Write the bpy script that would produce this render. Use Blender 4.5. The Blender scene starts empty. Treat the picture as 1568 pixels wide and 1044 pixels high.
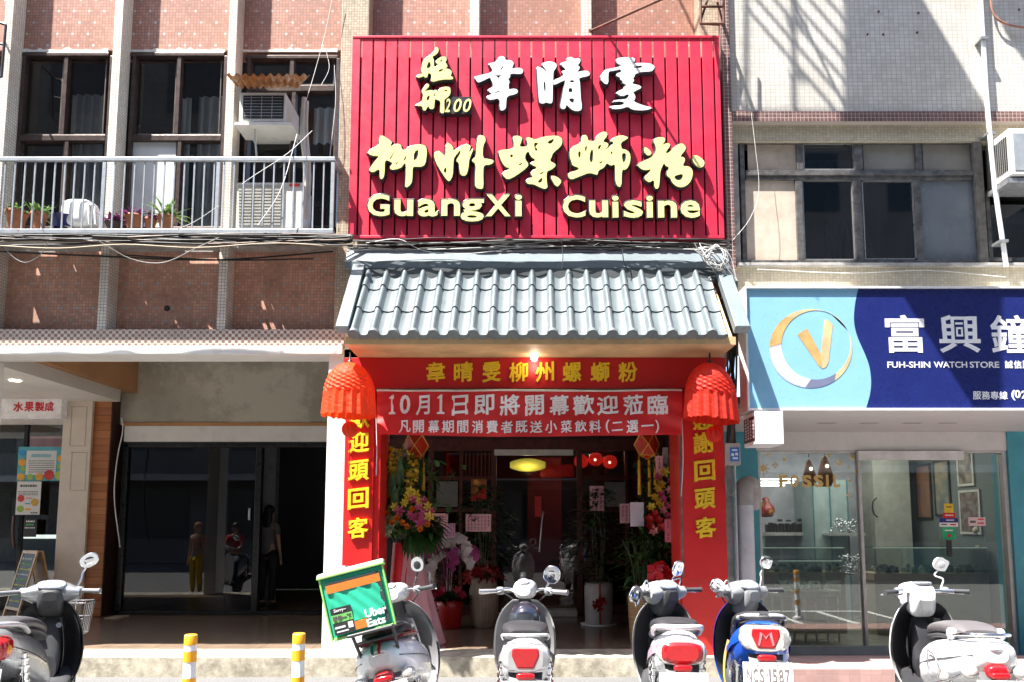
import bpy, math, random
from mathutils import Vector, Matrix, Quaternion
random.seed(7)
sc = bpy.context.scene
COL = sc.collection
R_ = math.radians
PI = math.pi
# ------------------------------------------------------------------ camera
F = 1200.0; PITCH = 5.96; CY = -8.6; CZ = 1.65; PX0, PY0 = 800.0, 675.0
cd = bpy.data.cameras.new('camera'); cam = bpy.data.objects.new('camera', cd); COL.objects.link(cam)
cam.location = (0, CY, CZ); cam.rotation_euler = (R_(90 + PITCH), 0, 0)
cd.sensor_fit = 'HORIZONTAL'; cd.sensor_width = 36.0; cd.lens = 36.0 * F / 1568.0
cd.shift_x = -(PX0 - 784.0) / 1568.0; cd.shift_y = (PY0 - 522.0) / 1568.0
cd.clip_end = 500; sc.camera = cam
# ------------------------------------------------------------------ sky, sun, exposure
LIGHT = Vector((1.5, 1.0, -3.5)).normalized()
w = bpy.data.worlds.new('World'); sc.world = w; w.use_nodes = True
nt = w.node_tree; bg = nt.nodes['Background']
sky = nt.nodes.new('ShaderNodeTexSky'); sky.sky_type = 'NISHITA'; sky.sun_disc = False
sky.sun_elevation = R_(62.7); sky.sun_rotation = R_(236.3); sky.air_density = 1.0; sky.dust_density = 1.5
nt.links.new(sky.outputs[0], bg.inputs[0]); bg.inputs[1].default_value = 0.12
sl = bpy.data.lights.new('sun', 'SUN'); sl.energy = 5.0; sl.angle = R_(0.5); sl.color = (1.0, 0.955, 0.89)
so = bpy.data.objects.new('sun', sl); COL.objects.link(so); so.location = (-12, -10, 25)
so.rotation_euler = LIGHT.to_track_quat('-Z', 'Y').to_euler()
vs = sc.view_settings; vs.view_transform = 'Standard'; vs.look = 'None'; vs.gamma = 1.0; vs.exposure = 1.95
sc.cycles.use_denoising = True
sc.cycles.max_bounces = 8; sc.cycles.transparent_max_bounces = 16; sc.cycles.diffuse_bounces = 4
sc.cycles.caustics_reflective = False; sc.cycles.caustics_refractive = False; sc.cycles.sample_clamp_indirect = 6

# ------------------------------------------------------------------ pixel -> world at a known depth
_cp, _sp = math.cos(R_(PITCH)), math.sin(R_(PITCH))
def P(px, py, Y):
    u = (px - PX0) / F; v = -(py - PY0) / F
    d = Vector((u, _cp - v * _sp, _sp + v * _cp)); t = (Y - CY) / d.y
    return Vector((0, CY, CZ)) + d * t
def PXx(px, py, Y): return P(px, py, Y).x
def PZ(py, Y): return P(800, py, Y).z

# ------------------------------------------------------------------ node helpers / materials
class N:
    """tiny expression builder over math nodes"""
    def __init__(s, nt, k): s.nt = nt; s.k = k
    def op(s, o, b=None, c=None):
        n = s.nt.nodes.new('ShaderNodeMath'); n.operation = o
        for i, q in enumerate((s, b, c)):
            if q is None: continue
            if isinstance(q, N): s.nt.links.new(q.k, n.inputs[i])
            else: n.inputs[i].default_value = q
        return N(s.nt, n.outputs[0])
    def __add__(s, b): return s.op('ADD', b)
    def __sub__(s, b): return s.op('SUBTRACT', b)
    def __mul__(s, b): return s.op('MULTIPLY', b)
    def __truediv__(s, b): return s.op('DIVIDE', b)
    def floor(s): return s.op('FLOOR')
    def fract(s): return s.op('FRACT')
    def mod(s, b): return s.op('FLOORED_MODULO', b)
    def lt(s, b): return s.op('LESS_THAN', b)
    def gt(s, b): return s.op('GREATER_THAN', b)
    def mx(s, b): return s.op('MAXIMUM', b)
def new_mat(name):
    m = bpy.data.materials.new(name); m.use_nodes = True
    return m, m.node_tree, m.node_tree.nodes['Principled BSDF']
def coords(nt, mode='Object'):
    tc = nt.nodes.new('ShaderNodeTexCoord'); sp = nt.nodes.new('ShaderNodeSeparateXYZ')
    nt.links.new(tc.outputs[mode], sp.inputs[0])
    return tc.outputs[mode], [N(nt, sp.outputs[i]) for i in range(3)]
def mix(nt, fac, a, b, blend='MIX'):
    n = nt.nodes.new('ShaderNodeMix'); n.data_type = 'RGBA'; n.blend_type = blend
    for i, q in ((0, fac), (6, a), (7, b)):
        if isinstance(q, N): nt.links.new(q.k, n.inputs[i])
        elif hasattr(q, 'links'): nt.links.new(q, n.inputs[i])
        elif i == 0: n.inputs[0].default_value = q
        else: n.inputs[i].default_value = (*q, 1)
    return n.outputs[2]
def noise(nt, vec, scale, detail=4, rough=.6):
    n = nt.nodes.new('ShaderNodeTexNoise'); n.inputs['Scale'].default_value = scale
    n.inputs['Detail'].default_value = detail; n.inputs['Roughness'].default_value = rough
    if vec is not None: nt.links.new(vec, n.inputs['Vector'])
    return N(nt, n.outputs[0])
def ramp(nt, f, lo, hi):
    n = nt.nodes.new('ShaderNodeMapRange'); n.inputs[1].default_value = lo; n.inputs[2].default_value = hi
    nt.links.new(f.k, n.inputs[0]); return N(nt, n.outputs[0])
def bumpn(nt, b, h, strength, dist):
    n = nt.nodes.new('ShaderNodeBump'); n.inputs['Strength'].default_value = strength; n.inputs['Distance'].default_value = dist
    nt.links.new(h.k, n.inputs['Height']); nt.links.new(n.outputs[0], b.inputs['Normal'])
_mc = {}
def M(name, col=None, rough=.5, metal=0, var=.12, scale=6, bump=0, coat=0, emit=0, trans=0, dirt=None):
    """principled paint / plastic / metal with mottling; cached by name"""
    if name in _mc: return _mc[name]
    m, nt, b = new_mat(name); _mc[name] = m
    b.inputs['Roughness'].default_value = rough; b.inputs['Metallic'].default_value = metal
    b.inputs['Coat Weight'].default_value = coat; b.inputs['Coat Roughness'].default_value = .08
    vec, _ = coords(nt)
    f = noise(nt, vec, scale)
    dk = tuple(c * (1 - var * 1.6) for c in col); lt = tuple(min(1, c * (1 + var)) for c in col)
    out = mix(nt, ramp(nt, f, .3, .7), dk, lt)
    if dirt:
        f2 = noise(nt, vec, dirt[1], 6, .7)
        out = mix(nt, ramp(nt, f2, dirt[2], dirt[3]), out, dirt[0])
    nt.links.new(out, b.inputs['Base Color'])
    if bump: bumpn(nt, b, noise(nt, vec, scale * 6, 5), bump, .01)
    r2 = ramp(nt, noise(nt, vec, scale * 2.3), .2, .8) * .15 + (rough - .07)
    nt.links.new(r2.k, b.inputs['Roughness'])
    if emit:
        nt.links.new(out, b.inputs['Emission Color']); b.inputs['Emission Strength'].default_value = emit
    if trans:
        t = nt.nodes.new('ShaderNodeBsdfTranslucent'); nt.links.new(out, t.inputs[0])
        mx = nt.nodes.new('ShaderNodeMixShader'); mx.inputs[0].default_value = trans
        nt.links.new(b.outputs[0], mx.inputs[1]); nt.links.new(t.outputs[0], mx.inputs[2])
        nt.links.new(mx.outputs[0], nt.nodes['Material Output'].inputs[0])
    return m
def glass(name, tint=(.9, .95, .95), refl=.1, rough=.0):
    if name in _mc: return _mc[name]
    m, nt, b = new_mat(name); _mc[name] = m; nt.nodes.remove(b)
    t = nt.nodes.new('ShaderNodeBsdfTransparent'); t.inputs[0].default_value = (*tint, 1)
    g = nt.nodes.new('ShaderNodeBsdfGlossy'); g.inputs['Roughness'].default_value = rough
    lw = nt.nodes.new('ShaderNodeFresnel'); lw.inputs[0].default_value = 1.5
    fac = N(nt, lw.outputs[0]) + (refl - .04)
    mx = nt.nodes.new('ShaderNodeMixShader'); nt.links.new(fac.k, mx.inputs[0])
    nt.links.new(t.outputs[0], mx.inputs[1]); nt.links.new(g.outputs[0], mx.inputs[2])
    nt.links.new(mx.outputs[0], nt.nodes['Material Output'].inputs[0])
    return m
def mosaic(name, size, col, grout, accent=None, vary=.18, checker=None, gw=.13, grime=None, rough=.35, shape=1.0):
    """small wall tiles laid in world metres: u runs along the wall, v up it"""
    m, nt, b = new_mat(name); _mc[name] = m
    vec, (x, y, z) = coords(nt)
    u = (x + y) / (size * shape); v = z / size
    cu, cv = u.floor(), v.floor()
    g = u.fract().lt(gw / shape).mx(v.fract().lt(gw))
    cx = nt.nodes.new('ShaderNodeCombineXYZ'); nt.links.new(cu.k, cx.inputs[0]); nt.links.new(cv.k, cx.inputs[1])
    wn = nt.nodes.new('ShaderNodeTexWhiteNoise'); wn.noise_dimensions = '2D'; nt.links.new(cx.outputs[0], wn.inputs['Vector'])
    r = N(nt, wn.outputs['Value'])
    base = mix(nt, r, tuple(c * (1 - vary) for c in col), tuple(min(1, c * (1 + vary)) for c in col))
    if checker is not None:
        base = mix(nt, (cu + cv).mod(2.0).gt(.5), base, checker)
    if accent is not None:
        q = (cv / 4.0).floor()
        a = cv.mod(4.0).lt(.5) * ((cu + q.mod(2.0) * 2.0).mod(5.0).lt(.5)) * (r.gt(.25))
        base = mix(nt, a, base, accent)
    st = noise(nt, vec, 1.1, 6, .7)
    base = mix(nt, ramp(nt, st, .42, .75) * .7, base, grime or tuple(c * .55 for c in col))
    sv = nt.nodes.new('ShaderNodeMapping'); sv.inputs['Scale'].default_value = (7, 7, .5); nt.links.new(vec, sv.inputs[0])
    base = mix(nt, ramp(nt, noise(nt, sv.outputs[0], 1.0, 4), .55, .8) * .4, base, grime or tuple(c * .55 for c in col))
    out = mix(nt, g, base, grout)
    nt.links.new(out, b.inputs['Base Color'])
    rr = g * .4 + rough; nt.links.new(rr.k, b.inputs['Roughness'])
    bumpn(nt, b, g * -1.0 + r * .25, .5, .003)
    return m
def lined(name, colA, colB, period, axis, line=(.1, .05, .03), lw=.03, vary=True, rough=.45, grain=0):
    """boards / planks: bands across one axis (0 x, 1 y, 2 z) parted by thin dark joints"""
    m, nt, b = new_mat(name); _mc[name] = m
    vec, c = coords(nt); u = c[axis] / period
    wn = nt.nodes.new('ShaderNodeTexWhiteNoise'); wn.noise_dimensions = '1D'; nt.links.new(u.floor().k, wn.inputs['W'])
    out = mix(nt, N(nt, wn.outputs['Value']), colA, colB)
    mp = nt.nodes.new('ShaderNodeMapping'); s = [3, 3, 3]; s[axis] = 40; mp.inputs['Scale'].default_value = s
    nt.links.new(vec, mp.inputs[0])
    out = mix(nt, ramp(nt, noise(nt, mp.outputs[0], 1.0, 5), .3, .75) * (.45 if grain else .15), out, tuple(k * .45 for k in colA))
    j = u.fract().lt(lw); out = mix(nt, j, out, line)
    nt.links.new(out, b.inputs['Base Color']); b.inputs['Roughness'].default_value = rough
    bumpn(nt, b, j * -1.0, .6, .004)
    return m

# ------------------------------------------------------------------ mesh builder
def chaikin(p, n=1, closed=True):
    for _ in range(n):
        q = []
        for i in range(len(p) if closed else len(p) - 1):
            a, b = p[i], p[(i + 1) % len(p)]
            q += [tuple(x * .75 + y * .25 for x, y in zip(a, b)), tuple(x * .25 + y * .75 for x, y in zip(a, b))]
        p = q if closed else [p[0]] + q + [p[-1]]
    return p
def catmull(p, n=6):
    p = [Vector(q) for q in p]
    if len(p) < 3: return p
    e = [p[0] * 2 - p[1]] + p + [p[-1] * 2 - p[-2]]; out = []
    for i in range(1, len(e) - 2):
        a, b, c, d = e[i - 1:i + 3]
        for k in range(n):
            t = k / n
            out.append(.5 * (2 * b + (c - a) * t + (2 * a - 5 * b + 4 * c - d) * t * t + (3 * b - a - 3 * c + d) * t ** 3))
    return out + [p[-1]]
class MB:
    def __init__(s): s.v = []; s.f = []; s.m = []; s.s = []
    def add(s, v, f, mi=0, smooth=False):
        o = len(s.v); s.v += [tuple(q) for q in v]
        for q in f: s.f.append([i + o for i in q]); s.m.append(mi); s.s.append(smooth)
        return s
    def box(s, x0, x1, y0, y1, z0, z1, mi=0):
        x0, x1 = sorted((x0, x1)); y0, y1 = sorted((y0, y1)); z0, z1 = sorted((z0, z1))
        v = [(x, y, z) for z in (z0, z1) for y in (y0, y1) for x in (x0, x1)]
        return s.add(v, [(0, 2, 3, 1), (4, 5, 7, 6), (0, 1, 5, 4), (2, 6, 7, 3), (0, 4, 6, 2), (1, 3, 7, 5)], mi)
    def R(s, x0, y0, x1, y1, Y, d=.05, mi=0):
        """box whose front face covers a pixel rectangle of the photograph at depth Y"""
        ym = (y0 + y1) / 2
        return s.box(PXx(x0, ym, Y), PXx(x1, ym, Y), Y, Y + d, PZ(y1, Y), PZ(y0, Y), mi)
    def cyl(s, p, q, r0, r1=None, n=12, mi=0, cap=True):
        p, q = Vector(p), Vector(q); r1 = r0 if r1 is None else r1
        d = (q - p).normalized(); a = d.orthogonal().normalized(); b = d.cross(a)
        v = [c + (a * math.cos(t * 2 * PI / n) + b * math.sin(t * 2 * PI / n)) * r for c, r in ((p, r0), (q, r1)) for t in range(n)]
        s.add(v, [(i, (i + 1) % n, n + (i + 1) % n, n + i) for i in range(n)], mi, True)
        if cap: s.add(v, [list(range(n))[::-1], list(range(n, 2 * n))], mi)
        return s
    def tube(s, pts, r, n=6, mi=0, sub=5, closed=False):
        pts = catmull(pts, sub) if sub else [Vector(p) for p in pts]
        up = None; v = []; k = len(pts)
        for i, p in enumerate(pts):
            d = (pts[min(i + 1, k - 1)] - pts[max(i - 1, 0)])
            if d.length < 1e-9: d = Vector((0, 0, 1))
            d.normalize()
            a = (up - d * up.dot(d)) if up is not None else d.orthogonal()
            if a.length < 1e-6: a = d.orthogonal()
            a.normalize(); up = a; b = d.cross(a); rr = r(i / (k - 1)) if callable(r) else r
            v += [p + (a * math.cos(t * 2 * PI / n) + b * math.sin(t * 2 * PI / n)) * rr for t in range(n)]
        f = [(i * n + t, i * n + (t + 1) % n, (i + 1) * n + (t + 1) % n, (i + 1) * n + t) for i in range(k - 1) for t in range(n)]
        s.add(v, f, mi, True); s.add(v, [list(range(n))[::-1], list(range((k - 1) * n, k * n))], mi)
        return s
    def loft(s, rings, mi=0, cap=True, smooth=True, closed=True):
        n = len(rings[0]); v = [p for r in rings for p in r]
        m = n if closed else n - 1
        s.add(v, [(i * n + t, i * n + (t + 1) % n, (i + 1) * n + (t + 1) % n, (i + 1) * n + t) for i in range(len(rings) - 1) for t in range(m)], mi, smooth)
        if cap: s.add(v, [list(range(n))[::-1], list(range((len(rings) - 1) * n, len(rings) * n))], mi, smooth)
        return s
    def se(s, c, r, e=(1, 1), nu=20, nv=12, mi=0, X=None, zlo=-1):
        """superellipsoid: e<1 boxy, 1 round; X an optional 3x3/4x4 rotation about the centre"""
        sg = lambda a, k: math.copysign(abs(a) ** k, a)
        rings = []
        for i in range(nv + 1):
            ph = -PI / 2 + PI * i / nv
            rings.append([Vector((r[0] * sg(math.cos(ph), e[0]) * sg(math.cos(t * 2 * PI / nu), e[1]),
                                  r[1] * sg(math.cos(ph), e[0]) * sg(math.sin(t * 2 * PI / nu), e[1]),
                                  max(zlo * r[2], r[2] * sg(math.sin(ph), e[0])))) for t in range(nu)])
        c = Vector(c)
        rings = [[c + (X @ p if X is not None else p) for p in q] for q in rings]
        return s.loft(rings, mi, cap=False)
    def lathe(s, prof, c, n=20, mi=0, cap=True, flute=0, nf=0):
        rings = []
        for r, z in prof:
            rings.append([Vector((c[0] + r * (1 + flute * math.cos(nf * t * 2 * PI / n)) * math.cos(t * 2 * PI / n),
                                  c[1] + r * (1 + flute * math.cos(nf * t * 2 * PI / n)) * math.sin(t * 2 * PI / n), c[2] + z)) for t in range(n)])
        return s.loft(rings, mi, cap)
    def prism(s, poly, y0, y1, mi=0):
        n = len(poly); v = [(x, y0, z) for x, z in poly] + [(x, y1, z) for x, z in poly]
        s.add(v, [list(range(n)), list(range(n, 2 * n))[::-1]] + [(i, i + n, (i + 1) % n + n, (i + 1) % n) for i in range(n)], mi)
        return s
    def S(s, x0, y0, x1, y1, Y, mi=0):
        """single sheet over a pixel rectangle"""
        ym = (y0 + y1) / 2; a, b, z0, z1 = PXx(x0, ym, Y), PXx(x1, ym, Y), PZ(y1, Y), PZ(y0, Y)
        return s.add([(a, Y, z0), (b, Y, z0), (b, Y, z1), (a, Y, z1)], [(0, 1, 2, 3)], mi)
    def quad(s, a, b, c, d, mi=0): return s.add([a, b, c, d], [(0, 1, 2, 3)], mi)
    def xf(s, X):
        s.v = [tuple(X @ Vector(q)) for q in s.v]; return s
    def build(s, name, mats, parent=None, bevel=0, sub=0):
        me = bpy.data.meshes.new(name); me.from_pydata(s.v, [], s.f)
        for m in (mats if isinstance(mats, (list, tuple)) else [mats]): me.materials.append(m)
        me.polygons.foreach_set('material_index', s.m); me.polygons.foreach_set('use_smooth', s.s); me.update()
        o = bpy.data.objects.new(name, me); COL.objects.link(o)
        if parent is not None:
            o.parent = parent
            if parent.type == 'EMPTY' and parent.get('_w'): o.matrix_parent_inverse = Matrix.Translation(-parent.location)
        if bevel:
            b = o.modifiers.new('bevel', 'BEVEL'); b.width = bevel; b.segments = 2; b.limit_method = 'ANGLE'; b.angle_limit = R_(50)
        if sub:
            q = o.modifiers.new('sub', 'SUBSURF'); q.levels = sub; q.render_levels = sub
        return o
def tag(o, label=None, cat=None, group=None, kind=None):
    for k, v in (('label', label), ('category', cat), ('group', group), ('kind', kind)):
        if v: o[k] = v
    return o
def thing(name, label, cat, loc=(0, 0, 0), group=None):
    """an Empty at the base of a thing; parts are built in world coordinates under it"""
    o = bpy.data.objects.new(name, None); COL.objects.link(o); o.location = loc; o.empty_display_size = .1
    o['_w'] = 1
    return tag(o, label, cat, group)
def solo(mb, name, mats, label, cat, group=None, kind=None, **k):
    """a top-level thing that is one mesh: its origin goes to the middle of its base"""
    xs, ys, zs = zip(*mb.v)
    c = Vector(((min(xs) + max(xs)) / 2, (min(ys) + max(ys)) / 2, min(zs)))
    mb.xf(Matrix.Translation(-c)); o = mb.build(name, mats, **k); o.location = c
    return tag(o, label, cat, group, kind)
# ------------------------------------------------------------------ lettering
_gc = {}
def _curve_mesh(c):
    o = bpy.data.objects.new('tmp', c); COL.objects.link(o)
    dg = bpy.context.evaluated_depsgraph_get(); me = bpy.data.meshes.new_from_object(o.evaluated_get(dg))
    v = [tuple(q.co) for q in me.vertices]; f = [list(q.vertices) for q in me.polygons]
    COL.objects.unlink(o); bpy.data.objects.remove(o); bpy.data.curves.remove(c); bpy.data.meshes.remove(me)
    return v, f
def glyph(body, bold=0.0, shear=0.0):
    k = (body, bold, shear)
    if k not in _gc:
        c = bpy.data.curves.new('t', 'FONT'); c.body = body; c.size = 1; c.bevel_depth = bold; c.bevel_resolution = 1; c.extrude = .5; c.shear = shear
        c.resolution_u = 3; _gc[k] = _curve_mesh(c)
    return _gc[k]
def text(mb, body, x0, z0, x1, z1, y, d=.004, bold=0, mi=0, shear=0, keep=False, rise=0):
    """lettering that fills a rectangle of the plane y, facing -y, standing d proud of y+d"""
    v, f = glyph(body, bold, shear)
    if not v: return
    xs = [q[0] for q in v]; zs = [q[1] for q in v]; a, b, c, e = min(xs), max(xs), min(zs), max(zs)
    sx = (x1 - x0) / max(1e-6, b - a); sz = (z1 - z0) / max(1e-6, e - c)
    if keep: sx = sz
    # rise tips the level strokes up to the right, as brush lettering does
    mb.add([(x0 + (q[0] - a) * sx, y + (.5 + bold - q[2]) * d / (1 + 2 * bold), z0 + (q[1] - c) * sz * (1 - rise * .6) + rise * ((q[0] - a) * sx - .25 * (x1 - x0))) for q in v], f, mi)
def ptext(mb, body, px0, py0, px1, py1, Y, d=.004, bold=0, mi=0, shear=0, rise=0):
    ym = (py0 + py1) / 2
    text(mb, body, PXx(px0, ym, Y), PZ(py1, Y), PXx(px1, ym, Y), PZ(py0, Y), Y, d, bold, mi, shear, False, rise)
def outline(mb, loops, Y, d, grow=0.0, mi=0, smooth=1):
    """filled outline with holes; loops are lists of (X, Z) in metres"""
    c = bpy.data.curves.new('b', 'CURVE'); c.dimensions = '2D'; c.fill_mode = 'BOTH'; c.extrude = d / 2 - grow; c.bevel_depth = grow; c.bevel_resolution = 1
    for lp in loops:
        lp = chaikin(lp, smooth) if smooth else lp
        s = c.splines.new('POLY'); s.points.add(len(lp) - 1); s.use_cyclic_u = True
        for q, (x, z) in zip(s.points, lp): q.co = (x, z, 0, 1)
    v, f = _curve_mesh(c)
    mb.add([(q[0], Y + d / 2 - q[2], q[1]) for q in v], f, mi)
def area(l): return sum(a[0] * b[1] - b[0] * a[1] for a, b in zip(l, l[1:] + l[:1])) / 2
# ================================================================== MATERIALS USED BY THE BUILDINGS
pink = mosaic('pink_mosaic', .0365, (.48, .235, .17), (.25, .155, .12), accent=(.55, .53, .5), vary=.2, grime=(.22, .10, .07), gw=.16)
pink_low = mosaic('pink_mosaic_lifted', .0365, (.68, .37, .27), (.38, .25, .19), accent=(.46, .48, .48), vary=.16, grime=(.14, .06, .035))  # same tile as the upper wall, lightened to offset the balcony's shade
cream = mosaic('cream_pilaster_mosaic', .0365, (.74, .71, .64), (.26, .2, .17), vary=.1, grime=(.4, .34, .26))
beige = mosaic('beige_column_mosaic', .032, (.50, .42, .31), (.22, .17, .12), vary=.22, grime=(.2, .15, .1))
checker = mosaic('checker_mosaic', .036, (.66, .58, .50), (.5, .44, .38), checker=(.26, .15, .13), vary=.15, grime=(.3, .24, .2))
greytile = mosaic('cream_wall_mosaic', .045, (.62, .60, .55), (.33, .31, .29), vary=.08, grime=(.36, .33, .28), gw=.1, shape=1.25)
darktile = mosaic('maroon_mosaic', .045, (.17, .085, .08), (.42, .36, .32), vary=.25, gw=.12)
white = M('white_paint', (.78, .78, .76), .45, var=.05, scale=3, dirt=((.55, .52, .47), 2.5, .55, .8))
whiteclean = M('clean_white', (.82, .82, .81), .35, var=.03)
ceilw = M('ceiling_white', (.72, .71, .68), .6, var=.06, scale=1.5)
dkframe = M('brown_aluminium', (.075, .052, .045), .35, .4, var=.25, scale=10)
blkframe = M('black_aluminium', (.022, .022, .024), .3, .3, var=.2)
greyframe = M('weathered_aluminium', (.17, .165, .16), .42, .5, var=.3, scale=12, dirt=((.06, .05, .045), 9, .5, .75))
steel = M('galvanised_steel', (.48, .49, .5), .35, .7, var=.2, scale=14)
dark = M('dark_room', (.03, .028, .026), .8, var=.2)
curtain = M('grey_curtain', (.7, .7, .67), .8, var=.1, scale=3, trans=.25)
winglass = glass('window_glass', (.78, .8, .82), .06, .01)
shopglass = glass('shop_glass', (.82, .86, .82), .11, .0)
darkglass = glass('tinted_glass', (.35, .36, .38), .055, .0)
plaster = M('trowelled_plaster', (.40, .385, .315), .9, var=.14, scale=1.6, bump=.25, dirt=((.52, .505, .43), .9, .5, .6))
putty = M('white_render', (.72, .70, .66), .8, var=.12, scale=20, bump=.3)
concrete = M('grey_concrete', (.36, .35, .33), .85, var=.2, scale=7, bump=.25, dirt=((.16, .15, .13), 3, .52, .8))
woodp = lined('cedar_boards', (.36, .125, .04), (.52, .21, .075), .118, 2, (.06, .022, .01), .05, grain=1)
woodb = M('orange_plywood', (.50, .25, .11), .55, var=.15, scale=2.5)
red_pl = M('red_sheet', (.62, .012, .012), .4, var=.06, scale=2)
red_paint = M('red_paint', (.66, .03, .022), .45, var=.07, scale=3)
black = M('black_plastic', (.02, .02, .022), .4, var=.2)
cable = M('black_cable', (.010, .010, .011), .55, var=.2)
cableg = M('grey_cable', (.2, .195, .185), .5, var=.15)
rust = M('rusty_steel', (.16, .06, .03), .7, var=.4, scale=18, dirt=((.05, .025, .018), 15, .45, .7))
FZ = PZ(1003, 0)                # top of the arcade floor and kerb
YR = .22                        # wall recess behind the pilasters
YB = 3.7                        # back wall of the arcade
XL, XM, XR = -13.0, PXx(1107, 300, 0), 9.0
# ================================================================== GROUND
asph, nt, b = new_mat('asphalt'); vec, _c = coords(nt)
f = noise(nt, vec, 90, 4); f2 = noise(nt, vec, 1.2, 5)
c_ = mix(nt, ramp(nt, f, .35, .7), (.09, .09, .09), (.18, .178, .175)); c_ = mix(nt, ramp(nt, f2, .45, .75) * .4, c_, (.09, .09, .088))
nt.links.new(c_, b.inputs['Base Color']); b.inputs['Roughness'].default_value = .85; bumpn(nt, b, f, .5, .01)
mb = MB(); mb.quad((-150, -150, .03), (150, -150, .03), (150, 150, .03), (-150, 150, .03))
tag(mb.build('road', asph), kind='structure')
lm = M('road_paint', (.75, .75, .72), .7, var=.12, scale=25, dirt=((.3, .3, .3), 14, .58, .75))
mb = MB()
for x in (-6.4, -5.5, -4.6, -2.8, -1.9, -.35, .55, 1.45, 2.35, 3.6, 4.5, 5.4, 6.3): mb.box(x - .05, x + .05, -3.3, -.95, .03, .034)
mb.box(-6.45, 6.35, -3.42, -3.3, .03, .0345)
tag(mb.build('parking_lines', lm), kind='structure')
terr = M('terrazzo_kerb', (.46, .42, .33), .75, var=.25, scale=9, bump=.3, dirt=((.2, .175, .13), 4, .48, .68))
mb = MB(); mb.box(XL, PXx(1112, 1000, 0), -.12, .42, 0, FZ); tag(mb.build('kerb', terr, bevel=.008), kind='structure')
floorm, nt, b = new_mat('arcade_floor_tiles'); vec, (x, y, z) = coords(nt)
g = (x / .6).fract().lt(.012).mx((y / .6).fract().lt(.012))
c_ = mix(nt, ramp(nt, noise(nt, vec, 3, 5), .3, .7), (.19, .135, .095), (.27, .2, .145)); c_ = mix(nt, g, c_, (.07, .05, .04))
nt.links.new(c_, b.inputs['Base Color']); b.inputs['Roughness'].default_value = .22; bumpn(nt, b, g * -1.0, .4, .003)
mb = MB(); mb.box(XL, PXx(1112, 1000, 0), .42, 9, 0, FZ - .004); tag(mb.build('arcade_floor', floorm), kind='structure')
pvm = mosaic('pink_paving', .11, (.44, .27, .245), (.36, .24, .22), vary=.1, gw=.05, rough=.6)
mb = MB(); mb.box(PXx(1114, 1000, 0), XR, -.45, .36, 0, PZ(1012, 0)); tag(mb.build('pavement', pvm, bevel=.006), kind='structure')

# ================================================================== PINK TILED BUILDING (left and middle)
bld = thing('apartment_building', 'pink mosaic tiled apartment building with cream pilasters above the red restaurant front', 'building', (-3, 4, 0))
TOPZ = 12.0
zW1 = PZ(77, YR); zW0 = PZ(357, YR)            # window band of the upper storey
zL0 = PZ(505, 0); zB0 = PZ(543, -.03)
mb = MB()
mb.box(XL, XM, YR, YR + .25, zW1, TOPZ)        # wall above the windows and behind the sign
xc0 = PXx(517, 300, 0); xc1 = PXx(560, 300, 0)
mb.box(xc1 - .02, XM, YR, YR + .25, zL0, zW1)
mb.build('upper_wall', pink, bld)
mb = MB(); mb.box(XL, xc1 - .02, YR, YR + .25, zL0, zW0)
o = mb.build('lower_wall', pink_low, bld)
mb = MB(); mb.cyl((PXx(256, 472, YR), YR - .004, PZ(472, YR)), (PXx(256, 472, YR), YR - .001, PZ(472, YR)), .036, n=14); mb.build('vent_hole', dark, o)
pil = [(-176, 12), (1, 14), (172, 14), (350, 14)]
pil = [(PXx(cx, 200, 0), w_ / 140) for cx, w_ in pil] + [(PXx(c, 30, 0), .11) for c in (727, 899)]
for i, (cx, w_) in enumerate(pil):
    z0 = zL0 if i < 4 else PZ(60, 0)
    mb = MB(); mb.box(cx - w_ / 2, cx + w_ / 2, 0, YR, z0, TOPZ); mb.build('pilaster', cream, bld, bevel=.006)
mb = MB(); mb.box(xc0, xc1, -.02, YR, zL0, TOPZ); mb.build('column', beige, bld, bevel=.008)
mb = MB(); mb.box(PXx(1070, 30, 0), XM, -.01, YR, PZ(380, 0), TOPZ); mb.build('column', beige, bld)
# broken white render over each window head
for a, c in ((24, 166), (192, 345), (372, 517)):
    mb = MB(); poly = []
    n = 26
    for i in range(n + 1): poly.append((PXx(a + (c - a) * i / n, 80, YR), PZ(80, YR)))
    for i in range(n, -1, -1): poly.append((PXx(a + (c - a) * i / n, 75, YR), PZ(77 - random.choice((0, 1, 2, 3, 5)) * random.random(), YR)))
    mb.prism(poly, YR - .012, YR - .001); mb.build('render_patch', putty, bld)
mb = MB(); mb.box(XL, xc0 + .12, -.03, YR, PZ(531, 0), zL0); mb.build('checker_band', checker, bld, bevel=.004)
mb = MB(); mb.box(XL, PXx(526, 540, 0), -.05, .36, zB0, PZ(531, 0)); mb.build('beam', white, bld, bevel=.01)
mb = MB(); mb.box(xc0 + .12, XM, .0, .36, PZ(560, 0), zL0); mb.build('beam', white, bld)
mb = MB(); mb.box(XL, XM, .36, YB + .4, 4.35, 4.5); mb.build('arcade_ceiling', ceilw, bld)
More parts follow.
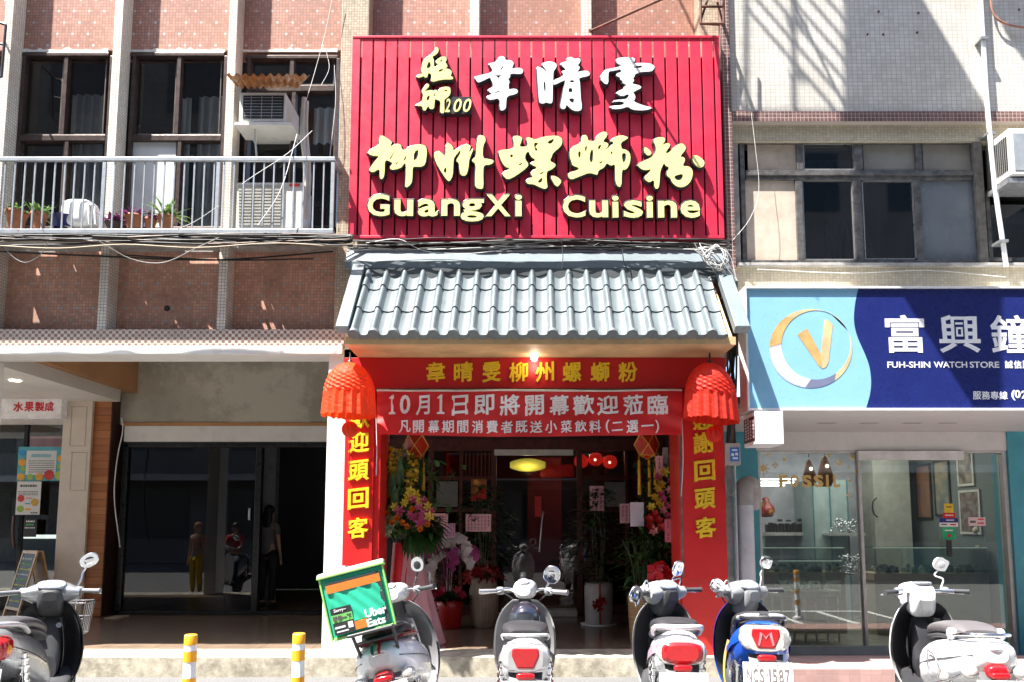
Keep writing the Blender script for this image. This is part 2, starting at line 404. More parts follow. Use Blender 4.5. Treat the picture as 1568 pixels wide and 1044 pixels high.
# ground floor columns
xl0, xl1, xr0, xr1 = PXx(497, 800, 0), PXx(580, 800, 0), PXx(1042, 800, 0), PXx(1112, 800, 0)
mb = MB(); mb.box(xl0, xl1, 0, .5, FZ, PZ(531, 0) - .02); o = mb.build('ground_column', whiteclean, bld, bevel=.008)
mb = MB(); mb.R(570, 600, 580, 1001, -.012, .5); mb.box(xl1, xl1 + .008, -.012, .5, FZ, PZ(600, 0)); mb.build('red_cladding', red_pl, o)
mb = MB(); mb.box(xr0, xr1, 0, .5, FZ, PZ(560, 0)); o = mb.build('ground_column', concrete, bld)
mb = MB(); mb.box(xr0 - .01, xr1, -.012, -.001, FZ + .0, PZ(884, 0)); mb.box(xr0 - .012, xr0 - .001, -.012, .5, FZ, PZ(600, 0)); mb.build('red_cladding', red_paint, o)
mb = MB(); mb.box(PXx(-84, 800, 0), PXx(-52, 800, 0), 0, .45, FZ, zB0); mb.build('ground_column', whiteclean, bld, bevel=.008)
mb = MB(); mb.box(XL, XL + .4, 0, .45, FZ, zB0); mb.build('ground_column', whiteclean, bld)
# arcade back wall over the dark shop, its beam and side walls
mb = MB(); mb.box(PXx(176, 640, YB), PXx(596, 640, YB), YB, YB + .12, PZ(650, YB), 4.35); mb.build('plaster_wall', plaster, bld)
mb = MB(); mb.R(188, 647, 596, 652, YB - .03, .03); mb.build('wood_batten', woodb, bld)
mb = MB(); mb.R(190, 652, 596, 676, YB - .04, .3); mb.build('roller_shutter_box', white, bld, bevel=.006)
mb = MB(); mb.box(PXx(580, 800, YB) - .05, PXx(580, 800, YB) + .1, YB - .06, 8.6, FZ, 4.35); mb.build('party_wall', M('off_white_wall', (.5, .48, .45), .7), bld)
mb = MB(); mb.box(PXx(128, 640, 3.45), PXx(170, 640, 3.45), 3.45, 3.95, FZ, PZ(596, 3.45)); mb.build('timber_pier', woodp, bld, bevel=.005)
mb = MB(); mb.box(PXx(170, 640, 3.45) + .001, PXx(170, 640, 3.45) + .012, 3.46, 3.95, FZ, PZ(600, 3.45)); mb.build('pier_side', M('dark_pier_board', (.045, .018, .014), .45), bld)  # pier's side face, coloured much darker than its boarded front
mb = MB(); mb.box(-9.2, -6.12, 1.1, 3.85, 3.70, 4.35); mb.build('timber_bulkhead', M('orange_ply_panel', (.50, .26, .12), .5, var=.1, scale=1.5), bld)
mb = MB(); mb.box(-9.2, -6.25, .37, 3.45, 3.52, 3.70); mb.build('dropped_ceiling', ceilw, bld)
mb = MB(); mb.box(PXx(97, 640, 3.38), PXx(141, 640, 3.38), 3.38, 3.44, FZ, PZ(606, 3.38)); o = mb.build('panelled_pier', M('ivory_paint', (.66, .58, .50), .5, var=.04), bld, bevel=.004)
mb = MB()
for y0, y1 in ((622, 682), (692, 750)):
    for a, c_, e, g_ in ((108, y0, 132, y0 + 1.2), (108, y1, 132, y1 + 1.2), (108, y0, 109.2, y1), (131, y0, 132, y1)): mb.R(a, c_, e, g_, 3.376, .004)
mb.build('panel_moulding', M('moulding_shade', (.45, .38, .32), .5), o)
# rooms behind the upper windows
mb = MB(); mb.box(XL, xc0, 3.2, 3.3, zW0 - .1, zW1 + .2); mb.box(XL, xc0, YR + .26, 3.2, zW0 - .2, zW0 - .1); mb.box(XL, xc0, YR + .26, 3.2, zW1 + .1, zW1 + .2)
mb.build('room', dark, bld)
def wavy(mb, x0, x1, z0, z1, Y, amp=.03, per=.11, gather=0):
    n = int((x1 - x0) / .012); rows = []
    for k in range(9):
        t = k / 8; rows.append([Vector((x0 + (x1 - x0) * (i / n) * (1 - gather * t * (1 - t) * 2), Y + amp * math.sin(i * .012 / per * 2 * PI + math.sin(i * .07) * 1.5) * (.6 + .4 * t), z1 + (z0 - z1) * t)) for i in range(n + 1)])
    mb.loft(rows, cap=False, closed=False)
def frame(mb, x0, y0, x1, y1, Y, w_=4, d=.06):
    mb.R(x0, y0, x1, y0 + w_, Y, d); mb.R(x0, y1 - w_, x1, y1, Y, d); mb.R(x0, y0 + w_, x0 + w_, y1 - w_, Y, d); mb.R(x1 - w_, y0 + w_, x1, y1 - w_, Y, d)
def window(x0, y0, x1, y1, xm, yt, covered=None, curt=()):
    mb = MB(); frame(mb, x0, y0, x1, y1, YR - .02, 5, .12)
    mb.R(x0 + 5, yt, x1 - 5, yt + 9, YR - .015, .1); mb.R(xm - 3, y0 + 5, xm + 3, yt, YR - .01, .09); mb.R(xm - 3, yt + 9, xm + 3, y1 - 5, YR - .01, .09)
    fr = mb.build('window', dkframe, bld, bevel=.004)
    for a, c_, e, g_ in ((x0 + 5, y0 + 5, xm - 3, yt), (xm + 3, y0 + 5, x1 - 5, yt), (x0 + 5, yt + 9, xm - 3, y1 - 5), (xm + 3, yt + 9, x1 - 5, y1 - 5)):
        m_ = MB(); m_.S(a, c_, e, g_, YR + .06); m_.build('pane', winglass, fr)
        m_ = MB(); frame(m_, a, c_, e, g_, YR + .05, 1.6, .02); m_.build('sash', M('bronze_sash', (.2, .17, .15), .3, .6), fr)
    for a, c_, e, g_ in curt:
        m_ = MB(); wavy(m_, PXx(a, 200, .40), PXx(e, 200, .40), PZ(g_, .40), PZ(c_, .40), .40); m_.build('curtain', curtain, fr)
    if covered:
        m_ = MB(); m_.R(*covered, YR + .03, .012); m_.build('cover_board', M('pale_board', (.6, .62, .62), .6, var=.05), fr)
window(25, 80, 166, 352, 98, 206, curt=((108, 145, 160, 350),))
window(196, 80, 343, 352, 272, 206, covered=(200, 217, 267, 348), curt=((276, 150, 291, 350), (303, 148, 341, 350)))
window(374, 84, 517, 352, 447, 130, curt=((480, 165, 515, 220),))
window(-150, 80, -12, 352, -80, 206, curt=((-70, 150, -20, 350),))
# AC recess panel behind the window unit
# balcony deck: planks with gaps that let patches of sun through onto the wall below
zd1 = PZ(357, -.2); zd0 = zd1 - .07
deckx0, deckx1 = XL, PXx(512, 300, -.2)
spots = [(30, 400, 40, 425), (52, 405, 63, 418), (28, 430, 40, 442), (26, 465, 60, 490), (66, 478, 70, 486), (112, 400, 118, 412), (205, 400, 210, 408), (212, 452, 226, 461), (262, 485, 276, 503), (282, 487, 296, 503), (300, 489, 308, 504), (318, 492, 330, 505), (288, 400, 336, 390), (387, 405, 391, 412), (386, 425, 391, 433), (386, 455, 392, 466), (398, 455, 408, 470), (415, 460, 420, 470), (384, 490, 394, 504), (402, 490, 412, 504), (413, 489, 424, 504), (432, 492, 442, 504), (150, 380, 160, 386), (60, 384, 90, 389)]
holes = []
for a, c_, e, g_ in spots:
    p, q = P(a, max(c_, g_), YR), P(e, min(c_, g_), YR)
    for (s0, s1) in ((p, q),):
        t0 = (zd1 - s0.z) / -LIGHT.z; t1 = (zd1 - s1.z) / -LIGHT.z
        ya, yb = sorted((YR - t0 * LIGHT.y, YR - t1 * LIGHT.y)); xa = s0.x - .5 * (t0 + t1) * LIGHT.x
        holes.append((xa, xa + (q.x - p.x), ya - .008, yb + .008))
xb = sorted({deckx0, deckx1, *[h[0] for h in holes], *[h[1] for h in holes]}); xb = [q for q in xb if deckx0 <= q <= deckx1]
mb = MB(); yd0, yd1 = -.31, YR - .004
for a, c_ in zip(xb, xb[1:]):
    xm = (a + c_) / 2; cuts = sorted([(h[2], h[3]) for h in holes if h[0] < xm < h[1]])
    y = yd0
    for u, v in cuts:
        u, v = max(u, yd0), min(v, yd1)
        if u > y: mb.box(a, c_, y, u, zd0, zd1)
        y = max(y, v)
    if y < yd1: mb.box(a, c_, y, yd1, zd0, zd1)
mb.build('balcony_slab', concrete, bld)
# railing
rail = thing('balcony_railing', 'pale grey steel balcony railing with thin vertical bars along the pink building', 'railing', (PXx(250, 350, -.33), -.33, zd1))
rl = M('pale_blue_grey_paint', (.32, .35, .385), .4, .2, var=.12, scale=10, dirt=((.2, .09, .05), 18, .6, .75))
Yr = -.33; x0r, x1r = XL, PXx(512, 300, Yr)
mb = MB(); mb.box(x0r, x1r, Yr - .02, Yr + .02, PZ(247, Yr), PZ(241, Yr)); mb.build('top_rail', rl, rail, bevel=.004)
mb = MB(); mb.box(x0r, x1r, Yr - .02, Yr + .02, PZ(358, Yr), PZ(351, Yr)); mb.build('bottom_rail', rl, rail, bevel=.004)
zb0, zb1 = PZ(351, Yr), PZ(248, Yr)
for px in (-170, -8, 158, 333, 509):
    x = PXx(px, 300, Yr); mb = MB(); mb.box(x - .02, x + .02, Yr - .015, Yr + .015, zb0 - .04, zb1); mb.build('post', rl, rail, bevel=.003)
px = -163
while px < 505:
    px += 15.3
    if min(abs(px - q) for q in (-170, -8, 158, 333, 509)) < 6: continue
    x = PXx(px, 300, Yr); mb = MB(); mb.box(x - .007, x + .007, Yr - .007, Yr + .007, zb0, zb1); mb.build('bar', rl, rail)
mb = MB()
for z in (zb1 + .03, zb0 - .02): mb.box(x1r - .045, x1r - .005, Yr + .02, 0, z - .02, z + .02)
mb.build('side_rail', rl, rail)

# ================================================================== DARK GLASS SHOP FRONT in the arcade
dz0 = FZ
shop = thing('glass_storefront', 'dark glass sliding shop front with black frame under the bare plaster wall', 'shop front', (PXx(350, 940, YB), YB, FZ))
mb = MB(); mb.box(PXx(181, 930, YB), PXx(600, 930, YB), YB + .02, YB + .14, PZ(684, YB), PZ(676, YB)); mb.box(PXx(181, 930, YB), PXx(600, 930, YB), YB + .02, YB + .14, FZ, FZ + .05)
for a, c_ in ((182, 190), (388, 397), (590, 600)): mb.box(PXx(a, 800, YB), PXx(c_, 800, YB), YB + .02, YB + .14, FZ + .05, PZ(684, YB))
mb.build('door_frame', blkframe, shop, bevel=.006)
def pane(px0, px1, par, m, y0=684, Y=YB + .07, name='pane'):
    m_ = MB(); m_.box(PXx(px0, 800, Y), PXx(px1, 800, Y), Y, Y + .01, FZ + .05, PZ(y0, Y)); return m_.build(name, m, par)
o = pane(190, 388, shop, darkglass, name='sliding_pane')
mb = MB(); mb.R(380, 778, 383, 796, YB + .02, .03); mb.build('handle', steel, shop)
mb = MB(); mb.box(PXx(176, 800, YB), PXx(600, 800, YB), 8.4, 8.5, FZ, 4.3); mb.box(PXx(176, 800, YB) - .1, PXx(176, 800, YB), YB + .14, 8.4, FZ, 4.3); mb.box(PXx(176, 800, YB), PXx(600, 800, YB), YB + .15, 8.4, 3.6, 3.7)
mb.build('interior', M('dim_grey_wall', (.10, .105, .115), .75, var=.1, scale=1), shop)
mb = MB(); mb.box(PXx(398, 800, 5), PXx(420, 800, 5), 5, 5.2, FZ, 3.6); mb.build('partition', M('pale_partition', (.22, .24, .28), .7), shop)
mb = MB(); mb.box(PXx(178, 940, 3.55), PXx(198, 940, 3.55), 3.2, 3.55, FZ, FZ + .012)
solo(mb, 'floor_mat', M('beige_board', (.5, .42, .34), .8), 'small beige board lying at the foot of the timber pier', 'board')

# ================================================================== JUICE SHOP at the far left
js = thing('juice_storefront', 'juice shop front with glass door and posters beside the ivory pier', 'shop front', (PXx(50, 930, 4.3), 4.3, FZ))
YJ = 4.3; xj1 = PXx(108, 800, YJ)
mb = MB(); mb.box(-9.4, xj1, YJ, YJ + .1, PZ(650, YJ), 3.5); mb.build('header', M('cream_header', (.62, .58, .53), .6), js)
mb = MB(); mb.box(-9.4, xj1, YJ, YJ + .06, FZ, FZ + .08)
for px in (28, 100): mb.box(PXx(px, 800, YJ), PXx(px + 6, 800, YJ), YJ, YJ + .06, FZ + .08, PZ(650, YJ))
mb.build('frame', blkframe, js)
mb = MB(); mb.box(PXx(34, 800, YJ), PXx(100, 800, YJ), YJ + .02, YJ + .03, FZ + .08, PZ(650, YJ)); mb.box(-9.4, PXx(28, 800, YJ), YJ + .02, YJ + .03, FZ + .08, PZ(650, YJ)); mb.build('glass_door', shopglass, js)
mb = MB(); mb.tube([P(22, 790, YJ - .05), P(20, 812, YJ - .09), P(22, 838, YJ - .05)], .022, 8); mb.build('door_handle', M('dark_wood_handle', (.09, .03, .02), .4), js)
mb = MB(); mb.box(-9.5, xj1, 8.2, 8.3, FZ, 3.5); mb.box(-9.5, xj1, YJ + .1, 8.2, 3.4, 3.5); mb.box(xj1, xj1 + .05, YJ + .1, 8.2, FZ, 3.5); mb.box(-9.5, -9.4, YJ + .1, 8.2, FZ, 3.4); mb.build('interior', M('brown_interior', (.13, .085, .06), .7, var=.2), js)
mb = MB(); mb.box(-9.3, -6.6, 6.0, 6.6, FZ, 1.35); mb.build('counter', M('grey_counter', (.07, .07, .07), .4), js)
mb = MB(); mb.box(-9.3, -6.62, 5.98, 6.0, 1.36, 1.43); mb.build('counter_light', M('white_led', (.9, .95, 1), .3, emit=.5), js)
mb = MB(); mb.R(-20, 668, 100, 684, 6.2, .1); mb.build('menu_panel', M('pink_menu_panel', (.5, .2, .22), .5, emit=.08), js)
sg = thing('shop_sign', 'white light box sign with red characters hanging under the dropped ceiling', 'sign', (PXx(50, 642, 3.2), 3.2, PZ(642, 3.2)))
mb = MB(); mb.R(-30, 609, 94, 641, 3.2, .16); mb.build('light_box', M('white_acrylic_face', (.72, .69, .68), .25, emit=.03), sg, bevel=.01)
for ch, a, c_ in (('水', 20, 36), ('果', 37, 52), ('製', 53, 68), ('成', 68, 82)):
    mb = MB(); ptext(mb, ch, a, 615, c_, 630, 3.195, .005, .03); mb.build('character', M('sign_red', (.62, .02, .03), .4), sg)
mb = MB(); mb.box(PXx(10, 600, 3.3), PXx(80, 600, 3.3), 3.28, 3.3, PZ(609, 3.2), 3.52); mb.build('hanger', ceilw, sg)
for px, py, Y in ((22, 598.5, 2.0), (26, 0, 0)):
    if not py: continue
    p = P(px, py, 1.6); mb = MB(); mb.cyl((p.x, 1.6, 3.51), (p.x, 1.6, 3.519), .07, n=20)
    solo(mb, 'downlight', M('lamp_glow', (1, .93, .8), .3, emit=3), 'round recessed downlight glowing in the juice shop ceiling', 'lamp')
def poster(px0, py0, px1, py1, Y, base, deco, label, name='poster', cat='poster', group=None):
    r = thing(name, label, cat, tuple(P((px0 + px1) / 2, py1, Y)), group)
    mb = MB(); mb.R(px0, py0, px1, py1, Y, .004); mb.build('sheet', base, r)
    k = 0
    for kind, a, c_, e, g_, m in deco:
        k += 1; mb = MB(); yy = Y - .002 - .0006 * k
        if kind == 'r': mb.R(a, c_, e, g_, yy, .0015)
        elif kind == 'c':
            p = P(a, c_, yy); mb.cyl((p.x, yy, p.z), (p.x, yy + .0015, p.z), e / 140 * 1.45, n=18)
        elif kind == 'l':
            for i in range(int(g_[2])):
                yy_ = c_ + (g_[0] - c_) * i / max(1, g_[2] - 1); x_ = a
                while x_ < e - 1:
                    ww = min(random.uniform(1.2, 4), e - x_); mb.R(x_, yy_, x_ + ww, yy_ + g_[1], yy, .0012); x_ += ww + .9
        mb.build({'r': 'panel', 'c': 'fruit_picture', 'l': 'print'}[kind], m, r)
    return r
fr_o = M('orange_print', (.85, .4, .05), .4); fr_g = M('green_print', (.35, .5, .08), .4); fr_r = M('red_print', (.7, .06, .05), .4); paper = M('paper_white', (.75, .75, .72), .6, var=.03)
ink = M('print_ink', (.12, .1, .1), .6); teal_p = M('teal_print', (.1, .42, .48), .45); pinkp = M('pink_paper', (.8, .42, .46), .6, var=.06)
poster(27, 684, 101, 736, 4.2, teal_p, [('r', 40, 690, 86, 727, paper), ('c', 34, 708, 6, 0, fr_o), ('c', 94, 702, 6, 0, fr_o), ('c', 35, 718, 4, 0, fr_g), ('c', 93, 714, 5, 0, fr_g), ('c', 32, 730, 6, 0, fr_o), ('c', 46, 730, 5, 0, fr_g), ('c', 60, 730, 6, 0, fr_o), ('c', 75, 727, 8, 0, fr_r), ('c', 91, 728, 7, 0, M('lime_print', (.5, .62, .1), .4)), ('c', 34, 693, 5, 0, M('blue_print', (.03, .3, .6), .4)), ('r', 48, 695, 78, 700, M('pale_teal', (.3, .55, .6), .4)), ('l', 44, 705, 83, (722, 1.1, 6), ink)], 'wide fruit bordered poster on the glass door of the juice shop')
poster(25, 737, 62, 788, 4.2, paper, [('l', 31, 742, 56, (744, 3.5, 1), ink), ('l', 28, 752, 58, (757, 1.0, 3), ink), ('c', 32, 763, 5.5, 0, fr_r), ('c', 53, 769, 6, 0, M('mango_print', (.65, .4, .05), .4)), ('c', 31, 779, 5.5, 0, fr_g), ('r', 40, 761, 49, 764, pinkp), ('r', 38, 770, 46, 772, teal_p), ('r', 39, 778, 47, 781, fr_o), ('l', 47, 784, 59, (785, 2, 1), ink)], 'white poster with three round fruit pictures below the fruit bordered poster')
poster(36, 795, 56, 822, 4.2, M('black_print', (.03, .03, .03), .4), [('l', 40, 797, 53, (799, 2.4, 1), paper), ('l', 40, 802, 53, (803, 2.4, 1), M('green_text', (.1, .5, .12), .4)), ('l', 38, 807, 53, (808, 2, 1), paper)], 'small black sticker with white and green text low on the glass door', 'sticker', 'sticker')
# A-board
ab = thing('menu_board', 'wooden A-frame chalk menu board standing outside the juice shop', 'sign board', (PXx(48, 930, 3.4), 3.4, FZ))
wd = M('pine_wood', (.52, .30, .13), .5, var=.15, scale=9)
X_ = Matrix.Translation((PXx(45, 935, 3.3), 3.3, FZ)) @ Matrix.Rotation(R_(-38), 4, 'Z')
def leaf(tilt, y0, chalk):
    H, W = 1.02, .27
    T = X_ @ Matrix.Translation((0, y0, 0)) @ Matrix.Rotation(R_(tilt), 4, 'X')
    mb = MB(); mb.box(-W, -W + .04, -.012, .012, 0, H); mb.box(W - .04, W, -.012, .012, 0, H); mb.box(-W + .04, W - .04, -.012, .012, H - .045, H); mb.box(-W + .04, W - .04, -.012, .012, .14, .18)
    mb.xf(T); mb.build('frame', wd, ab)
    mb = MB(); mb.box(-W + .04, W - .04, -.004, .006, .18, H - .045); mb.xf(T); o = mb.build('panel', M('chalkboard', (.02, .021, .02), .6) if chalk else wd, ab)
    if chalk:
        for k in range(9):
            mb = MB(); x = -W + .07
            while x < W - .1:
                ww = random.uniform(.02, .05); mb.box(x, x + ww, -.007, -.004, .26 + k * .078, .26 + k * .078 + random.uniform(.012, .03)); x += ww + .018
            mb.xf(T); mb.build('chalk_line', M(('chalk_yellow', 'chalk_green', 'chalk_white')[k % 3], ((.6, .55, .1), (.2, .45, .12), (.55, .55, .5))[k % 3], .9), o)
leaf(-13, -.26, True); leaf(13, .26, False)
# ================================================================== MAIN SIGNBOARD
YS = -.16
sign = thing('signboard', 'big red slatted signboard with raised white and cream characters above the tiled awning', 'sign', tuple(P(822, 366, YS)))
signred = M('red_slat_paint', (.60, .025, .065), .38, var=.08, scale=3, dirt=((.52, .04, .07), 1.5, .5, .8))
sgx0, sgx1 = PXx(536.5, 210, YS), PXx(1105, 210, YS); sz1, sz0 = PZ(55, YS), PZ(365, YS)
mb = MB(); mb.box(sgx0, sgx1, YS + .06, YS + .09, sz0, PZ(83, YS)); mb.build('backing', M('red_backing', (.16, .008, .016), .6), sign)
mb = MB(); fw = .075
mb.box(sgx0, sgx1, YS - .012, YS + .06, sz1 - .028, sz1); mb.box(sgx0, sgx1, YS - .012, YS + .06, sz0, sz0 + .032)
mb.box(sgx0, sgx0 + .09, YS - .006, YS + .06, sz0 + .032, sz1 - .028); mb.box(sgx1 - .055, sgx1, YS - .006, YS + .06, sz0 + .032, sz1 - .028)
mb.build('frame', signred, sign, bevel=.004)
ns = 29; a0, a1 = sgx0 + .1, sgx1 - .065; pw = (a1 - a0) / ns
for i in range(ns):
    x = a0 + i * pw; mb = MB(); mb.box(x + .010, x + pw - .009, YS, YS + .03, sz0 + .034, sz1 - .03); mb.build('slat', signred, sign, bevel=.003)
cream_l = M('cream_acrylic', (.78, .75, .30), .3, var=.02); white_l = M('white_acrylic', (.84, .84, .84), .3, var=.02)
ledge_m = M('dark_letter_edge', (.025, .025, .03), .35, var=.2); hole_m = M('grey_letter_back', (.07, .075, .085), .4)
def T(s): return [tuple(float(q) for q in p.split(',')) for p in s.split()]
CH = {
'mengA': (620, 60, 7.84, 'c', ["385,92 405,115 402,150 362,190 325,205 345,235 347,300 352,332 385,322 400,295 375,285 368,258 400,230 440,208 490,208 503,240 482,275 503,300 512,325 482,348 525,355 560,378 560,405 545,440 580,455 570,482 480,478 400,490 350,507 310,500 318,460 318,422 295,402 275,412 268,455 235,457 228,437 165,462 138,447 160,420 220,410 200,395 195,360 205,310 215,270 240,230 270,210 330,165 360,130 370,98", "290,258 312,300 305,342 258,347 265,310", "395,372 440,352 470,360 420,395", "425,245 455,240 440,270 420,270"]),
'mengB': (620, 60, 7.84, 'c', ["280,533 294,560 250,602 235,625 320,605 347,630 342,672 370,690 348,640 352,612 385,608 402,650 410,590 480,568 532,570 548,600 545,660 500,705 472,720 472,780 475,885 427,885 425,840 430,740 385,722 360,715 355,760 350,835 297,835 290,800 265,815 250,855 215,850 210,800 140,797 130,783 205,750 215,700 220,660 205,640 205,610 240,560 262,535", "475,604 512,604 505,628 470,622", "262,690 298,662 295,720 262,738"]),
'wei': (620, 60, 7.84, 'w', ["1135,212 1165,198 1200,215 1205,250 1270,248 1307,280 1300,310 1280,352 1330,343 1395,343 1422,375 1410,407 1370,415 1290,407 1262,415 1265,450 1235,475 1258,510 1240,550 1250,570 1240,602 1330,590 1357,620 1345,652 1222,680 1215,760 1212,830 1165,857 1138,835 1140,700 1030,727 988,712 990,680 1052,655 1008,625 1003,600 1052,578 1060,550 1050,510 1028,475 1030,450 890,517 870,510 838,460 860,440 1040,400 1055,370 1025,320 1008,288 1090,275 1118,240", "1180,308 1188,325 1152,375 1144,358", "1065,430 1185,422 1140,440 1132,472 1098,442", "1065,635 1145,613 1142,627 1078,648"]),
'ri': (810, 70, 7.467, 'w', ["92,233 150,255 190,285 197,330 203,280 150,218 165,195 210,178 280,183 317,210 312,250 287,275 277,310 277,380 270,480 270,600 265,652 230,657 195,640 175,657 130,657 115,620 105,480 95,330", "165,405 190,412 192,518 175,525"]),
'qing': (810, 70, 7.467, 'w', ["440,138 480,123 520,150 575,138 592,165 572,205 550,220 582,240 572,270 540,302 660,278 697,310 687,342 600,357 570,372 582,420 587,500 592,600 607,700 590,742 510,742 450,692 430,665 415,717 380,722 358,700 375,610 395,500 415,400 405,388 290,447 268,430 273,395 400,345 388,310 385,288 430,270 363,215 380,188 440,175", "460,395 512,385 517,420 465,415", "455,478 495,482 500,530 450,532", "450,602 517,595 510,652 480,647"]),
'wen': (810, 70, 7.467, 'w', ["1000,155 1030,133 1170,128 1212,145 1207,185 1150,207 1250,193 1380,198 1432,225 1437,255 1400,292 1290,292 1210,322 1207,350 1185,370 1207,395 1180,420 1195,437 1270,453 1287,480 1240,502 1185,530 1217,570 1212,610 1190,635 1300,680 1412,705 1370,727 1280,737 1180,727 1130,690 1060,717 960,722 928,702 945,683 1060,680 1100,650 1060,630 968,637 985,618 1080,613 1130,600 1150,542 1060,577 1003,542 1020,518 1100,483 1088,470 1120,440 1068,425 1075,400 1038,380 1045,358 1003,345 998,315 1060,300 1050,262 980,280 915,287 907,330 907,432 870,437 808,370 870,278 900,263 1000,248 1070,220 1008,200", "1168,245 1260,218 1312,235 1265,257"]),
'liu': (550, 190, 7.127, 'c', ["235,110 355,185 352,210 332,240 370,230 415,213 457,225 462,270 500,290 540,240 650,218 717,230 737,270 737,340 722,432 690,462 630,462 582,462 582,560 572,652 500,702 508,600 510,420 485,432 460,472 400,492 350,497 333,470 368,422 330,402 300,392 285,400 277,430 277,520 267,582 240,602 223,580 225,480 150,527 113,510 108,490 190,380 220,342 130,342 78,300 220,225 213,170", "600,300 650,270 637,372 590,402", "385,442 432,390 412,437", "492,370 515,325 508,388 482,402", "330,375 380,300 400,275 360,350 345,385"]),
'zhouA': (550, 190, 7.127, 'c', ["818,320 860,288 900,310 942,362 945,188 1027,240 1022,300 1160,208 1217,235 1212,262 1190,312 1252,260 1217,340 1197,400 1192,480 1167,562 1105,557 1093,480 1088,422 1053,395 1100,330 1110,270 1060,332 1030,372 1027,450 1022,560 985,627 950,602 860,462 823,380", "918,500 952,460 952,530 930,527"]),
'zhouB': (550, 190, 7.127, 'c', ["1283,170 1310,118 1370,128 1382,180 1352,230 1347,370 1400,378 1462,390 1467,415 1430,442 1362,442 1352,520 1357,692 1330,707 1268,692 1263,600 1275,432 1228,400 1240,378 1275,360"]),
'luo': (755, 190, 7.127, 'c', ["213,133 270,123 317,145 312,180 285,242 330,247 385,240 358,140 420,150 455,170 560,133 700,123 747,150 757,190 742,240 652,312 642,350 617,400 677,430 682,457 640,492 590,510 582,560 587,640 597,692 560,707 500,682 440,652 380,652 358,620 390,588 440,580 408,540 440,500 490,470 420,442 413,420 470,390 408,350 388,290 355,322 347,380 387,432 372,470 250,562 160,607 110,562 103,530 200,470 140,472 93,410 58,310 70,283 220,270 230,220", "188,320 227,342 188,372", "440,198 502,203 455,250 492,270 463,302", "580,195 677,148 635,222", "270,442 332,408 300,452", "488,547 562,508 540,542", "478,632 542,568 530,642"]),
'luodot': (755, 190, 7.127, 'c', ["618,560 690,568 742,610 742,642 690,692"]),
'si': (755, 190, 7.127, 'c', ["968,140 1000,113 1027,130 1037,180 1080,183 1112,190 1130,130 1190,83 1237,83 1252,120 1192,190 1250,203 1262,230 1217,282 1300,230 1320,190 1273,185 1330,138 1400,118 1477,140 1460,162 1392,200 1402,270 1450,278 1492,310 1502,380 1482,452 1450,497 1412,492 1402,560 1402,672 1370,687 1338,640 1335,520 1330,432 1290,452 1268,440 1240,422 1212,472 1150,502 1140,552 1120,547 1050,527 960,562 850,607 818,570 828,530 930,500 940,472 868,450 858,410 838,360 838,290 880,238 960,208", "930,300 957,290 952,372 930,352", "1000,250 1032,230 1010,312", "1145,232 1190,220 1150,292", "1062,290 1095,270 1088,422 1050,402", "1400,320 1450,310 1452,382 1420,432", "1282,300 1310,290 1290,342", "1150,422 1202,390 1180,432"]),
'fen': (960, 190, 8.7, 'c', ["348,220 400,173 490,173 517,210 450,302 500,258 560,253 582,285 512,370 540,397 650,288 730,248 787,290 782,340 702,432 760,438 777,480 737,560 820,558 872,600 877,690 832,792 740,842 660,827 600,772 583,720 540,692 528,650 570,572 510,552 500,502 442,620 437,740 422,862 368,852 363,732 300,777 243,740 238,700 340,592 250,612 180,592 133,530 340,438 388,370 388,290", "618,690 742,655 747,700 715,747 660,747"]),
'fenA': (960, 190, 8.7, 'c', ["238,290 332,370 312,412 265,412 228,360"]),
'fenB': (960, 190, 8.7, 'c', ["868,440 910,408 980,438 1037,500 1022,562 970,582 898,530"]),
}
YL = YS - .085                                                       # face of the raised characters
def loops_of(ox, oy, k, ls, Y):
    out = []
    for i, s in enumerate(ls):
        lp = [(lambda p: (p.x, p.z))(P(ox + a / k, oy + b / k, Y)) for a, b in T(s)]
        if (area(lp) > 0) == (i == 0): lp.reverse()
        out.append(lp)
    return out
for key, (ox, oy, k, c_, ls) in CH.items():
    lp = loops_of(ox, oy, k, ls, YL)
    mb = MB(); outline(mb, lp[:1], YL + .012, .075, .016, 0); o = mb.build('character', ledge_m, sign)
    mb = MB(); outline(mb, lp, YL, .0115, 0); mb.build('character_face', cream_l if c_ == 'c' else white_l, o)
def letter(ch, x0, y0, x1, y1, bold=.022, shear=0):
    mb = MB(); ptext(mb, ch, x0 - 2, y0 - 2, x1 + 2, y1 + 2, YL + .012, .075, bold + .022, shear=shear); o = mb.build('letter', ledge_m, sign)
    mb = MB(); ptext(mb, ch, x0, y0, x1, y1, YL, .0115, bold, shear=shear); mb.build('letter_face', cream_l, o)
k = 2.958
for ch, a, b_, y0, y1 in (('G', 8, 108, 52, 150), ('u', 130, 215, 76, 150), ('a', 237, 325, 74, 151), ('n', 343, 427, 74, 148), ('g', 430, 535, 74, 174), ('X', 545, 655, 53, 150), ('i', 677, 708, 54, 150), ('C', 893, 995, 56, 156), ('u', 1013, 1098, 80, 156), ('i', 1117, 1146, 58, 156), ('s', 1170, 1255, 79, 157), ('i', 1272, 1302, 58, 156), ('n', 1325, 1410, 80, 156), ('e', 1427, 1515, 79, 157)):
    letter(ch, 560 + a / k, 280 + y0 / k, 560 + b_ / k, 280 + y1 / k)
mb = MB(); mb.R(681, 148, 722, 174, YL + .013, .07); mb.build('number_back', ledge_m, sign)
for ch, a, b_ in (('2', 480, 545), ('0', 583, 682), ('0', 698, 798)):
    mb = MB(); ptext(mb, ch, 620 + a / 7.84, 60 + 712 / 7.84, 620 + b_ / 7.84, 60 + 872 / 7.84, YL, .011, .01, shear=.25); mb.build('letter_face', cream_l, sign)
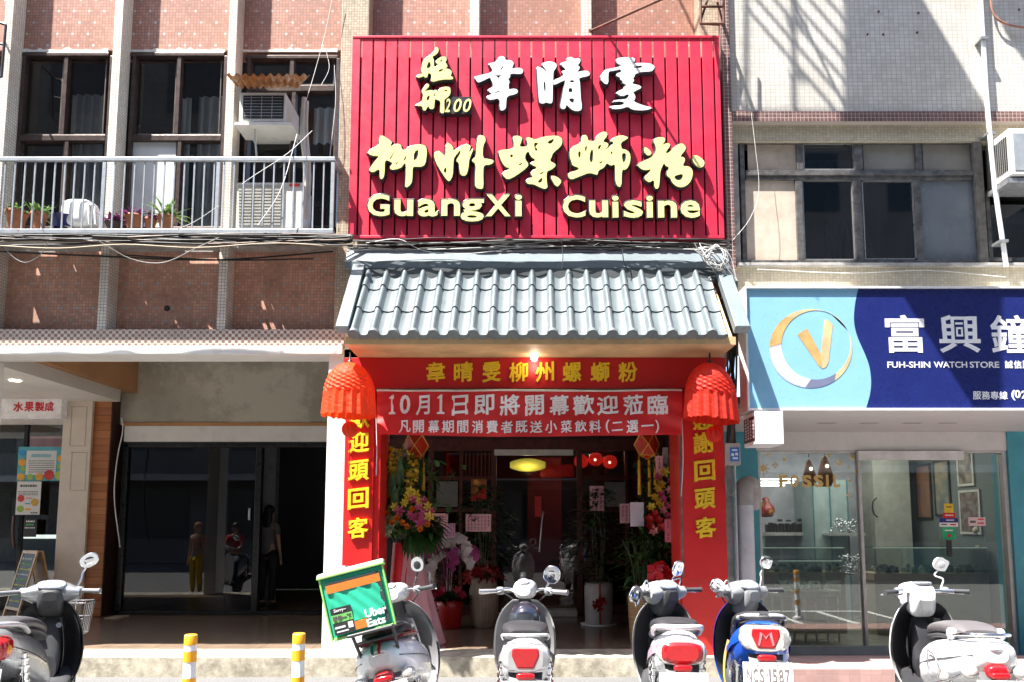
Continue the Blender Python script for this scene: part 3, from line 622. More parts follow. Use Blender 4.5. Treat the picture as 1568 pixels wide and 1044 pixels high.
# steel stays carrying the sign and the pole that sticks out beside it
st = thing('steel_pole', 'thin dark steel pole jutting out over the top of the red signboard', 'pole', tuple(P(905, 47, -.1)))
mb = MB(); q = P(905, 47, .0); e_ = P(1010, 0, -.9); d_ = (e_ - q); mb.cyl(q, q + d_ * 1.6, .014, n=8); mb.cyl(q + Vector((-.02, .12, 0)), q + Vector((0, 0, 0)), .03, n=8); mb.build('rod', rust, st)
br = thing('steel_bracket', 'rusty open steel bracket fixed at the upper corner of the red signboard', 'bracket', tuple(P(1086, 38, -.02)))
mb = MB()
for a, b_ in (((1073, 0, -.35), (1073, 36, -.35)), ((1073, 36, -.35), (1103, 38, -.02)), ((1073, 36, -.35), (1108, 36, -.35)), ((1108, -40, -.35), (1108, 36, -.35)), ((1073, -40, -.35), (1073, 2, -.35)), ((1073, 10, -.35), (1108, 10, -.35)), ((1090, -20, -.3), (1072, 34, -.33)), ((1104, -40, -.02), (1104, 38, -.02)), ((1108, 36, -.35), (1106, 38, -.02)), ((1098, 2, -.35), (1106, 30, -.1))):
    mb.cyl(P(*a), P(*b_), .014, n=6)
mb.build('bars', rust, br)

# ================================================================== TILED AWNING
aw = thing('tiled_awning', 'blue grey glazed tile awning sloping out over the restaurant entrance', 'awning', tuple(P(828, 545, -.3)))
glz = M('blue_grey_glaze', (.125, .152, .163), .42, .0, var=.14, scale=6, coat=.08, dirt=((.065, .08, .085), 3, .5, .8))
glz2 = M('blue_grey_trim', (.19, .228, .245), .3, .2, var=.05, scale=4)
YT, YE = -.12, -.88
pT, pE = P(820, 411, YT), P(820, 512, YE)
wx0, wx1 = PXx(549, 411, YT), PXx(1107, 411, YT)
nrib = 19; pitch = (wx1 - .17 - wx0 - .1) / nrib; tx0 = wx0 + .10
slope = (pE - pT); sl_n = Vector((0, -slope.z, slope.y)).normalized()
if sl_n.z < 0: sl_n = -sl_n
def prof(t):   # cross-section over one pitch: narrow round rib, wide shallow pan
    t %= 1.0
    if t < .38: return .056 * math.sin(t / .38 * PI) ** .62 + .004
    return .004 - .016 * math.sin((t - .38) / .62 * PI)
courses = 3; nu = nrib * 18
for c in range(courses):
    mb = MB(); rows = []
    t0, t1 = c / courses, (c + 1) / courses + .012
    for s_, lift in ((t0, .0), (t0 + .02, .002), (t1, .016), (t1, .002)):
        rows.append([pT + slope * s_ + Vector((0, 0, 0)) + sl_n * (prof(i / 18) + lift) + Vector((tx0 - pT.x + i / 18 * pitch, 0, 0)) for i in range(nu + 1)])
    mb.loft(rows[:3], cap=False, closed=False); mb.loft(rows[2:], cap=False, closed=False, smooth=False)
    mb.build('tile_course', glz, aw)
for i in range(nrib + 1):   # round eave caps
    x = tx0 + (i + .17) * pitch
    if i == nrib: continue
    c = pE + sl_n * .022; mb = MB(); d = slope.normalized()
    mb.cyl(Vector((x, c.y, c.z)) - d * .01, Vector((x, c.y, c.z)) + d * .028, .058, n=16); mb.build('eave_cap', glz, aw, bevel=.006)
mb = MB(); rows = [[pE + slope.normalized() * .02 + sl_n * (prof(i / 18) * .9 + dz) + Vector((tx0 - pT.x + i / 18 * pitch, 0, 0)) for i in range(nu + 1)] for dz in (.02, -.035)]
mb.loft(rows, cap=False, closed=False); mb.build('eave_drip', glz, aw)
ex0, ex1 = PXx(519, 515, YE), PXx(1137, 515, YE)
for sx, xe in ((wx0 - .02, ex0), (wx1 + .02, ex1)):
    wT = .13; sgn = 1 if xe < 0 else -1
    a = Vector((wx0 - .04 if sgn > 0 else wx1 + .04, pT.y + .05, pT.z + .08)); b2 = Vector((a.x, pE.y - .02, pE.z + .02))
    mb = MB(); w2 = Vector((sgn * (.13 if sgn > 0 else .15), 0, 0)); n_ = sl_n * .075
    vs_ = [a, a + w2, b2 + w2, b2]; mb.add([q + n_ for q in vs_] + [q - sl_n * .02 for q in vs_], [(0, 1, 2, 3), (7, 6, 5, 4), (0, 4, 5, 1), (1, 5, 6, 2), (2, 6, 7, 3), (3, 7, 4, 0)]); mb.build('side_trim', glz2, aw, bevel=.008)
mb = MB(); r0, r1 = P(820, 405, -.2), P(820, 381, -.03); rx0, rx1 = PXx(531, 395, -.12), PXx(1113, 395, -.12)
prof_ = [(-.22, r0.z - .05), (-.22, r0.z + .03), (-.06, r1.z), (-.0, r1.z), (-.0, r0.z - .05)]
mb.loft([[Vector((x, y, z)) for y, z in prof_] for x in (rx0, rx1)], smooth=False); mb.build('ridge_flashing', glz2, aw, bevel=.006)
mb = MB(); mb.box(ex0 + .1, ex1 - .1, -.24, .0, pT.z - .2, r0.z - .05); mb.build('ridge_core', M('slate_core', (.06, .07, .075), .7), aw)
zs = PZ(524, YE + .02)
ply = M('pine_plywood', (.62, .42, .22), .6, var=.16, scale=3)
mb = MB(); mb.box(ex0 + .06, ex1 - .06, YE + .03, -.0, zs - .02, zs); mb.build('soffit_board', ply, aw)
mb = MB(); mb.box(ex0 + .06, ex1 - .06, YE + .03, YE + .06, zs, zs + .06); mb.build('eave_batten', ply, aw)
for xa in (ex0 + .09, ex1 - .12):
    mb = MB(); mb.add([Vector((xa + k_, y, z)) for k_ in (0, .03) for y, z in ((YE + .04, zs), (-.02, zs), (-.02, pT.z - .05), (YE + .04, pE.z - .02))], [(0, 1, 2, 3), (4, 7, 6, 5), (0, 4, 5, 1), (1, 5, 6, 2), (2, 6, 7, 3), (3, 7, 4, 0)])
    mb.build('gable_board', ply, aw)
# bulb under the eave
bu = thing('light_bulb', 'lit bare bulb hanging under the awning before the red fascia board', 'lamp', tuple(P(818, 553, -.35)))
bp = P(818, 547, -.35); mb = MB(); mb.cyl((bp.x, -.35, bp.z + .03), (bp.x, -.35, zs - .02), .022, n=12); mb.build('socket', M('cream_socket', (.6, .58, .5), .5), bu)
mb = MB(); mb.se((bp.x, -.35, bp.z), (.038, .038, .045), nu=16, nv=10); mb.build('bulb', M('bulb_glow', (1, .93, .82), .3, emit=4), bu)
pl = bpy.data.lights.new('bulb_light', 'POINT'); pl.energy = .4; pl.color = (1, .86, .68); pl.shadow_soft_size = .04
po = bpy.data.objects.new('bulb_light', pl); COL.objects.link(po); po.parent = bu; po.matrix_parent_inverse = Matrix.Translation(-bu.location); po.location = (bp.x, -.35, bp.z - .07)

# ================================================================== RED FASCIA, BANNER, COUPLETS
yel = M('yellow_lettering', (.80, .52, .02), .35, var=.05); yel_e = M('orange_letter_edge', (.62, .2, .02), .4)
YF = -.23; YBN = -.29
fa = thing('fascia_board', 'long dark red fascia board with yellow characters under the awning', 'sign', tuple(P(810, 598, YF)))
mb = MB()
for a, b_ in ((527, 720), (720.4, 920), (920.4, 1112)): mb.box(PXx(a, 570, YF), PXx(b_, 570, YF), YF, YF + .03, PZ(594, YF), zs - .022)
mb.build('panel', M('fascia_red', (.46, .008, .008), .42, var=.05, scale=2), fa, bevel=.003)
for ch, x in zip('韋晴雯柳州螺螄粉', (667, 709.5, 752.5, 794, 834, 876, 919, 961.5)):
    mb = MB(); ptext(mb, ch, x - 14.5, 553, x + 14.5, 585, YF - .015, .014, .024, rise=.09); mb.build('character', yel, fa)
mb = MB(); mb.box(PXx(527, 570, YF), PXx(1112, 570, YF), YF + .031, -.002, PZ(594, YF) + .03, zs - .022); mb.build('board_frame', M('awning_core', (.2, .14, .09), .8), fa)
ban = thing('banner', 'red cloth opening banner with two rows of white characters strung between the columns', 'banner', tuple(P(812, 665, YBN)))
def bz(u, v):   # sagging cloth point, u across, v down
    top = 598 + (0 if u < .5 else 0); px = 577 + (1044 - 577) * u
    py0 = 599 - 2 * abs(u - .5) ** 2; py1 = 665 + .0 * u + 3 * math.sin(u * PI)
    p = P(px, py0 + (py1 - py0) * v, YBN); p.y += .006 * math.sin(u * 46 + v * 2) * v + .02 * math.sin(u * 11 + v * 3.5) + .009 * math.sin(u * 27 - v * 8) + .012 * math.exp(-u * 9) * math.sin(v * 14 + u * 30) + .012 * math.exp(-(1 - u) * 9) * math.sin(v * 14 - u * 30) + .02 * v * math.sin(u * 4); return p
mb = MB(); nb = 240
rows = [[bz(i / nb, k / 28) for i in range(nb + 1)] for k in range(29)]; back = [[q + Vector((0, .004, 0)) for q in r] for r in rows]
mb.loft(rows, cap=False, closed=False); mb.loft(back, cap=False, closed=False); mb.build('cloth', M('banner_cloth', (.80, .035, .038), .55, var=.05, scale=3, trans=.3), ban)
bw = M('banner_white', (.86, .80, .82), .5, var=.03)
def btext(ch, x0, y0, x1, y1, bold):
    mb = MB()
    if ch == '1':
        pt = [(.0, .0), (1, .0), (1, .09), (.68, .13), (.68, 1), (.5, 1), (.02, .86), (.02, .78), (.34, .8), (.34, .13), (0, .09)]
        a, b = P(x0, y1, YBN), P(x1, y0, YBN); mb.prism([(a.x + (b.x - a.x) * u, a.z + (b.z - a.z) * v) for u, v in pt], YBN, YBN + .003)
    else: ptext(mb, ch, x0, y0, x1, y1, YBN, .003, bold * .85, rise=0 if ch in '0()' else .08)
    out = []
    for q in mb.v:
        px = PX0 + q[0] / (q[1] - CY) * F * .9946 if 0 else None
        u = (q[0] - PXx(577, 632, YBN)) / (PXx(1044, 632, YBN) - PXx(577, 632, YBN)); v = (PZ(599, YBN) - q[2]) / (PZ(599, YBN) - PZ(665, YBN))
        b_ = bz(u, max(0, min(1, v))); out.append((q[0], b_.y - .009 + (q[1] - YBN) * .5, q[2]))
    mb.v = out; mb.build('character', bw, ban)
for ch, x0, x1 in (('1', 595, 606), ('0', 612, 628), ('月', 637, 658), ('1', 669, 681), ('日', 692, 717), ('即', 726, 757), ('將', 765, 796), ('開', 804, 833), ('幕', 841, 872), ('歡', 877, 910), ('迎', 914, 947), ('蒞', 954, 984), ('臨', 991, 1022)):
    btext(ch, x0, 604, x1, 636 if ch not in '10' else 634, .028)
for ch, xc, ww in (('凡', 620, 18), ('開', 641, 17), ('幕', 664.5, 17), ('期', 686, 18), ('間', 708.5, 17), ('消', 731, 17), ('費', 753.5, 18), ('者', 776, 18), ('既', 798.5, 18), ('送', 821, 19), ('小', 844, 18), ('菜', 867, 17), ('飲', 889, 18), ('料', 911, 18), ('(', 930, 6), ('二', 945, 17), ('選', 968, 18), ('一', 991, 19), (')', 1006, 6)):
    y0, y1 = (643, 664)
    if ch == '一': y0, y1 = 651, 654.5
    if ch == '二': y0, y1 = 646, 661
    btext(ch, xc - ww / 2, y0, xc + ww / 2, y1 - 1, .02)
mb = MB(); mb.tube([bz(i / 10, 0) + Vector((0, -.004, .008)) for i in range(11)], .011, 6); mb.build('rope', M('pale_rope', (.7, .66, .6), .8), ban)
def couplet(px0, px1, py0, py1, chars, xs, Y, label, red):
    r = thing('couplet_board', label, 'sign', tuple(P((px0 + px1) / 2, py1, Y)))
    mb = MB(); mb.box(PXx(px0, 760, Y), PXx(px1, 760, Y), Y, -.014, PZ(py1, Y), PZ(py0, Y)); mb.build('board', red, r, bevel=.003)
    for ch, yc, xc in chars:
        mb = MB(); ptext(mb, ch, xc - 16, yc - 17, xc + 16, yc + 17, Y - .035, .034, .026, rise=.11)
        mb.build('character', yel, r)
couplet(526, 571, 596, 866, (('歡', 640, 550), ('迎', 677, 549.5), ('頭', 720, 549), ('回', 763, 548.5), ('客', 808, 548)), 0, -.05, 'red couplet board with yellow characters on the white column', red_pl)
couplet(1046, 1111, 596, 885, (('感', 641, 1077), ('謝', 677, 1078), ('回', 720, 1079.5), ('頭', 763, 1080), ('客', 807, 1081)), 0, -.05, 'red couplet board with yellow characters on the column beside the grey pipe', red_pl)
# ================================================================== HONEYCOMB PAPER LANTERNS
paper_o = M('orange_red_paper', (.80, .085, .015), .6, var=.08, trans=.5); paper_r = M('red_paper', (.76, .035, .014), .6, var=.08, trans=.5)
def honeycomb(px, pyt, pyb, Y, half, label, mat, tilt=0):
    p = P(px, pyt, Y); q = P(px, pyb, Y); H = p.z - q.z; Rm = half
    r = thing('paper_lantern', label, 'lantern', (p.x, Y, q.z), 'honeycomb paper lanterns by the columns')
    n = 60; rings = []; K = 26
    for k in range(K + 1):
        t = k / K; s = t / .62
        R = Rm * .93 * math.sqrt(max(0, 1 - (1 - min(1, s)) ** 2)) if t < .62 else Rm * (.93 + .07 * ((t - .62) / .38))
        R = max(R, .03); z = p.z - H * (t * .9 if t > .0 else 0) * (1 if t < .62 else 1.0) - (H * .1 * t)
        row = []
        for j in range(n):
            if t < .56: a = .0 if (j // 2 + k) % 2 else -.05 * min(1, s * 1.6)
            else: a = -.045 + .045 * math.cos(j / n * 2 * PI * 20)
            a_ = (j + (.2 * math.sin(k * 1.7 + j) if t < .56 else 0)) / n * 2 * PI
            rr = R * (1 + a) + random.uniform(-.002, .002)
            row.append(Vector((p.x + rr * math.cos(a_), Y + rr * math.sin(a_), z + (random.uniform(-.012, .012) if k == K else 0) + tilt * rr * math.cos(a_))))
        rings.append(row)
    mb = MB(); mb.loft(rings, cap=False, smooth=False); mb.build('shade', mat, r)
    mb = MB(); mb.lathe([(.01, 0), (.035, .0), (.03, .02), (.012, .04), (.008, .12)], (p.x, Y, p.z - .01), 12); mb.build('hanger', black, r)
    mb = MB(); mb.cyl((p.x, Y, q.z + H * .5), (p.x + .02, Y, q.z - .05), .004, n=6); mb.build('cord', mat, r)
    c = Vector((p.x + .02, Y - .02, q.z - .14)); mb = MB(); rg = []
    for i in range(13):
        ph = -PI / 2 + PI * i / 12; rg.append([c + Vector((.085 * math.cos(ph) * math.cos(j * PI / 12) * (1 if j % 2 else .86), .085 * math.cos(ph) * math.sin(j * PI / 12) * (1 if j % 2 else .86), .085 * math.sin(ph))) for j in range(24)])
    mb.loft(rg, cap=False, smooth=False); mb.build('paper_ball', mat, r)
    mb = MB(); mb.tube([c + Vector((0, 0, -.08)), c + Vector((.004, -.01, -.2)), c + Vector((0, 0, -.42))], .005, 5); mb.build('tail', mat, r)
honeycomb(536, 555, 637, -.62, .285, 'orange red honeycomb paper lantern hanging at the white column', paper_o, -.02)
honeycomb(1087, 556, 644, -.62, .285, 'deep red honeycomb paper lantern hanging by the tangled cables and blue sign', paper_r, -.12)
# faceted lanterns with gold tassels, just inside the entrance
def facet(px, py, Y, label, tx):
    p = P(px, py, Y); r = thing('tassel_lantern', label, 'lantern', tuple(p), 'faceted lanterns with gold tassels')
    mb = MB(); s = .15
    mb.cyl(p + Vector((0, 0, s * 1.1)), p + Vector((0, 0, .12 + s)), .008)
    v = [p + Vector(q) * s for q in ((1, 0, .0), (-1, 0, 0), (0, 1, 0), (0, -1, 0), (.55, .55, .85), (-.55, .55, .85), (-.55, -.55, .85), (.55, -.55, .85), (.55, .55, -.85), (-.55, .55, -.85), (-.55, -.55, -.85), (.55, -.55, -.85), (0, 0, 1.15), (0, 0, -1.15))]
    f = []
    for a, b in (((0, 4), (7,)), ): pass
    T_ = [(0, 4, 7), (0, 7, 11), (0, 11, 8), (0, 8, 4), (1, 6, 5), (1, 5, 9), (1, 9, 10), (1, 10, 6), (2, 5, 4), (2, 4, 8), (2, 8, 9), (2, 9, 5), (3, 7, 6), (3, 6, 10), (3, 10, 11), (3, 11, 7), (12, 4, 5), (12, 5, 6), (12, 6, 7), (12, 7, 4), (13, 9, 8), (13, 10, 9), (13, 11, 10), (13, 8, 11)]
    mb.add(v, T_, 0); mb.build('shade', M('red_lantern_film', (.72, .05, .015), .3, var=.1, trans=.3), r)
    mb = MB()
    for a, b in ((3, 7), (3, 6), (3, 10), (3, 11), (12, 7), (12, 6), (0, 7), (1, 6), (0, 11), (1, 10), (13, 10), (13, 11), (7, 6), (10, 11)): mb.cyl(v[a], v[b], .007, n=5)
    mb.build('gold_edging', M('gold_trim', (.8, .42, .05), .35, .3), r)
    for dx, L in tx:
        mb = MB(); a = p + Vector((dx, -.05, -.1)); mb.cyl(a, a + Vector((0, 0, -.1)), .003, n=5); mb.lathe([(.006, 0), (.016, -.02), (.02, -L + .12), (.022, -L)], a + Vector((0, 0, -.08)), 10); mb.build('tassel', M('gold_tassel', (.75, .40, .03), .5), r)
facet(637, 683, .75, 'faceted red lantern with gold tassels over the yellow flower arrangement', ((.10, .36), (-.07, .30), (.02, .25)))
facet(990, 681, .75, 'faceted red lantern with gold tassels near the pinned pink cards', ((-.10, .42), (.02, .44), (.13, .40), (.09, .3)))

# ================================================================== RESTAURANT FRONT inside the arcade
rs = thing('restaurant_storefront', 'dark red timber restaurant front with glass doors behind the potted plants', 'shop front', (PXx(815, 940, YB), YB, FZ))
mah = M('mahogany', (.10, .018, .012), .45, var=.3, scale=9); mah2 = M('dark_mahogany', (.05, .012, .01), .5, var=.3, scale=9)
zl_, zt_ = PZ(690, YB), 4.35
mb = MB(); mb.R(585, 672, 1017, 690, YB, .14); mb.build('lintel', mah, rs, bevel=.006)
mb = MB(); mb.box(PXx(585, 600, YB), PXx(1017, 600, YB), YB + .02, YB + .1, PZ(672, YB), 4.35); mb.build('upper_panel', mah2, rs)
for a, c in ((585, 592), (655, 663), (703, 708), (752, 760), (884, 892), (958, 963), (1008, 1016)):
    mb = MB(); mb.box(PXx(a, 800, YB), PXx(c, 800, YB), YB - .01, YB + .1, FZ, zl_); mb.build('post', mah, rs, bevel=.005)
for a, c in ((592, 752), (892, 1016)):
    for y0, y1 in ((729, 735), (778, 784), (858, 864), (926, 942)):
        mb = MB(); mb.box(PXx(a, 800, YB), PXx(c, 800, YB), YB + .005, YB + .09, PZ(y1, YB) if y1 < 940 else FZ, PZ(y0, YB)); mb.build('rail', mah, rs, bevel=.004)
    mb = MB(); mb.box(PXx(a, 800, YB), PXx(c, 800, YB), YB + .045, YB + .05, FZ + .1, zl_); mb.build('pane', glass('bronze_glass', (.4, .38, .36), .07), rs)
    mb = MB(); mb.box(PXx(a, 800, YB), PXx(c, 800, YB), YB + .06, YB + .08, FZ + .1, PZ(862, YB)); mb.build('lower_panel', mah2, rs)
for i in range(7):
    mb = MB(); x = 712 + i * 6; mb.R(x, 692, x + 2, 729, YB + .02, .03); mb.build('lattice_bar', mah, rs)
mb = MB(); mb.R(668, 737, 701, 776, YB + .03, .01); mb.build('frosted_pane', M('frosted_grey', (.2, .2, .19), .6), rs)
mb = MB(); mb.R(926, 738, 957, 776, YB + .03, .01); mb.build('frosted_pane', M('frosted_grey', (.2, .2, .19), .6), rs)
for i in range(11):   # brick piers low beside the door
    mb = MB(); y = 864 + i * 6; mb.R(895, y, 925, y + 4.6, YB + .0, .05); mb.build('brick', M('dark_brick', (.12, .045, .03), .8, var=.3, scale=14), rs)
mb = MB(); mb.R(760, 690, 884, 937, YB + .05, .008); mb.build('glass_door', darkglass, rs)
mb = MB(); mb.R(757, 688, 878, 697, YB - .03, .05); mb.build('door_track', M('door_track_white', (.7, .66, .6), .4), rs, bevel=.004)
mb = MB(); mb.box(PXx(768, 940, YB), PXx(882, 940, YB), YB - .25, YB + .04, FZ, PZ(934, YB - .25)); mb.build('door_step', M('pale_sill', (.55, .5, .46), .4), rs, bevel=.006)
mb = MB(); mb.tube([P(832, 783, YB - .04), P(830, 800, YB - .06), P(826, 845, YB - .04)], .012, 8); mb.build('door_handle', steel, rs)
mb = MB(); mb.box(PXx(585, 800, YB), 2.25, 8.4, 8.5, FZ, 4.3); mb.box(2.25, 2.3, .5, 8.5, FZ, 4.35); mb.box(PXx(585, 800, YB), 2.25, YB + .12, 8.4, 3.4, 3.5)
mb.build('interior', M('dark_red_interior', (.06, .02, .016), .6, var=.3), rs)
mb = MB(); mb.box(.1, .75, 6.5, 6.6, FZ, 2.9); mb.build('red_curtain', M('dim_red_cloth', (.28, .012, .012), .7), rs)
for x in (-1.2, .9):
    t_ = thing('dining_table', 'dark wooden dining table ' + ('left' if x < 0 else 'right') + ' of the doorway inside the restaurant', 'table', (x, 5.6, FZ))
    mb = MB(); mb.box(x - .4, x + .4, 5.3, 5.95, FZ + .72, FZ + .76); mb.build('top', mah, t_, bevel=.005)
    for sx in (-.36, .36):
        for sy in (5.34, 5.9): mb = MB(); mb.box(x + sx - .025, x + sx + .025, sy - .025, sy + .025, FZ, FZ + .72); mb.build('leg', mah, t_)
yl = thing('ceiling_lamp', 'long glowing yellow spindle shaped lamp behind the glass door', 'lamp', tuple(P(808, 712, 4.6)))
c = P(808, 712, 4.6); mb = MB(); a = P(781, 712, 4.6).x - c.x; rg = []
for i in range(15):
    t = i / 14; rr = .115 * math.sin(PI * (.08 + .84 * t)) ** .6 * (1 - .03 * (i % 2)); rg.append([c + Vector((a + (-2 * a) * t, rr * math.cos(j * PI / 9), rr * math.sin(j * PI / 9))) for j in range(18)])
mb.loft(rg); mb.build('shade', M('yellow_lamp_glow', (1, .80, .10), .4, emit=.75), yl)
mb = MB(); mb.cyl(c + Vector((-.15, 0, .1)), c + Vector((-.15, 0, .6)), .005); mb.cyl(c + Vector((.15, 0, .1)), c + Vector((.15, 0, .6)), .005); mb.build('cord', black, yl)
for nm, q_, en, cl_ in (('lamp_light', c + Vector((0, -.25, -.1)), 7, (1, .8, .45)), ('room_fill', Vector((.9, 5.6, 3.1)), 16, (1, .75, .5))):  # second light has no fixture, added to brighten the dark room
    pl = bpy.data.lights.new(nm, 'POINT'); pl.energy = en; pl.color = cl_; pl.shadow_soft_size = .12; po = bpy.data.objects.new(nm, pl); COL.objects.link(po); po.parent = yl; po.matrix_parent_inverse = Matrix.Translation(-yl.location); po.location = q_
lg = M('red_lamp_glow', (.85, .03, .02), .4, emit=.55)
for i, (px, py, lab) in enumerate(((890, 706, 'round glowing red lantern nearest the yellow spindle lamp'), (912, 703, 'round glowing red lantern in the middle of the inside three'), (934, 707, 'round glowing red lantern furthest from the yellow spindle lamp'))):
    p = P(px, py, 4.7); l = thing('red_lantern', lab, 'lantern', tuple(p), 'red lanterns inside the restaurant')
    mb = MB(); mb.lathe([(.05, -.11), (.105, -.07), (.125, 0), (.105, .07), (.05, .11)], p, 16); mb.build('shade', lg, l)
    mb = MB(); mb.cyl(p + Vector((0, 0, .1)), p + Vector((0, 0, .7)), .006); mb.build('cord', black, l)
    mb = MB(); mb.se(p + Vector((-.02, -.13, -.02)), (.022, .022, .022), nu=8, nv=6); mb.build('bulb', M('bulb_glow', (1, .93, .82), .3, emit=4), l)
hb = MB(); hb.R(828, 711, 878, 730, 4.7, .02); solo(hb, 'hanging_banner', M('glowing_red_cloth', (.5, .02, .02), .6, emit=.08), 'small red cloth strip hanging beside the yellow spindle lamp', 'banner')  # faint glow put into the cloth's material; the strip is no lamp
rp = MB(); rp.R(819, 760, 829, 791, YB + .03, .004); solo(rp, 'door_couplet', red_pl, 'narrow red paper strip stuck on the middle of the glass door', 'sticker')
poster(721, 733, 745, 767, YB - .015, M('orange_brown_print', (.35, .1, .03), .5), [('c', 733, 745, 7, 0, M('brown_face', (.45, .2, .06), .5)), ('r', 722, 758, 744, 766, red_pl), ('c', 729, 738, 4, 0, fr_o), ('c', 738, 752, 5, 0, red_pl)], 'orange new year print stuck on the timber front above the framed pink card', 'door_print', 'poster')

# ================================================================== PLANTS AND FLOWERS
def leafm(name, c, tr=.3): return M(name, c, .4, var=.3, scale=14, trans=tr)
lf_d = leafm('deep_leaf', (.03, .08, .022)); lf_m = leafm('mid_leaf', (.05, .13, .03)); lf_l = leafm('light_leaf', (.10, .19, .04)); lf_w = leafm('pale_striped_leaf', (.35, .45, .25))
def rdir(up=0):
    while 1:
        d = Vector((random.uniform(-1, 1), random.uniform(-1, 1), random.uniform(-1, 1)))
        if .05 < d.length < 1: d.normalize(); d.z += up; return d.normalized()
def blade(mb, p, d, L, W, droop=.3, n=4, fold=.25, mi=0):
    """one curved, folded leaf"""
    d = d.normalized(); side = d.cross(Vector((0, 0, 1)));
    if side.length < .1: side = Vector((1, 0, 0))
    side.normalize(); up = side.cross(d).normalized(); v = []; f = []
    for i in range(n + 1):
        t = i / n; c = p + d * L * t - Vector((0, 0, 1)) * droop * L * t * t; w_ = W * math.sin(PI * min(1, .12 + .88 * t) ** .8) ** .8 * (1 if i < n else 0.05)
        v += [c - side * w_ + up * fold * w_, c, c + side * w_ + up * fold * w_]
    for i in range(n):
        a = i * 3; f += [(a, a + 1, a + 4, a + 3), (a + 1, a + 2, a + 5, a + 4)]
    mb.add(v, f, mi, True)
def flower(mb, p, d, r, petals=5, cup=.25, w=.5, mi=0):
    d = d.normalized(); a = d.orthogonal().normalized(); b = d.cross(a); o = random.random()
    for k in range(petals):
        t = (k + o) * 2 * PI / petals; q = (a * math.cos(t) + b * math.sin(t)); s = d.cross(q)
        v = [p, p + q * r * .55 + s * r * w * .6 + d * cup * r * .5, p + q * r + d * cup * r * .7, p + q * r * .55 - s * r * w * .6 + d * cup * r * .5, p + q * r * .5 + d * cup * r * .15]
        mb.add(v, [(0, 1, 4), (1, 2, 4), (2, 3, 4), (3, 0, 4)], mi, True)
def rose(mb, p, d, r):
    for k in range(4): flower(mb, p + d * .1 * r * k, d, r * (1 - .2 * k), 5, .5 + .5 * k, .9)
def pot(r, prof, c, mats, name='pot', flute=0, nf=0, n=28, parent=None):
    mb = MB(); mb.lathe(prof, c, n, cap=True, flute=flute, nf=nf); return mb.build(name, mats, parent)
# -- tall arrangement in the pink draped stand
fl = thing('flower_stand', 'tall congratulation flower stand with yellow orchids and a pink cloth draped base', 'flower stand', (PXx(612, 985, .75), .75, FZ))
base = Vector((PXx(622, 985, .75), .75, FZ))
pinkc = M('pink_tulle', (.78, .42, .47), .7, var=.08, trans=.35); redc = M('red_satin', (.66, .02, .03), .35, trans=.15)
n = 64; rg = []
for k in range(13):
    t = k / 12; R = .16 + .2 * t ** 1.2
    rg.append([base + Vector((R * (1 + .13 * t * math.sin(j * 2 * PI / n * 9 + k * .1)) * math.cos(j * 2 * PI / n) + .06 * t, R * .8 * (1 + .12 * t * math.sin(j * 2 * PI / n * 9)) * math.sin(j * 2 * PI / n), 1.14 * (1 - t) + .02 + .03 * t * math.sin(j * 2 * PI / n * 4))) for j in range(n)])
mb = MB(); mb.loft(rg, cap=False); mb.build('draped_cloth', pinkc, fl)
mb = MB(); rows = []
for k in range(13):
    t = k / 12; rows.append([base + Vector((-.14 + .20 * s - .02 + .0 - .05 * t, -.155 - .10 * t - .02 * math.sin(s * 7) + .12 * abs(s - .55), 1.14 - 1.0 * t * (1 - .25 * s) + .04)) for s in [i / 8 for i in range(9)]])
mb.loft(rows, cap=False, closed=False); mb.build('red_sash', redc, fl)
mb = MB(); mb.lathe([(.14, 1.1), (.16, 1.2), (.1, 1.22)], base, 20); mb.build('vase', black, fl)
ctr = base + Vector((.0, -.02, 1.62))
def A(px, py, Y=.6): return P(px, py, Y)
mb = MB()
for i in range(520):
    p = A(random.gauss(614, 26), random.uniform(700, 815), random.uniform(.45, 1.0)); blade(mb, p, rdir(.2), random.uniform(.08, .22), random.uniform(.015, .04), .4)
for i in range(40): p = A(random.gauss(605, 28), random.uniform(690, 760), random.uniform(.6, 1.0)); blade(mb, p, rdir(.9), random.uniform(.15, .3), random.uniform(.01, .03), .3)
mb.build('dark_foliage', lf_m, fl)
mb = MB()
for px, py, dx, dz, L in ((600, 800, -1, -.2, .3), (590, 806, -.8, -.3, .28), (650, 805, .9, -.3, .34), (640, 812, .5, -.6, .34), (660, 798, 1, -.1, .3), (630, 815, .1, -.8, .3), (655, 815, .8, -.7, .3)):
    p = A(px, py, .5)
    for k in range(9):
        t = (k - 4) / 4; d = Vector((dx + t * .9 * dz, -.4, dz - t * .9 * dx)); blade(mb, p, d, L * (1 - .3 * abs(t)), .035, .3)
mb.build('monstera_leaf', leafm('monstera_green', (.05, .13, .03)), fl)
mb = MB()
for i in range(34): p = A(random.gauss(592, 12), random.uniform(788, 818), .4); blade(mb, p, rdir(-.1), random.uniform(.09, .17), random.uniform(.025, .045), .4)
mb.build('pale_leaf', lf_w, fl)
mb = MB()
for px, py, L in ((612, 735, .5), (604, 770, .45), (622, 755, .4), (600, 740, .35), (625, 772, .3)): blade(mb, A(px, py + 22, .45), Vector((random.uniform(-.2, .1), -.15, 1)), L, .05, .1)
mb.build('broad_leaf', leafm('broad_green', (.05, .14, .035)), fl)
yo = M('yellow_petal', (.78, .58, .05), .5, var=.15, trans=.3)
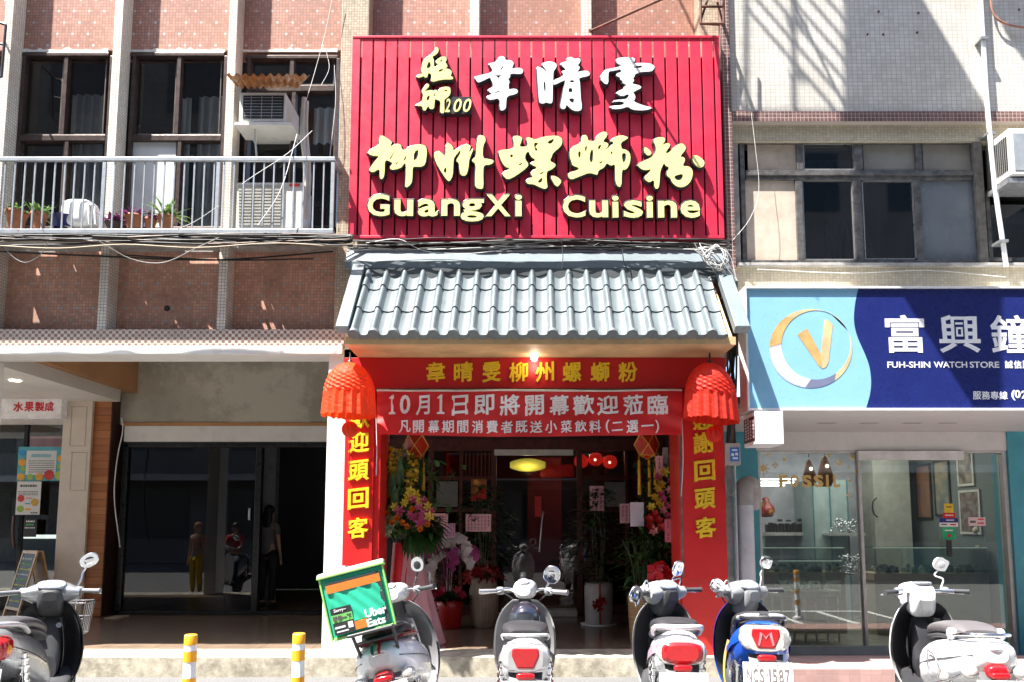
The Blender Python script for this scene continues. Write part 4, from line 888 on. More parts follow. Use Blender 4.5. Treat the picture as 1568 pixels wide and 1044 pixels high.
for sx, sy, ex, ey in ((598, 790, 575, 712), (605, 770, 590, 700), (612, 760, 610, 690), (620, 760, 628, 690), (600, 780, 575, 745), (618, 770, 640, 705), (606, 760, 598, 690)):
    mb = MB(); pts = [A(sx, sy, .55), A((sx + ex) / 2 + 2, (sy + ey) / 2 - 6, .5), A(ex, ey, .5)]
    mb.tube(pts, .004, 5); cp = catmull(pts, 10)
    for i, q in enumerate(cp[6:]):
        for _ in range(3): flower(mb, q + rdir() * .04, (rdir() + Vector((0, -.9, 0))), random.uniform(.017, .028), 5, .2, .7)
    mb.build('yellow_orchid_spray', yo, fl)
for px, py in ((608, 793), (632, 779), (592, 786), (583, 795), (600, 800), (616, 800), (644, 810), (624, 806), (655, 803)):
    mb = MB(); rose(mb, A(px, py, .36), Vector((random.uniform(-.3, .3), -1, .3)).normalized(), .042); mb.build('orange_rose', M('orange_petal', (.75, .22, .02), .5, trans=.2), fl)
for px, py, m_ in ((627, 752, 'y'), (625, 762, 'y'), (641, 775, 'p'), (636, 793, 'p'), (648, 786, 'p'), (642, 800, 'p'), (648, 766, 'p'), (658, 790, 'y'), (655, 775, 'y'), (628, 788, 'p'), (618, 770, 'y'), (612, 782, 'p'), (633, 765, 'p'), (638, 757, 'y'), (604, 776, 'y'), (650, 798, 'p'), (660, 782, 'p'), (643, 768, 'y')):
    mb = MB(); d = Vector((random.uniform(-.5, .6), -1, random.uniform(-.2, .5))).normalized()
    flower(mb, A(px, py, .36), d, random.uniform(.055, .075), 6, .45, .4); flower(mb, A(px, py, .355), d, .045, 3, .8, .35); mb.build('lily', yo if m_ == 'y' else M('magenta_petal', (.62, .09, .22), .5, var=.25, trans=.3), fl)
# -- potted moth orchids
oc = Vector((PXx(687, 958, 2.2), 2.2, FZ)); orc = thing('potted_orchid', 'white and magenta moth orchids in a glossy red pot', 'potted plant', tuple(oc))
pot(orc, [(.15, 0), (.17, .03), (.195, .3), (.2, .36), (.185, .37), (.17, .33)], oc, M('red_glazed_pot', (.45, .012, .01), .2, coat=.4), parent=orc)
mb = MB()
for i in range(60): blade(mb, oc + Vector((random.uniform(-.2, .2), random.uniform(-.2, .2), .38)), rdir(.6), random.uniform(.15, .3), .03, .4)
mb.build('foliage', lf_d, orc)
mb = MB()
for i in range(150): flower(mb, oc + Vector((random.gauss(-.02, .12), random.gauss(-.1, .08), random.uniform(.52, .72))), rdir(), .014, 4)
mb.build('berry_foliage', M('bronze_berry', (.3, .1, .03), .5), orc)
mb = MB()
for i in range(26): flower(mb, oc + Vector((random.choice((-.2, .15, -.12)) + random.gauss(0, .05), -.16, random.uniform(.42, .55))), rdir() + Vector((0, -1, 0)), .06, 5)
mb.build('red_leaves', M('crimson_ribbon', (.5, .01, .05), .4), orc)
wp = M('white_orchid_petal', (.74, .66, .66), .5, var=.12, trans=.3); mp_ = M('magenta_orchid_petal', (.45, .06, .25), .5, var=.2, trans=.3)
for pts, m_ in (([(685, 905), (683, 850), (676, 832), (668, 838)], mp_), ([(688, 905), (690, 840), (682, 828), (672, 834)], wp), ([(688, 905), (692, 835), (705, 824), (716, 842)], wp), ([(690, 905), (696, 845), (715, 850), (724, 866)], wp), ([(684, 905), (684, 850), (668, 855), (658, 873)], wp), ([(690, 900), (700, 850), (720, 840), (732, 850)], mp_), ([(684, 900), (676, 850), (660, 842), (652, 848)], mp_), ([(688, 900), (690, 870), (694, 848), (698, 855)], mp_)):
    mb = MB(); cp = catmull([P(a, b, 2.05 - .12 * i) for i, (a, b) in enumerate(pts)], 7); mb.tube(cp, .005, 5, sub=0)
    for i, q in enumerate(cp[8:] * 2):
        flower(mb, q + rdir() * .045 + Vector((0, -.02, 0)), Vector((random.uniform(-.4, .4), -1, random.uniform(-.1, .5))), random.uniform(.04, .055), 5, .1, .95)
    mb.build('orchid_spray', m_, orc)
mb = MB(); b0 = Vector((PXx(661, 952, 2.3), 2.3, FZ)); mb.lathe([(.06, 0), (.06, .62), (.052, .66), (.05, .86), (.04, .87)], b0, 18); solo(mb, 'white_canister', whiteclean, 'slim white canister standing between the pink cloth and the red pot', 'canister')
# -- ribbed pot with dark palm
def bushpot(px, py, Y, prof, mat, label, cat, leafh, name, flute=0, nf=0, spread=.4, nleaf=340, lm_=None, tall=False):
    c = Vector((PXx(px, py, Y), Y, FZ)); r = thing(name, label, cat, tuple(c))
    pot(r, prof, c, mat, parent=r, flute=flute, nf=nf, n=72 if flute else 28)
    top = max(z for _, z in prof); mb = MB()
    for i in range(nleaf):
        h = random.random() ** .8 * leafh; a = random.uniform(0, 2 * PI); rr = spread * (.25 + .75 * math.sin(PI * min(1, .15 + .8 * h / leafh))) * random.random() ** .5
        p = c + Vector((rr * math.cos(a), rr * math.sin(a), top + h)); blade(mb, p, Vector((math.cos(a), math.sin(a), random.uniform(-.2, .8))), random.uniform(.10, .24), random.uniform(.012, .032), .45)
    mb.build('foliage', lm_ or lf_d, r)
    mb = MB()
    for i in range(6 if not tall else 16):
        a = random.uniform(0, 6.28); q = c + Vector((.06 * math.cos(a), .06 * math.sin(a), top - .03)); mb.tube([q, q + Vector((random.uniform(-.08, .08), random.uniform(-.05, .05), leafh * .5)), q + Vector((random.uniform(-.14, .14), random.uniform(-.1, .1), leafh * .9))], .007, 5)
    mb.build('stems', leafm('cane_green', (.10, .14, .05)), r); return r, c
prof_rib = [(.13, 0), (.16, .04), (.19, .3), (.195, .48), (.165, .62), (.17, .66), (.15, .66)]
r_, c = bushpot(741, 955, 2.3, prof_rib, M('ribbed_beige_ceramic', (.40, .30, .23), .55, var=.1), 'tall ribbed beige pot with a dark leafy plant and red wrap', 'potted plant', 1.25, 'ribbed_planter', .05, 26)
mb = MB()
for i in range(40): flower(mb, c + Vector((random.gauss(0, .12), -.1 + random.gauss(0, .06), random.uniform(.62, .78))), rdir() + Vector((0, -.6, .3)), .09, 4)
mb.build('red_wrap', M('dark_red_wrap', (.3, .01, .012), .5), r_)
r_, c = bushpot(917, 955, 2.5, [(.16, 0), (.19, .02), (.2, .5), (.19, .58), (.17, .58)], M('white_ceramic_pot', (.55, .52, .5), .35), 'white pot tied with a red ribbon cross holding a tall dark plant', 'potted plant', 1.3, 'ribbon_planter', 0, 0, .38, 340)
mb = MB(); mb.lathe([(.24, 0), (.26, .02), (.22, .025)], c + Vector((0, 0, .0)), 24); mb.build('saucer', whiteclean, r_)
mb = MB(); mb.box(c.x - .015, c.x + .015, c.y - .215, c.y - .2, FZ + .03, FZ + .58)
for i in range(9): flower(mb, c + Vector((random.gauss(0, .03), -.225, .33 + random.gauss(0, .03))), Vector((0, -1, 0)) + rdir() * .6, .07, 4)
mb.build('ribbon', M('dark_red_ribbon', (.35, .01, .01), .4), r_)
wv = lined('woven_rattan', (.42, .24, .10), (.55, .35, .16), .028, 2, (.12, .06, .02), .16, rough=.7)
r_, c = bushpot(982, 985, .85, [(.12, 0), (.13, .02), (.145, .3), (.155, .54), (.15, .56), (.13, .55)], wv, 'woven rattan basket of green canes beside the red column', 'potted plant', .75, 'cane_basket', 0, 0, .26, 150, lf_m, True)
# -- right hand flower stand
f2 = thing('flower_stand', 'flower stand with yellow lilies and a red bow against the red column', 'flower stand', (PXx(1015, 975, .9), .9, FZ))
c2 = Vector((PXx(1018, 975, .95), .95, FZ))
mb = MB(); mb.lathe([(.18, 0), (.2, .05), (.16, .5), (.2, .8), (.16, .82)], c2, 20); mb.build('stand', M('dark_red_cloth', (.35, .012, .012), .6), f2)
mb = MB()
for i in range(560): p = P(random.gauss(1014, 17), random.uniform(700, 905), random.uniform(.65, 1.2)); blade(mb, p, rdir(.2), random.uniform(.08, .2), random.uniform(.014, .035), .4)
mb.build('foliage', lf_d, f2)
mb = MB()
for i in range(120): p = P(random.gauss(1016, 17), random.uniform(720, 900), .62); blade(mb, p, rdir(.1), random.uniform(.06, .12), random.uniform(.014, .03), .4)
mb.build('bright_foliage', lf_m, f2)
for px, py, m_ in ((1008, 747, 'y'), (1003, 762, 'y'), (1012, 755, 'p'), (998, 776, 'y'), (1015, 764, 'p'), (1028, 736, 'p'), (1002, 787, 'r'), (1008, 796, 'r'), (994, 794, 'r'), (1000, 812, 'k'), (996, 806, 'r'), (1022, 775, 'p'), (1012, 742, 'y'), (1018, 722, 'y'), (1026, 750, 'k'), (1010, 770, 'y'), (1016, 782, 'k'), (1024, 790, 'p'), (1008, 730, 'p'), (1030, 760, 'y'), (1014, 806, 'r')):
    mb = MB(); d = Vector((random.uniform(-.5, .3), -1, random.uniform(-.2, .5))).normalized()
    flower(mb, P(px, py, .55), d, random.uniform(.055, .07), 6, .4, .45); flower(mb, P(px, py, .545), d, .05, 4, .7, .6)
    mb.build('lily', {'y': yo, 'p': M('magenta_petal', (.62, .09, .22), .5), 'r': M('scarlet_petal', (.5, .01, .01), .45, trans=.2), 'k': M('salmon_petal', (.7, .3, .27), .5)}[m_], f2)
mb = MB()
for i in range(46): flower(mb, P(random.gauss(1020, 10), random.gauss(890, 13), .45) , rdir() + Vector((0, -1, .2)), random.uniform(.08, .13), 4, .35, .8)
mb.build('red_bow', M('bright_red_ribbon', (.6, .015, .02), .35, trans=.15), f2)
mb = MB()
for k in range(5): q = P(1004 + k * 7, 905, .42); mb.add([q, q + Vector((.06, 0, 0)), q + Vector((.07, -.04, -.42)), q + Vector((.01, -.04, -.45))], [(0, 1, 2, 3)])
mb.build('ribbon_tail', M('bright_red_ribbon', (.6, .015, .02), .35, trans=.15), f2)
# -- congratulation cards: pink slips with a few lines of brush writing
def card(x0, y0, x1, y1, Y, m, label, rows=0, cols=0, g='congratulation cards pinned among the plants'):
    r = thing('greeting_card', label, 'card', tuple(P((x0 + x1) / 2, y1, Y)), g)
    mb = MB(); mb.R(x0, y0, x1, y1, Y, .004); mb.build('sheet', m, r)
    if cols:
        mb = MB(); cw = (x1 - x0) / (cols + .6); rh = (y1 - y0) / (rows + .8)
        for i in range(cols):
            for j in range(rows):
                if random.random() < .15: continue
                a = x0 + (i + .55) * cw; b = y0 + (j + .6) * rh; mb.R(a, b, a + cw * .5, b + rh * .18, Y - .002, .0015); mb.R(a + cw * .2, b, a + cw * .32, b + rh * .7, Y - .0026, .0015); mb.R(a + cw * .05, b + rh * .45, a + cw * .5, b + rh * .55, Y - .0032, .0015)
        mb.build('writing', M('card_ink', (.25, .05, .07), .6), r)
    return r
card(713, 787, 752, 814, 2.0, pinkp, 'wide pink card framed above the ribbed pot', 4, 7)
card(661, 786, 686, 806, 1.6, pinkp, 'tilted pink card half behind the big arrangement', 3, 5)
card(679, 801, 697, 823, 1.7, M('mauve_paper', (.55, .3, .45), .6), 'mauve card covered in characters above the white orchids', 5, 5)
card(903, 744, 925, 782, 2.4, pinkp, 'upright pink card stuck near the glowing red lanterns', 5, 3)
card(949, 771, 964, 801, 1.4, pinkp, 'small pink card half covered by the white envelope', 4, 2)
card(965, 769, 986, 806, .7, M('white_envelope', (.66, .58, .66), .5), 'white envelope card above the rattan basket', 1, 0)
card(1004, 698, 1015, 727, .6, pinkp, 'narrow pink slip hanging under the gold tassels', 4, 1)
card(1015, 685, 1023, 718, .65, M('silver_paper', (.45, .42, .4), .3), 'silver grey slip beside the narrow pink slip', 0, 0)
card(1028, 686, 1041, 716, .6, M('coral_paper', (.72, .14, .10), .55), 'coral red card highest beside the red column', 3, 2)
card(1018, 795, 1028, 830, .5, M('rose_paper', (.68, .2, .26), .55), 'rose pink slip hanging low among the lilies', 5, 1)
card(1038, 763, 1045, 808, .4, M('coral_paper', (.72, .14, .10), .55), 'long coral slip against the edge of the red column', 0, 0)
# ================================================================== CREAM TILED BUILDING (right) WITH THE WATCH SHOP
YW = -.04
cb = thing('apartment_building', 'cream tiled building with weathered grey windows above the blue shop sign', 'building', (5.8, 4, 0))
xR0 = PXx(1122, 300, YW)
mb = MB(); mb.box(xR0, XR, YW, YW + .3, PZ(172, YW), TOPZ); mb.build('upper_wall', greytile, cb)
mb = MB(); mb.box(XM + .002, xR0, YW - .06, YW + .3, PZ(445, YW), TOPZ); mb.build('corner_pier', darktile, cb, bevel=.005)
mb = MB(); mb.box(xR0 + .001, XR, YW - .03, YW + .28, PZ(188, YW), PZ(172, YW)); mb.build('string_course', darktile, cb, bevel=.004)
beige2 = mosaic('beige_wall_mosaic', .03, (.55, .49, .36), (.3, .25, .2), vary=.12, gw=.1, shape=1.3)
mb = MB(); mb.box(xR0 + .001, XR, YW + .05, YW + .28, PZ(213, YW), PZ(188, YW)); mb.build('window_head', beige2, cb)
mb = MB(); mb.box(xR0 + .001, XR, YW + .02, YW + .28, PZ(470, YW), PZ(405, YW)); mb.build('window_apron', beige2, cb)
mb = MB(); mb.box(xR0 + .02, XR, YW - .03, YW + .1, PZ(408, YW), PZ(403, YW)); mb.build('sill', concrete, cb, bevel=.006)
mb = MB(); mb.box(xR0, XR, 3.4, 3.5, PZ(440, YW), PZ(150, YW)); mb.box(xR0, XR, YW + .3, 3.4, PZ(445, YW), PZ(440, YW)); mb.box(xR0, XR, YW + .3, 3.5, PZ(170, YW), PZ(160, YW)); mb.box(xR0 - .1, xR0, YW + .3, 3.5, PZ(445, YW), PZ(160, YW)); mb.box(XR - .1, XR, YW + .3, 3.5, PZ(445, YW), PZ(160, YW)); mb.build('room', dark, cb)
mb = MB(); mb.box(xR0, PXx(1135, 300, YW), YW + .08, YW + .2, PZ(405, YW), PZ(213, YW)); mb.build('jamb', concrete, cb); mb = MB(); mb.box(PXx(1500, 300, YW), PXx(1512, 300, YW), YW + .05, YW + .2, PZ(405, YW), PZ(213, YW)); mb.build('jamb', M('stained_render', (.15, .14, .125), .8, var=.3, scale=10), cb)
Yw = YW + .09
mb = MB(); frame(mb, 1135, 212, 1500, 405, Yw, 7, .1); mb.R(1142, 260, 1493, 275, Yw + .005, .08); mb.R(1142, 263, 1493, 268, Yw - .015, .02)
for x in (1220, 1308, 1402): mb.R(x, 219, x + (10 if x != 1308 else 13), 260, Yw + .004, .08); mb.R(x, 275, x + (10 if x != 1308 else 13), 398, Yw + .004, .08)
fr = mb.build('window', greyframe, cb, bevel=.004)
brd = M('beige_board', (.5, .46, .38), .7, var=.06, scale=2, dirt=((.36, .32, .25), 3, .5, .7)); brg = M('grey_board', (.24, .23, .2), .7, var=.15, scale=3)
for a, c, m, Yb in ((1151, 1220, brd, 0), (1322, 1402, brg, 0), (1413, 1493, brg, 0)): mb = MB(); mb.R(a - (6 if a == 1151 else 0), 219, c, 260, Yw + .04, .01); mb.build('cover_board', m, fr)
mb = MB(); mb.R(1142, 275, 1220, 398, Yw + .035, .01); mb.build('cover_board', brd, fr)
mb = MB(); mb.R(1231, 244, 1307, 258, Yw + .06, .01); mb.build('cover_board', M('pale_blind', (.5, .52, .54), .5), fr)
wg2 = glass('grimy_glass', (.5, .53, .56), .1, .03)
for a, b, c, d in ((1230, 219, 1308, 260), (1230, 275, 1308, 398), (1321, 275, 1402, 398)): mb = MB(); mb.R(a, b, c, d, Yw + .04, .006); mb.build('pane', wg2, fr)
mb = MB(); mb.R(1412, 275, 1493, 398, Yw + .04, .006); mb.build('pane', M('frosted_blue_pane', (.15, .175, .2), .25, var=.1, scale=2), fr)
for a, b, c, d in ((1230, 219, 1308, 260), (1230, 275, 1308, 398), (1322, 276, 1401, 397)): mb = MB(); frame(mb, a, b, c, d, Yw + .02, 1.8, .02); mb.build('sash', M('bright_sash', (.42, .42, .42), .3, .6), fr)
mb = MB(); wavy(mb, PXx(1262, 300, .35), PXx(1306, 300, .35), PZ(398, .35), PZ(290, .35), .35); mb.build('curtain', M('slate_curtain', (.2, .22, .25), .8, trans=.2), fr)
mb = MB(); wavy(mb, PXx(1322, 300, .35), PXx(1400, 300, .35), PZ(398, .35), PZ(275, .35), .4, .02, .2); mb.build('curtain', M('dark_curtain', (.06, .075, .095), .8), fr)
for i, (px, h) in enumerate(((1268, 344), (1283, 346), (1298, 338), (1334, 372))):
    p = P(px, 398, .2); ht = PZ(h, .2) - p.z; mb = MB(); mb.lathe([(.03, 0), (.04, .01), (.04, ht * .6), (.012, ht * .85), (.012, ht)], p, 14)
    solo(mb, 'bottle', M('pale_bottle', (.45, .47, .5), .3), ('pale bottle behind the grimy window, leftmost of its row', 'pale bottle behind the grimy window, middle of its row', 'pale bottle behind the grimy window, nearest the mullion', 'pale bottle standing alone behind the dark pane')[i], 'bottle', 'bottles behind the window')
mb = MB(); frame(mb, 1512, 290, 1640, 400, Yw, 6, .1); mb.build('window', greyframe, cb); mb = MB(); mb.R(1518, 296, 1634, 394, Yw + .04, .006); mb.build('pane', glass('window_glass', (.62, .66, .68), .09, .01), cb)
mb = MB(); mb.R(1512, 212, 1960, 289, Yw + .05, .03); mb.build('infill', brg, cb); mb = MB(); mb.R(1640, 289, 1960, 405, Yw + .05, .03); mb.build('infill', brg, cb)
for px, py in ((1345, 18), (1406, 20), (1328, 53), (1352, 53), (1404, 50), (1560, 15)):
    q = P(px, py, YW); mb = MB(); mb.cyl((q.x, YW - .012, q.z), (q.x, YW, q.z), .012, n=8); mb.build('bolt', rust, cb)
def acbox(label, px0, py0, px1, py1, Y0, Y1, name='air_conditioner', grille=None):
    r = thing(name, label, 'air conditioner', tuple(P((px0 + px1) / 2, py1, Y0)), 'air conditioners on the walls')
    mb = MB(); mb.box(PXx(px0, (py0 + py1) / 2, Y0), PXx(px1, (py0 + py1) / 2, Y0), Y0, Y1, PZ(py1, Y0), PZ(py0, Y0)); mb.build('casing', M('yellowed_white_casing', (.62, .61, .57), .45, var=.08, scale=5, dirt=((.38, .33, .27), 5, .55, .8)), r, bevel=.012)
    return r
ac = acbox('white box air conditioner with side louvres beside the bent pipe', 1546, 196, 1630, 268, -.42, -.06)
mb = MB(); mb.R(1553, 204, 1622, 260, -.426, .01); mb.build('front_panel', M('glassy_grey', (.3, .33, .36), .2), ac)
mb = MB()
for i in range(9): y = -.38 + i * .034; x = PXx(1546, 234, -.42); mb.box(x - .006, x + .001, y, y + .02, PZ(258, -.42), PZ(206, -.42))
mb.build('side_louvre', black, ac)
mb = MB(); q = PXx(1546, 280, -.42); mb.box(q, q + .6, -.4, -.02, PZ(278, -.42), PZ(271, -.42)); mb.build('bracket', steel, ac)
dp = thing('drain_pipe', 'white plastic pipe running bent down the cream tiled wall', 'pipe', tuple(P(1520, 420, -.12)))
mb = MB(); mb.tube([P(1496, -120, -.12), P(1502, 0, -.12), P(1508, 100, -.12), P(1511, 150, -.14), P(1523, 280, -.16), P(1541, 408, -.1)], .026, 10, sub=3); mb.build('pipe', whiteclean, dp)
for a in ((1505, 60), (1516, 205), (1535, 370)): mb = MB(); q = P(*a, -.13); mb.box(q.x - .045, q.x + .045, -.17, -.0, q.z - .015, q.z + .015); mb.build('clamp', steel, dp)
mb = MB(); mb.tube([P(1516, -10, -.09), P(1520, 18, -.09), P(1535, 34, -.1), P(1570, 42, -.1), P(1620, 40, -.1)], .012, 7); solo(mb, 'hose', M('brown_hose', (.35, .16, .10), .5), 'thin brown hose arching across the cream tiles beside the white pipe', 'hose')
# --- unseen shapes added overhead, out of the picture, to cast shadows on this wall
def up(px, py, e): return P(px, py, YW) - LIGHT * (e / LIGHT.y)
cage = thing('bar_shadow_caster', 'unseen slanting bars added high on the cream building to cast shadow lines', 'cage', tuple(up(1230, 0, 1.4)))  # unseen bars added for the slanting shadow lines
mb = MB()
for k in range(13):
    x0 = 1020 + k * 27; a = (x0, -130); b = (x0 + 262, 172)
    def cl(p, q):
        out = []
        for (x, y) in (p, q): out.append((x, y))
        return out
    # keep the part of each bar that falls inside the shadow frame
    t0 = max(0, (1143 - a[0]) / 262); t1 = min(1, (1300 - a[0]) / 262)
    if t1 <= t0 + .05: continue
    pa = (a[0] + 262 * t0, a[1] + 302 * t0); pb = (a[0] + 262 * t1, a[1] + 302 * t1)
    mb.cyl(up(*pa, 1.4), up(*pb, 1.4), .017, n=6)
mb.build('slanted_bar', rust, cage)
mb = MB()
for a, b in (((1143, -130), (1143, 172)), ((1216, -130), (1216, 172)), ((1143, -130), (1300, -130)), ((1206, 37), (1236, 37)), ((1210, 118), (1238, 118)), ((1143, 176), (1300, 176)), ((1300, -130), (1300, 176))): mb.cyl(up(*a, 1.4), up(*b, 1.4), .02, n=6)
for a in ((1143, -130), (1300, -130), (1143, 176), (1300, 176)): q = up(*a, 1.4); mb.cyl(q, Vector((q.x, YW, q.z)), .02, n=6)
mb.build('frame', rust, cage)
us = thing('signboard', 'unseen panel added high on the cream building to cast a broad shadow', 'sign', tuple(up(1400, 172, 1.8)))  # unseen panel, outlined to throw the broad shadow on wall and blue sign
mb = MB(); pts = [up(x, y, 1.8) for x, y in ((1302, -160), (1302, 430), (1472, 735), (1584, 915), (1622, 915), (1622, 735), (1514, 520), (1514, 172), (1408, -8), (1330, -160))]; y_ = pts[0].y
mb.prism([(q.x, q.z) for q in pts], y_, y_ + .05); mb.build('panel', white, us)
mb = MB()
for q in (pts[0], pts[-1]): mb.cyl((q.x, y_, q.z - .1), (q.x, YW, q.z - .1), .025)
mb.build('bracket', rust, us)
us2 = thing('shadow_flap', 'small unseen flap added high past the drain pipe to cast a shadow', 'awning', tuple(up(1545, 0, 1.4)))  # unseen flap added to shade the wall past the drain pipe
mb = MB(); pts = [up(x, y, 1.4) for x, y in ((1518, -130), (1524, 20), (1545, 60), (1600, 140), (1700, 160), (1700, -130))]; mb.prism([(q.x, q.z) for q in pts], pts[0].y, pts[0].y + .03); mb.build('cloth', white, us2)
mb = MB(); q = pts[0]; mb.cyl((q.x, q.y, q.z - .05), (q.x, YW, q.z - .05), .02); mb.build('bracket', rust, us2)

# ================================================================== BLUE SHOP SIGN
YF2 = -.62
bs = thing('shop_sign', 'wide light blue and navy shop sign with a gold and silver ring emblem', 'sign', tuple(P(1360, 628, YF2)))
bx0, bx1 = PXx(1142.5, 530, YF2), PXx(1990, 530, YF2); bz1, bz0 = PZ(438, YF2), PZ(628, YF2)
mb = MB(); mb.box(bx0, bx1, YF2 + .03, YF2 + .28, bz0, bz1); mb.box(bx0 + .2, bx1 - .1, YF2 + .28, YW + .02, bz0 + .04, bz1 - .06); mb.build('cabinet', M('white_cabinet', (.76, .76, .76), .4, var=.04), bs)
mb = MB(); fw = .02
mb.box(bx0, bx1, YF2, YF2 + .03, bz1 - fw, bz1); mb.box(bx0, bx1, YF2, YF2 + .03, bz0, bz0 + .024); mb.box(bx0, bx0 + fw, YF2, YF2 + .03, bz0 + .024, bz1 - fw); mb.build('frame', M('white_cabinet', (.76, .76, .76), .4), bs)
YP = YF2 + .026
lb = M('light_blue_face', (.23, .47, .66), .3, var=.03); nv = M('navy_face', (.012, .02, .13), .28, var=.06)
wave = [(698, 60), (684, 140), (677, 210), (682, 265), (697, 318), (722, 375), (745, 430), (758, 480), (763, 540), (757, 600), (738, 680)]
wv_ = [(lambda p: (p.x, p.z))(P(1100 + a / 3.263, 420 + b / 3.263, YP)) for a, b in wave]
wv_[0] = (wv_[0][0], bz1 - .02); wv_[-1] = (wv_[-1][0], bz0 + .024)
wv_ = [wv_[0]] + [(q.x, q.z) for q in catmull([(x, 0, z) for x, z in wv_], 6)][1:-1] + [wv_[-1]]
mb = MB(); mb.prism([(bx0 + fw, bz1 - .02)] + wv_ + [(bx0 + fw, bz0 + .024)], YP, YP + .003); mb.build('panel', lb, bs)
mb = MB(); mb.prism([(bx1 - .01, bz1 - .02)] + wv_ + [(bx1 - .01, bz0 + .024)], YP, YP + .003); mb.build('panel', nv, bs)
wt = M('sign_white', (.80, .80, .82), .4, var=.02)
for ch, a, b in (('富', 1356, 1416), ('興', 1438, 1501), ('鐘', 1517, 1579)):
    mb = MB(); ptext(mb, ch, a, 482, b, 540, YP - .004, .0035, .016); mb.build('character', wt, bs)
for wd_, a, b in (('FUH-SHIN', 1359, 1424.5), ('WATCH', 1430, 1481), ('STORE', 1485, 1530)):
    mb = MB(); ptext(mb, wd_, a, 553.5, b, 563, YP - .004, .0035, .012); mb.build('word', wt, bs)
for ch, a in (('誠', 1539), ('信', 1552.5), ('服', 1566)): mb = MB(); ptext(mb, ch, a, 552, a + 12, 564, YP - .004, .0035, .012); mb.build('character', wt, bs)
for ch, a in (('服', 1490), ('務', 1503.5), ('專', 1517), ('線', 1530.5)): mb = MB(); ptext(mb, ch, a, 599, a + 12.5, 611.5, YP - .004, .0035, .012); mb.build('character', wt, bs)
mb = MB(); ptext(mb, '(0', 1549, 597, 1563, 613, YP - .004, .0035, .03); mb.build('number', wt, bs); mb = MB(); ptext(mb, '2', 1564.5, 598, 1572, 610, YP - .004, .0035, .03); mb.build('number', wt, bs)
gold = M('gold_print', (.62, .40, .16), .35, .2, var=.2, scale=5); silv = M('silver_print', (.55, .56, .68), .35, .2, var=.12, scale=5); slate = M('slate_print', (.2, .22, .34), .35, .2); goldl = M('pale_gold_print', (.74, .55, .30), .35, .2)
def ring(a0, a1, m, ro=1.0, ri=None, name='ring_segment', dy=0):
    n = max(6, int(abs(a1 - a0) / 5)); out, inn = [], []
    for i in range(n + 1):
        t = R_(a0 + (a1 - a0) * i / n); out.append((1241.5 + 63.5 * math.cos(t) * ro, 533.5 - 60.5 * math.sin(t) * ro))
        inn.append((1249.5 + 53 * math.cos(t) * (ri or 1), 528 - 53 * math.sin(t) * (ri or 1)))
    pts = [P(x, y, YP - .003) for x, y in out + inn[::-1]]
    mb = MB(); mb.prism([(q.x, q.z) for q in pts], YP - .003 - dy, YP - .0005); mb.build(name, m, bs)
ring(60, 128, goldl); ring(128.6, 178, gold); ring(178.6, 262, silv); ring(262, 305, slate); ring(-54.5, 59.5, goldl)
ring(182, 262, M('pale_silver_print', (.74, .75, .82), .35, .1), .965, 1.0, 'ring_highlight', .0006)
for poly, m in (([(395, 302), (420, 282), (444, 272), (512, 396), (520, 472), (500, 455)], gold), ([(512, 396), (532, 222), (548, 228), (572, 252), (550, 440), (538, 462), (520, 472)], goldl)):
    mb = MB(); mb.prism([(lambda p: (p.x, p.z))(P(1100 + a / 3.263, 420 + b / 3.263, YP - .003)) for a, b in poly], YP - .003, YP - .0005); mb.build('emblem_stroke', m, bs)
# soffit, header, teal piers, shop glazing and shop interior
YG = 1.3; ZF = .07
teal = M('teal_paint', (.07, .33, .41), .5, var=.1, scale=3); teal2 = M('dull_teal_wall', (.13, .15, .15), .65, var=.08, scale=1.5)
ws = thing('watch_storefront', 'teal framed glass watch shop front with a lit interior of display counters', 'shop front', (PXx(1360, 998, YG), YG, ZF))
gx0, gx1, gm = PXx(1164, 850, YG), PXx(1549, 850, YG), PXx(1322, 850, YG)
zg1 = PZ(690, YG); zc = PZ(629, YF2)
mb = MB(); mb.box(PXx(1134, 800, 0), XR, YF2 + .06, YG + .4, zc + .003, zc + .12); mb.build('soffit', M('soffit_white', (.62, .61, .6), .5, var=.04), ws)
mb = MB(); mb.box(gx0 - .02, gx1 + .3, YG - .04, YG + .2, zg1, zc + .002); mb.build('header', M('header_white', (.66, .65, .63), .45, var=.05), ws, bevel=.004)
for px in (1265, 1330, 1395, 1450):
    q = P(px, 640, .4); mb = MB(); mb.box(q.x - .1, q.x + .1, .35, .42, zc - .001, zc + .004); mb.build('soffit_slot', M('slot_grey', (.35, .34, .33), .6), ws)
mb = MB(); mb.box(PXx(1108, 850, YG), gx0, YG - .03, YG + .3, 0, zc + .003); mb.build('pier', teal, ws, bevel=.004)
mb = MB(); mb.box(gx1, XR, YG - .06, YG + .3, 0, zc + .003); mb.build('pier', teal, ws, bevel=.004)
alu = M('anodised_silver', (.56, .56, .54), .35, .25, var=.1)
mb = MB(); mb.box(gx0, gx1, YG - .02, YG + .1, 0.03, ZF + .06); mb.box(gx0, gx0 + .03, YG - .02, YG + .1, ZF + .06, zg1); mb.box(gx1 - .05, gx1, YG - .02, YG + .1, ZF + .06, zg1); mb.box(gm - .02, gm + .02, YG, YG + .09, ZF + .06, zg1); mb.box(gx0 + .03, gx1 - .05, YG - .02, YG + .1, zg1 - .03, zg1); mb.build('frame', alu, ws, bevel=.003)
mb = MB(); mb.box(gx0 + .03, gm - .02, YG + .04, YG + .05, ZF + .06, zg1 - .03); mb.build('glass_pane', shopglass, ws)
mb = MB(); mb.box(gm + .02, gx1 - .05, YG + .055, YG + .065, ZF + .06, zg1 - .03); mb.build('glass_pane', shopglass, ws)
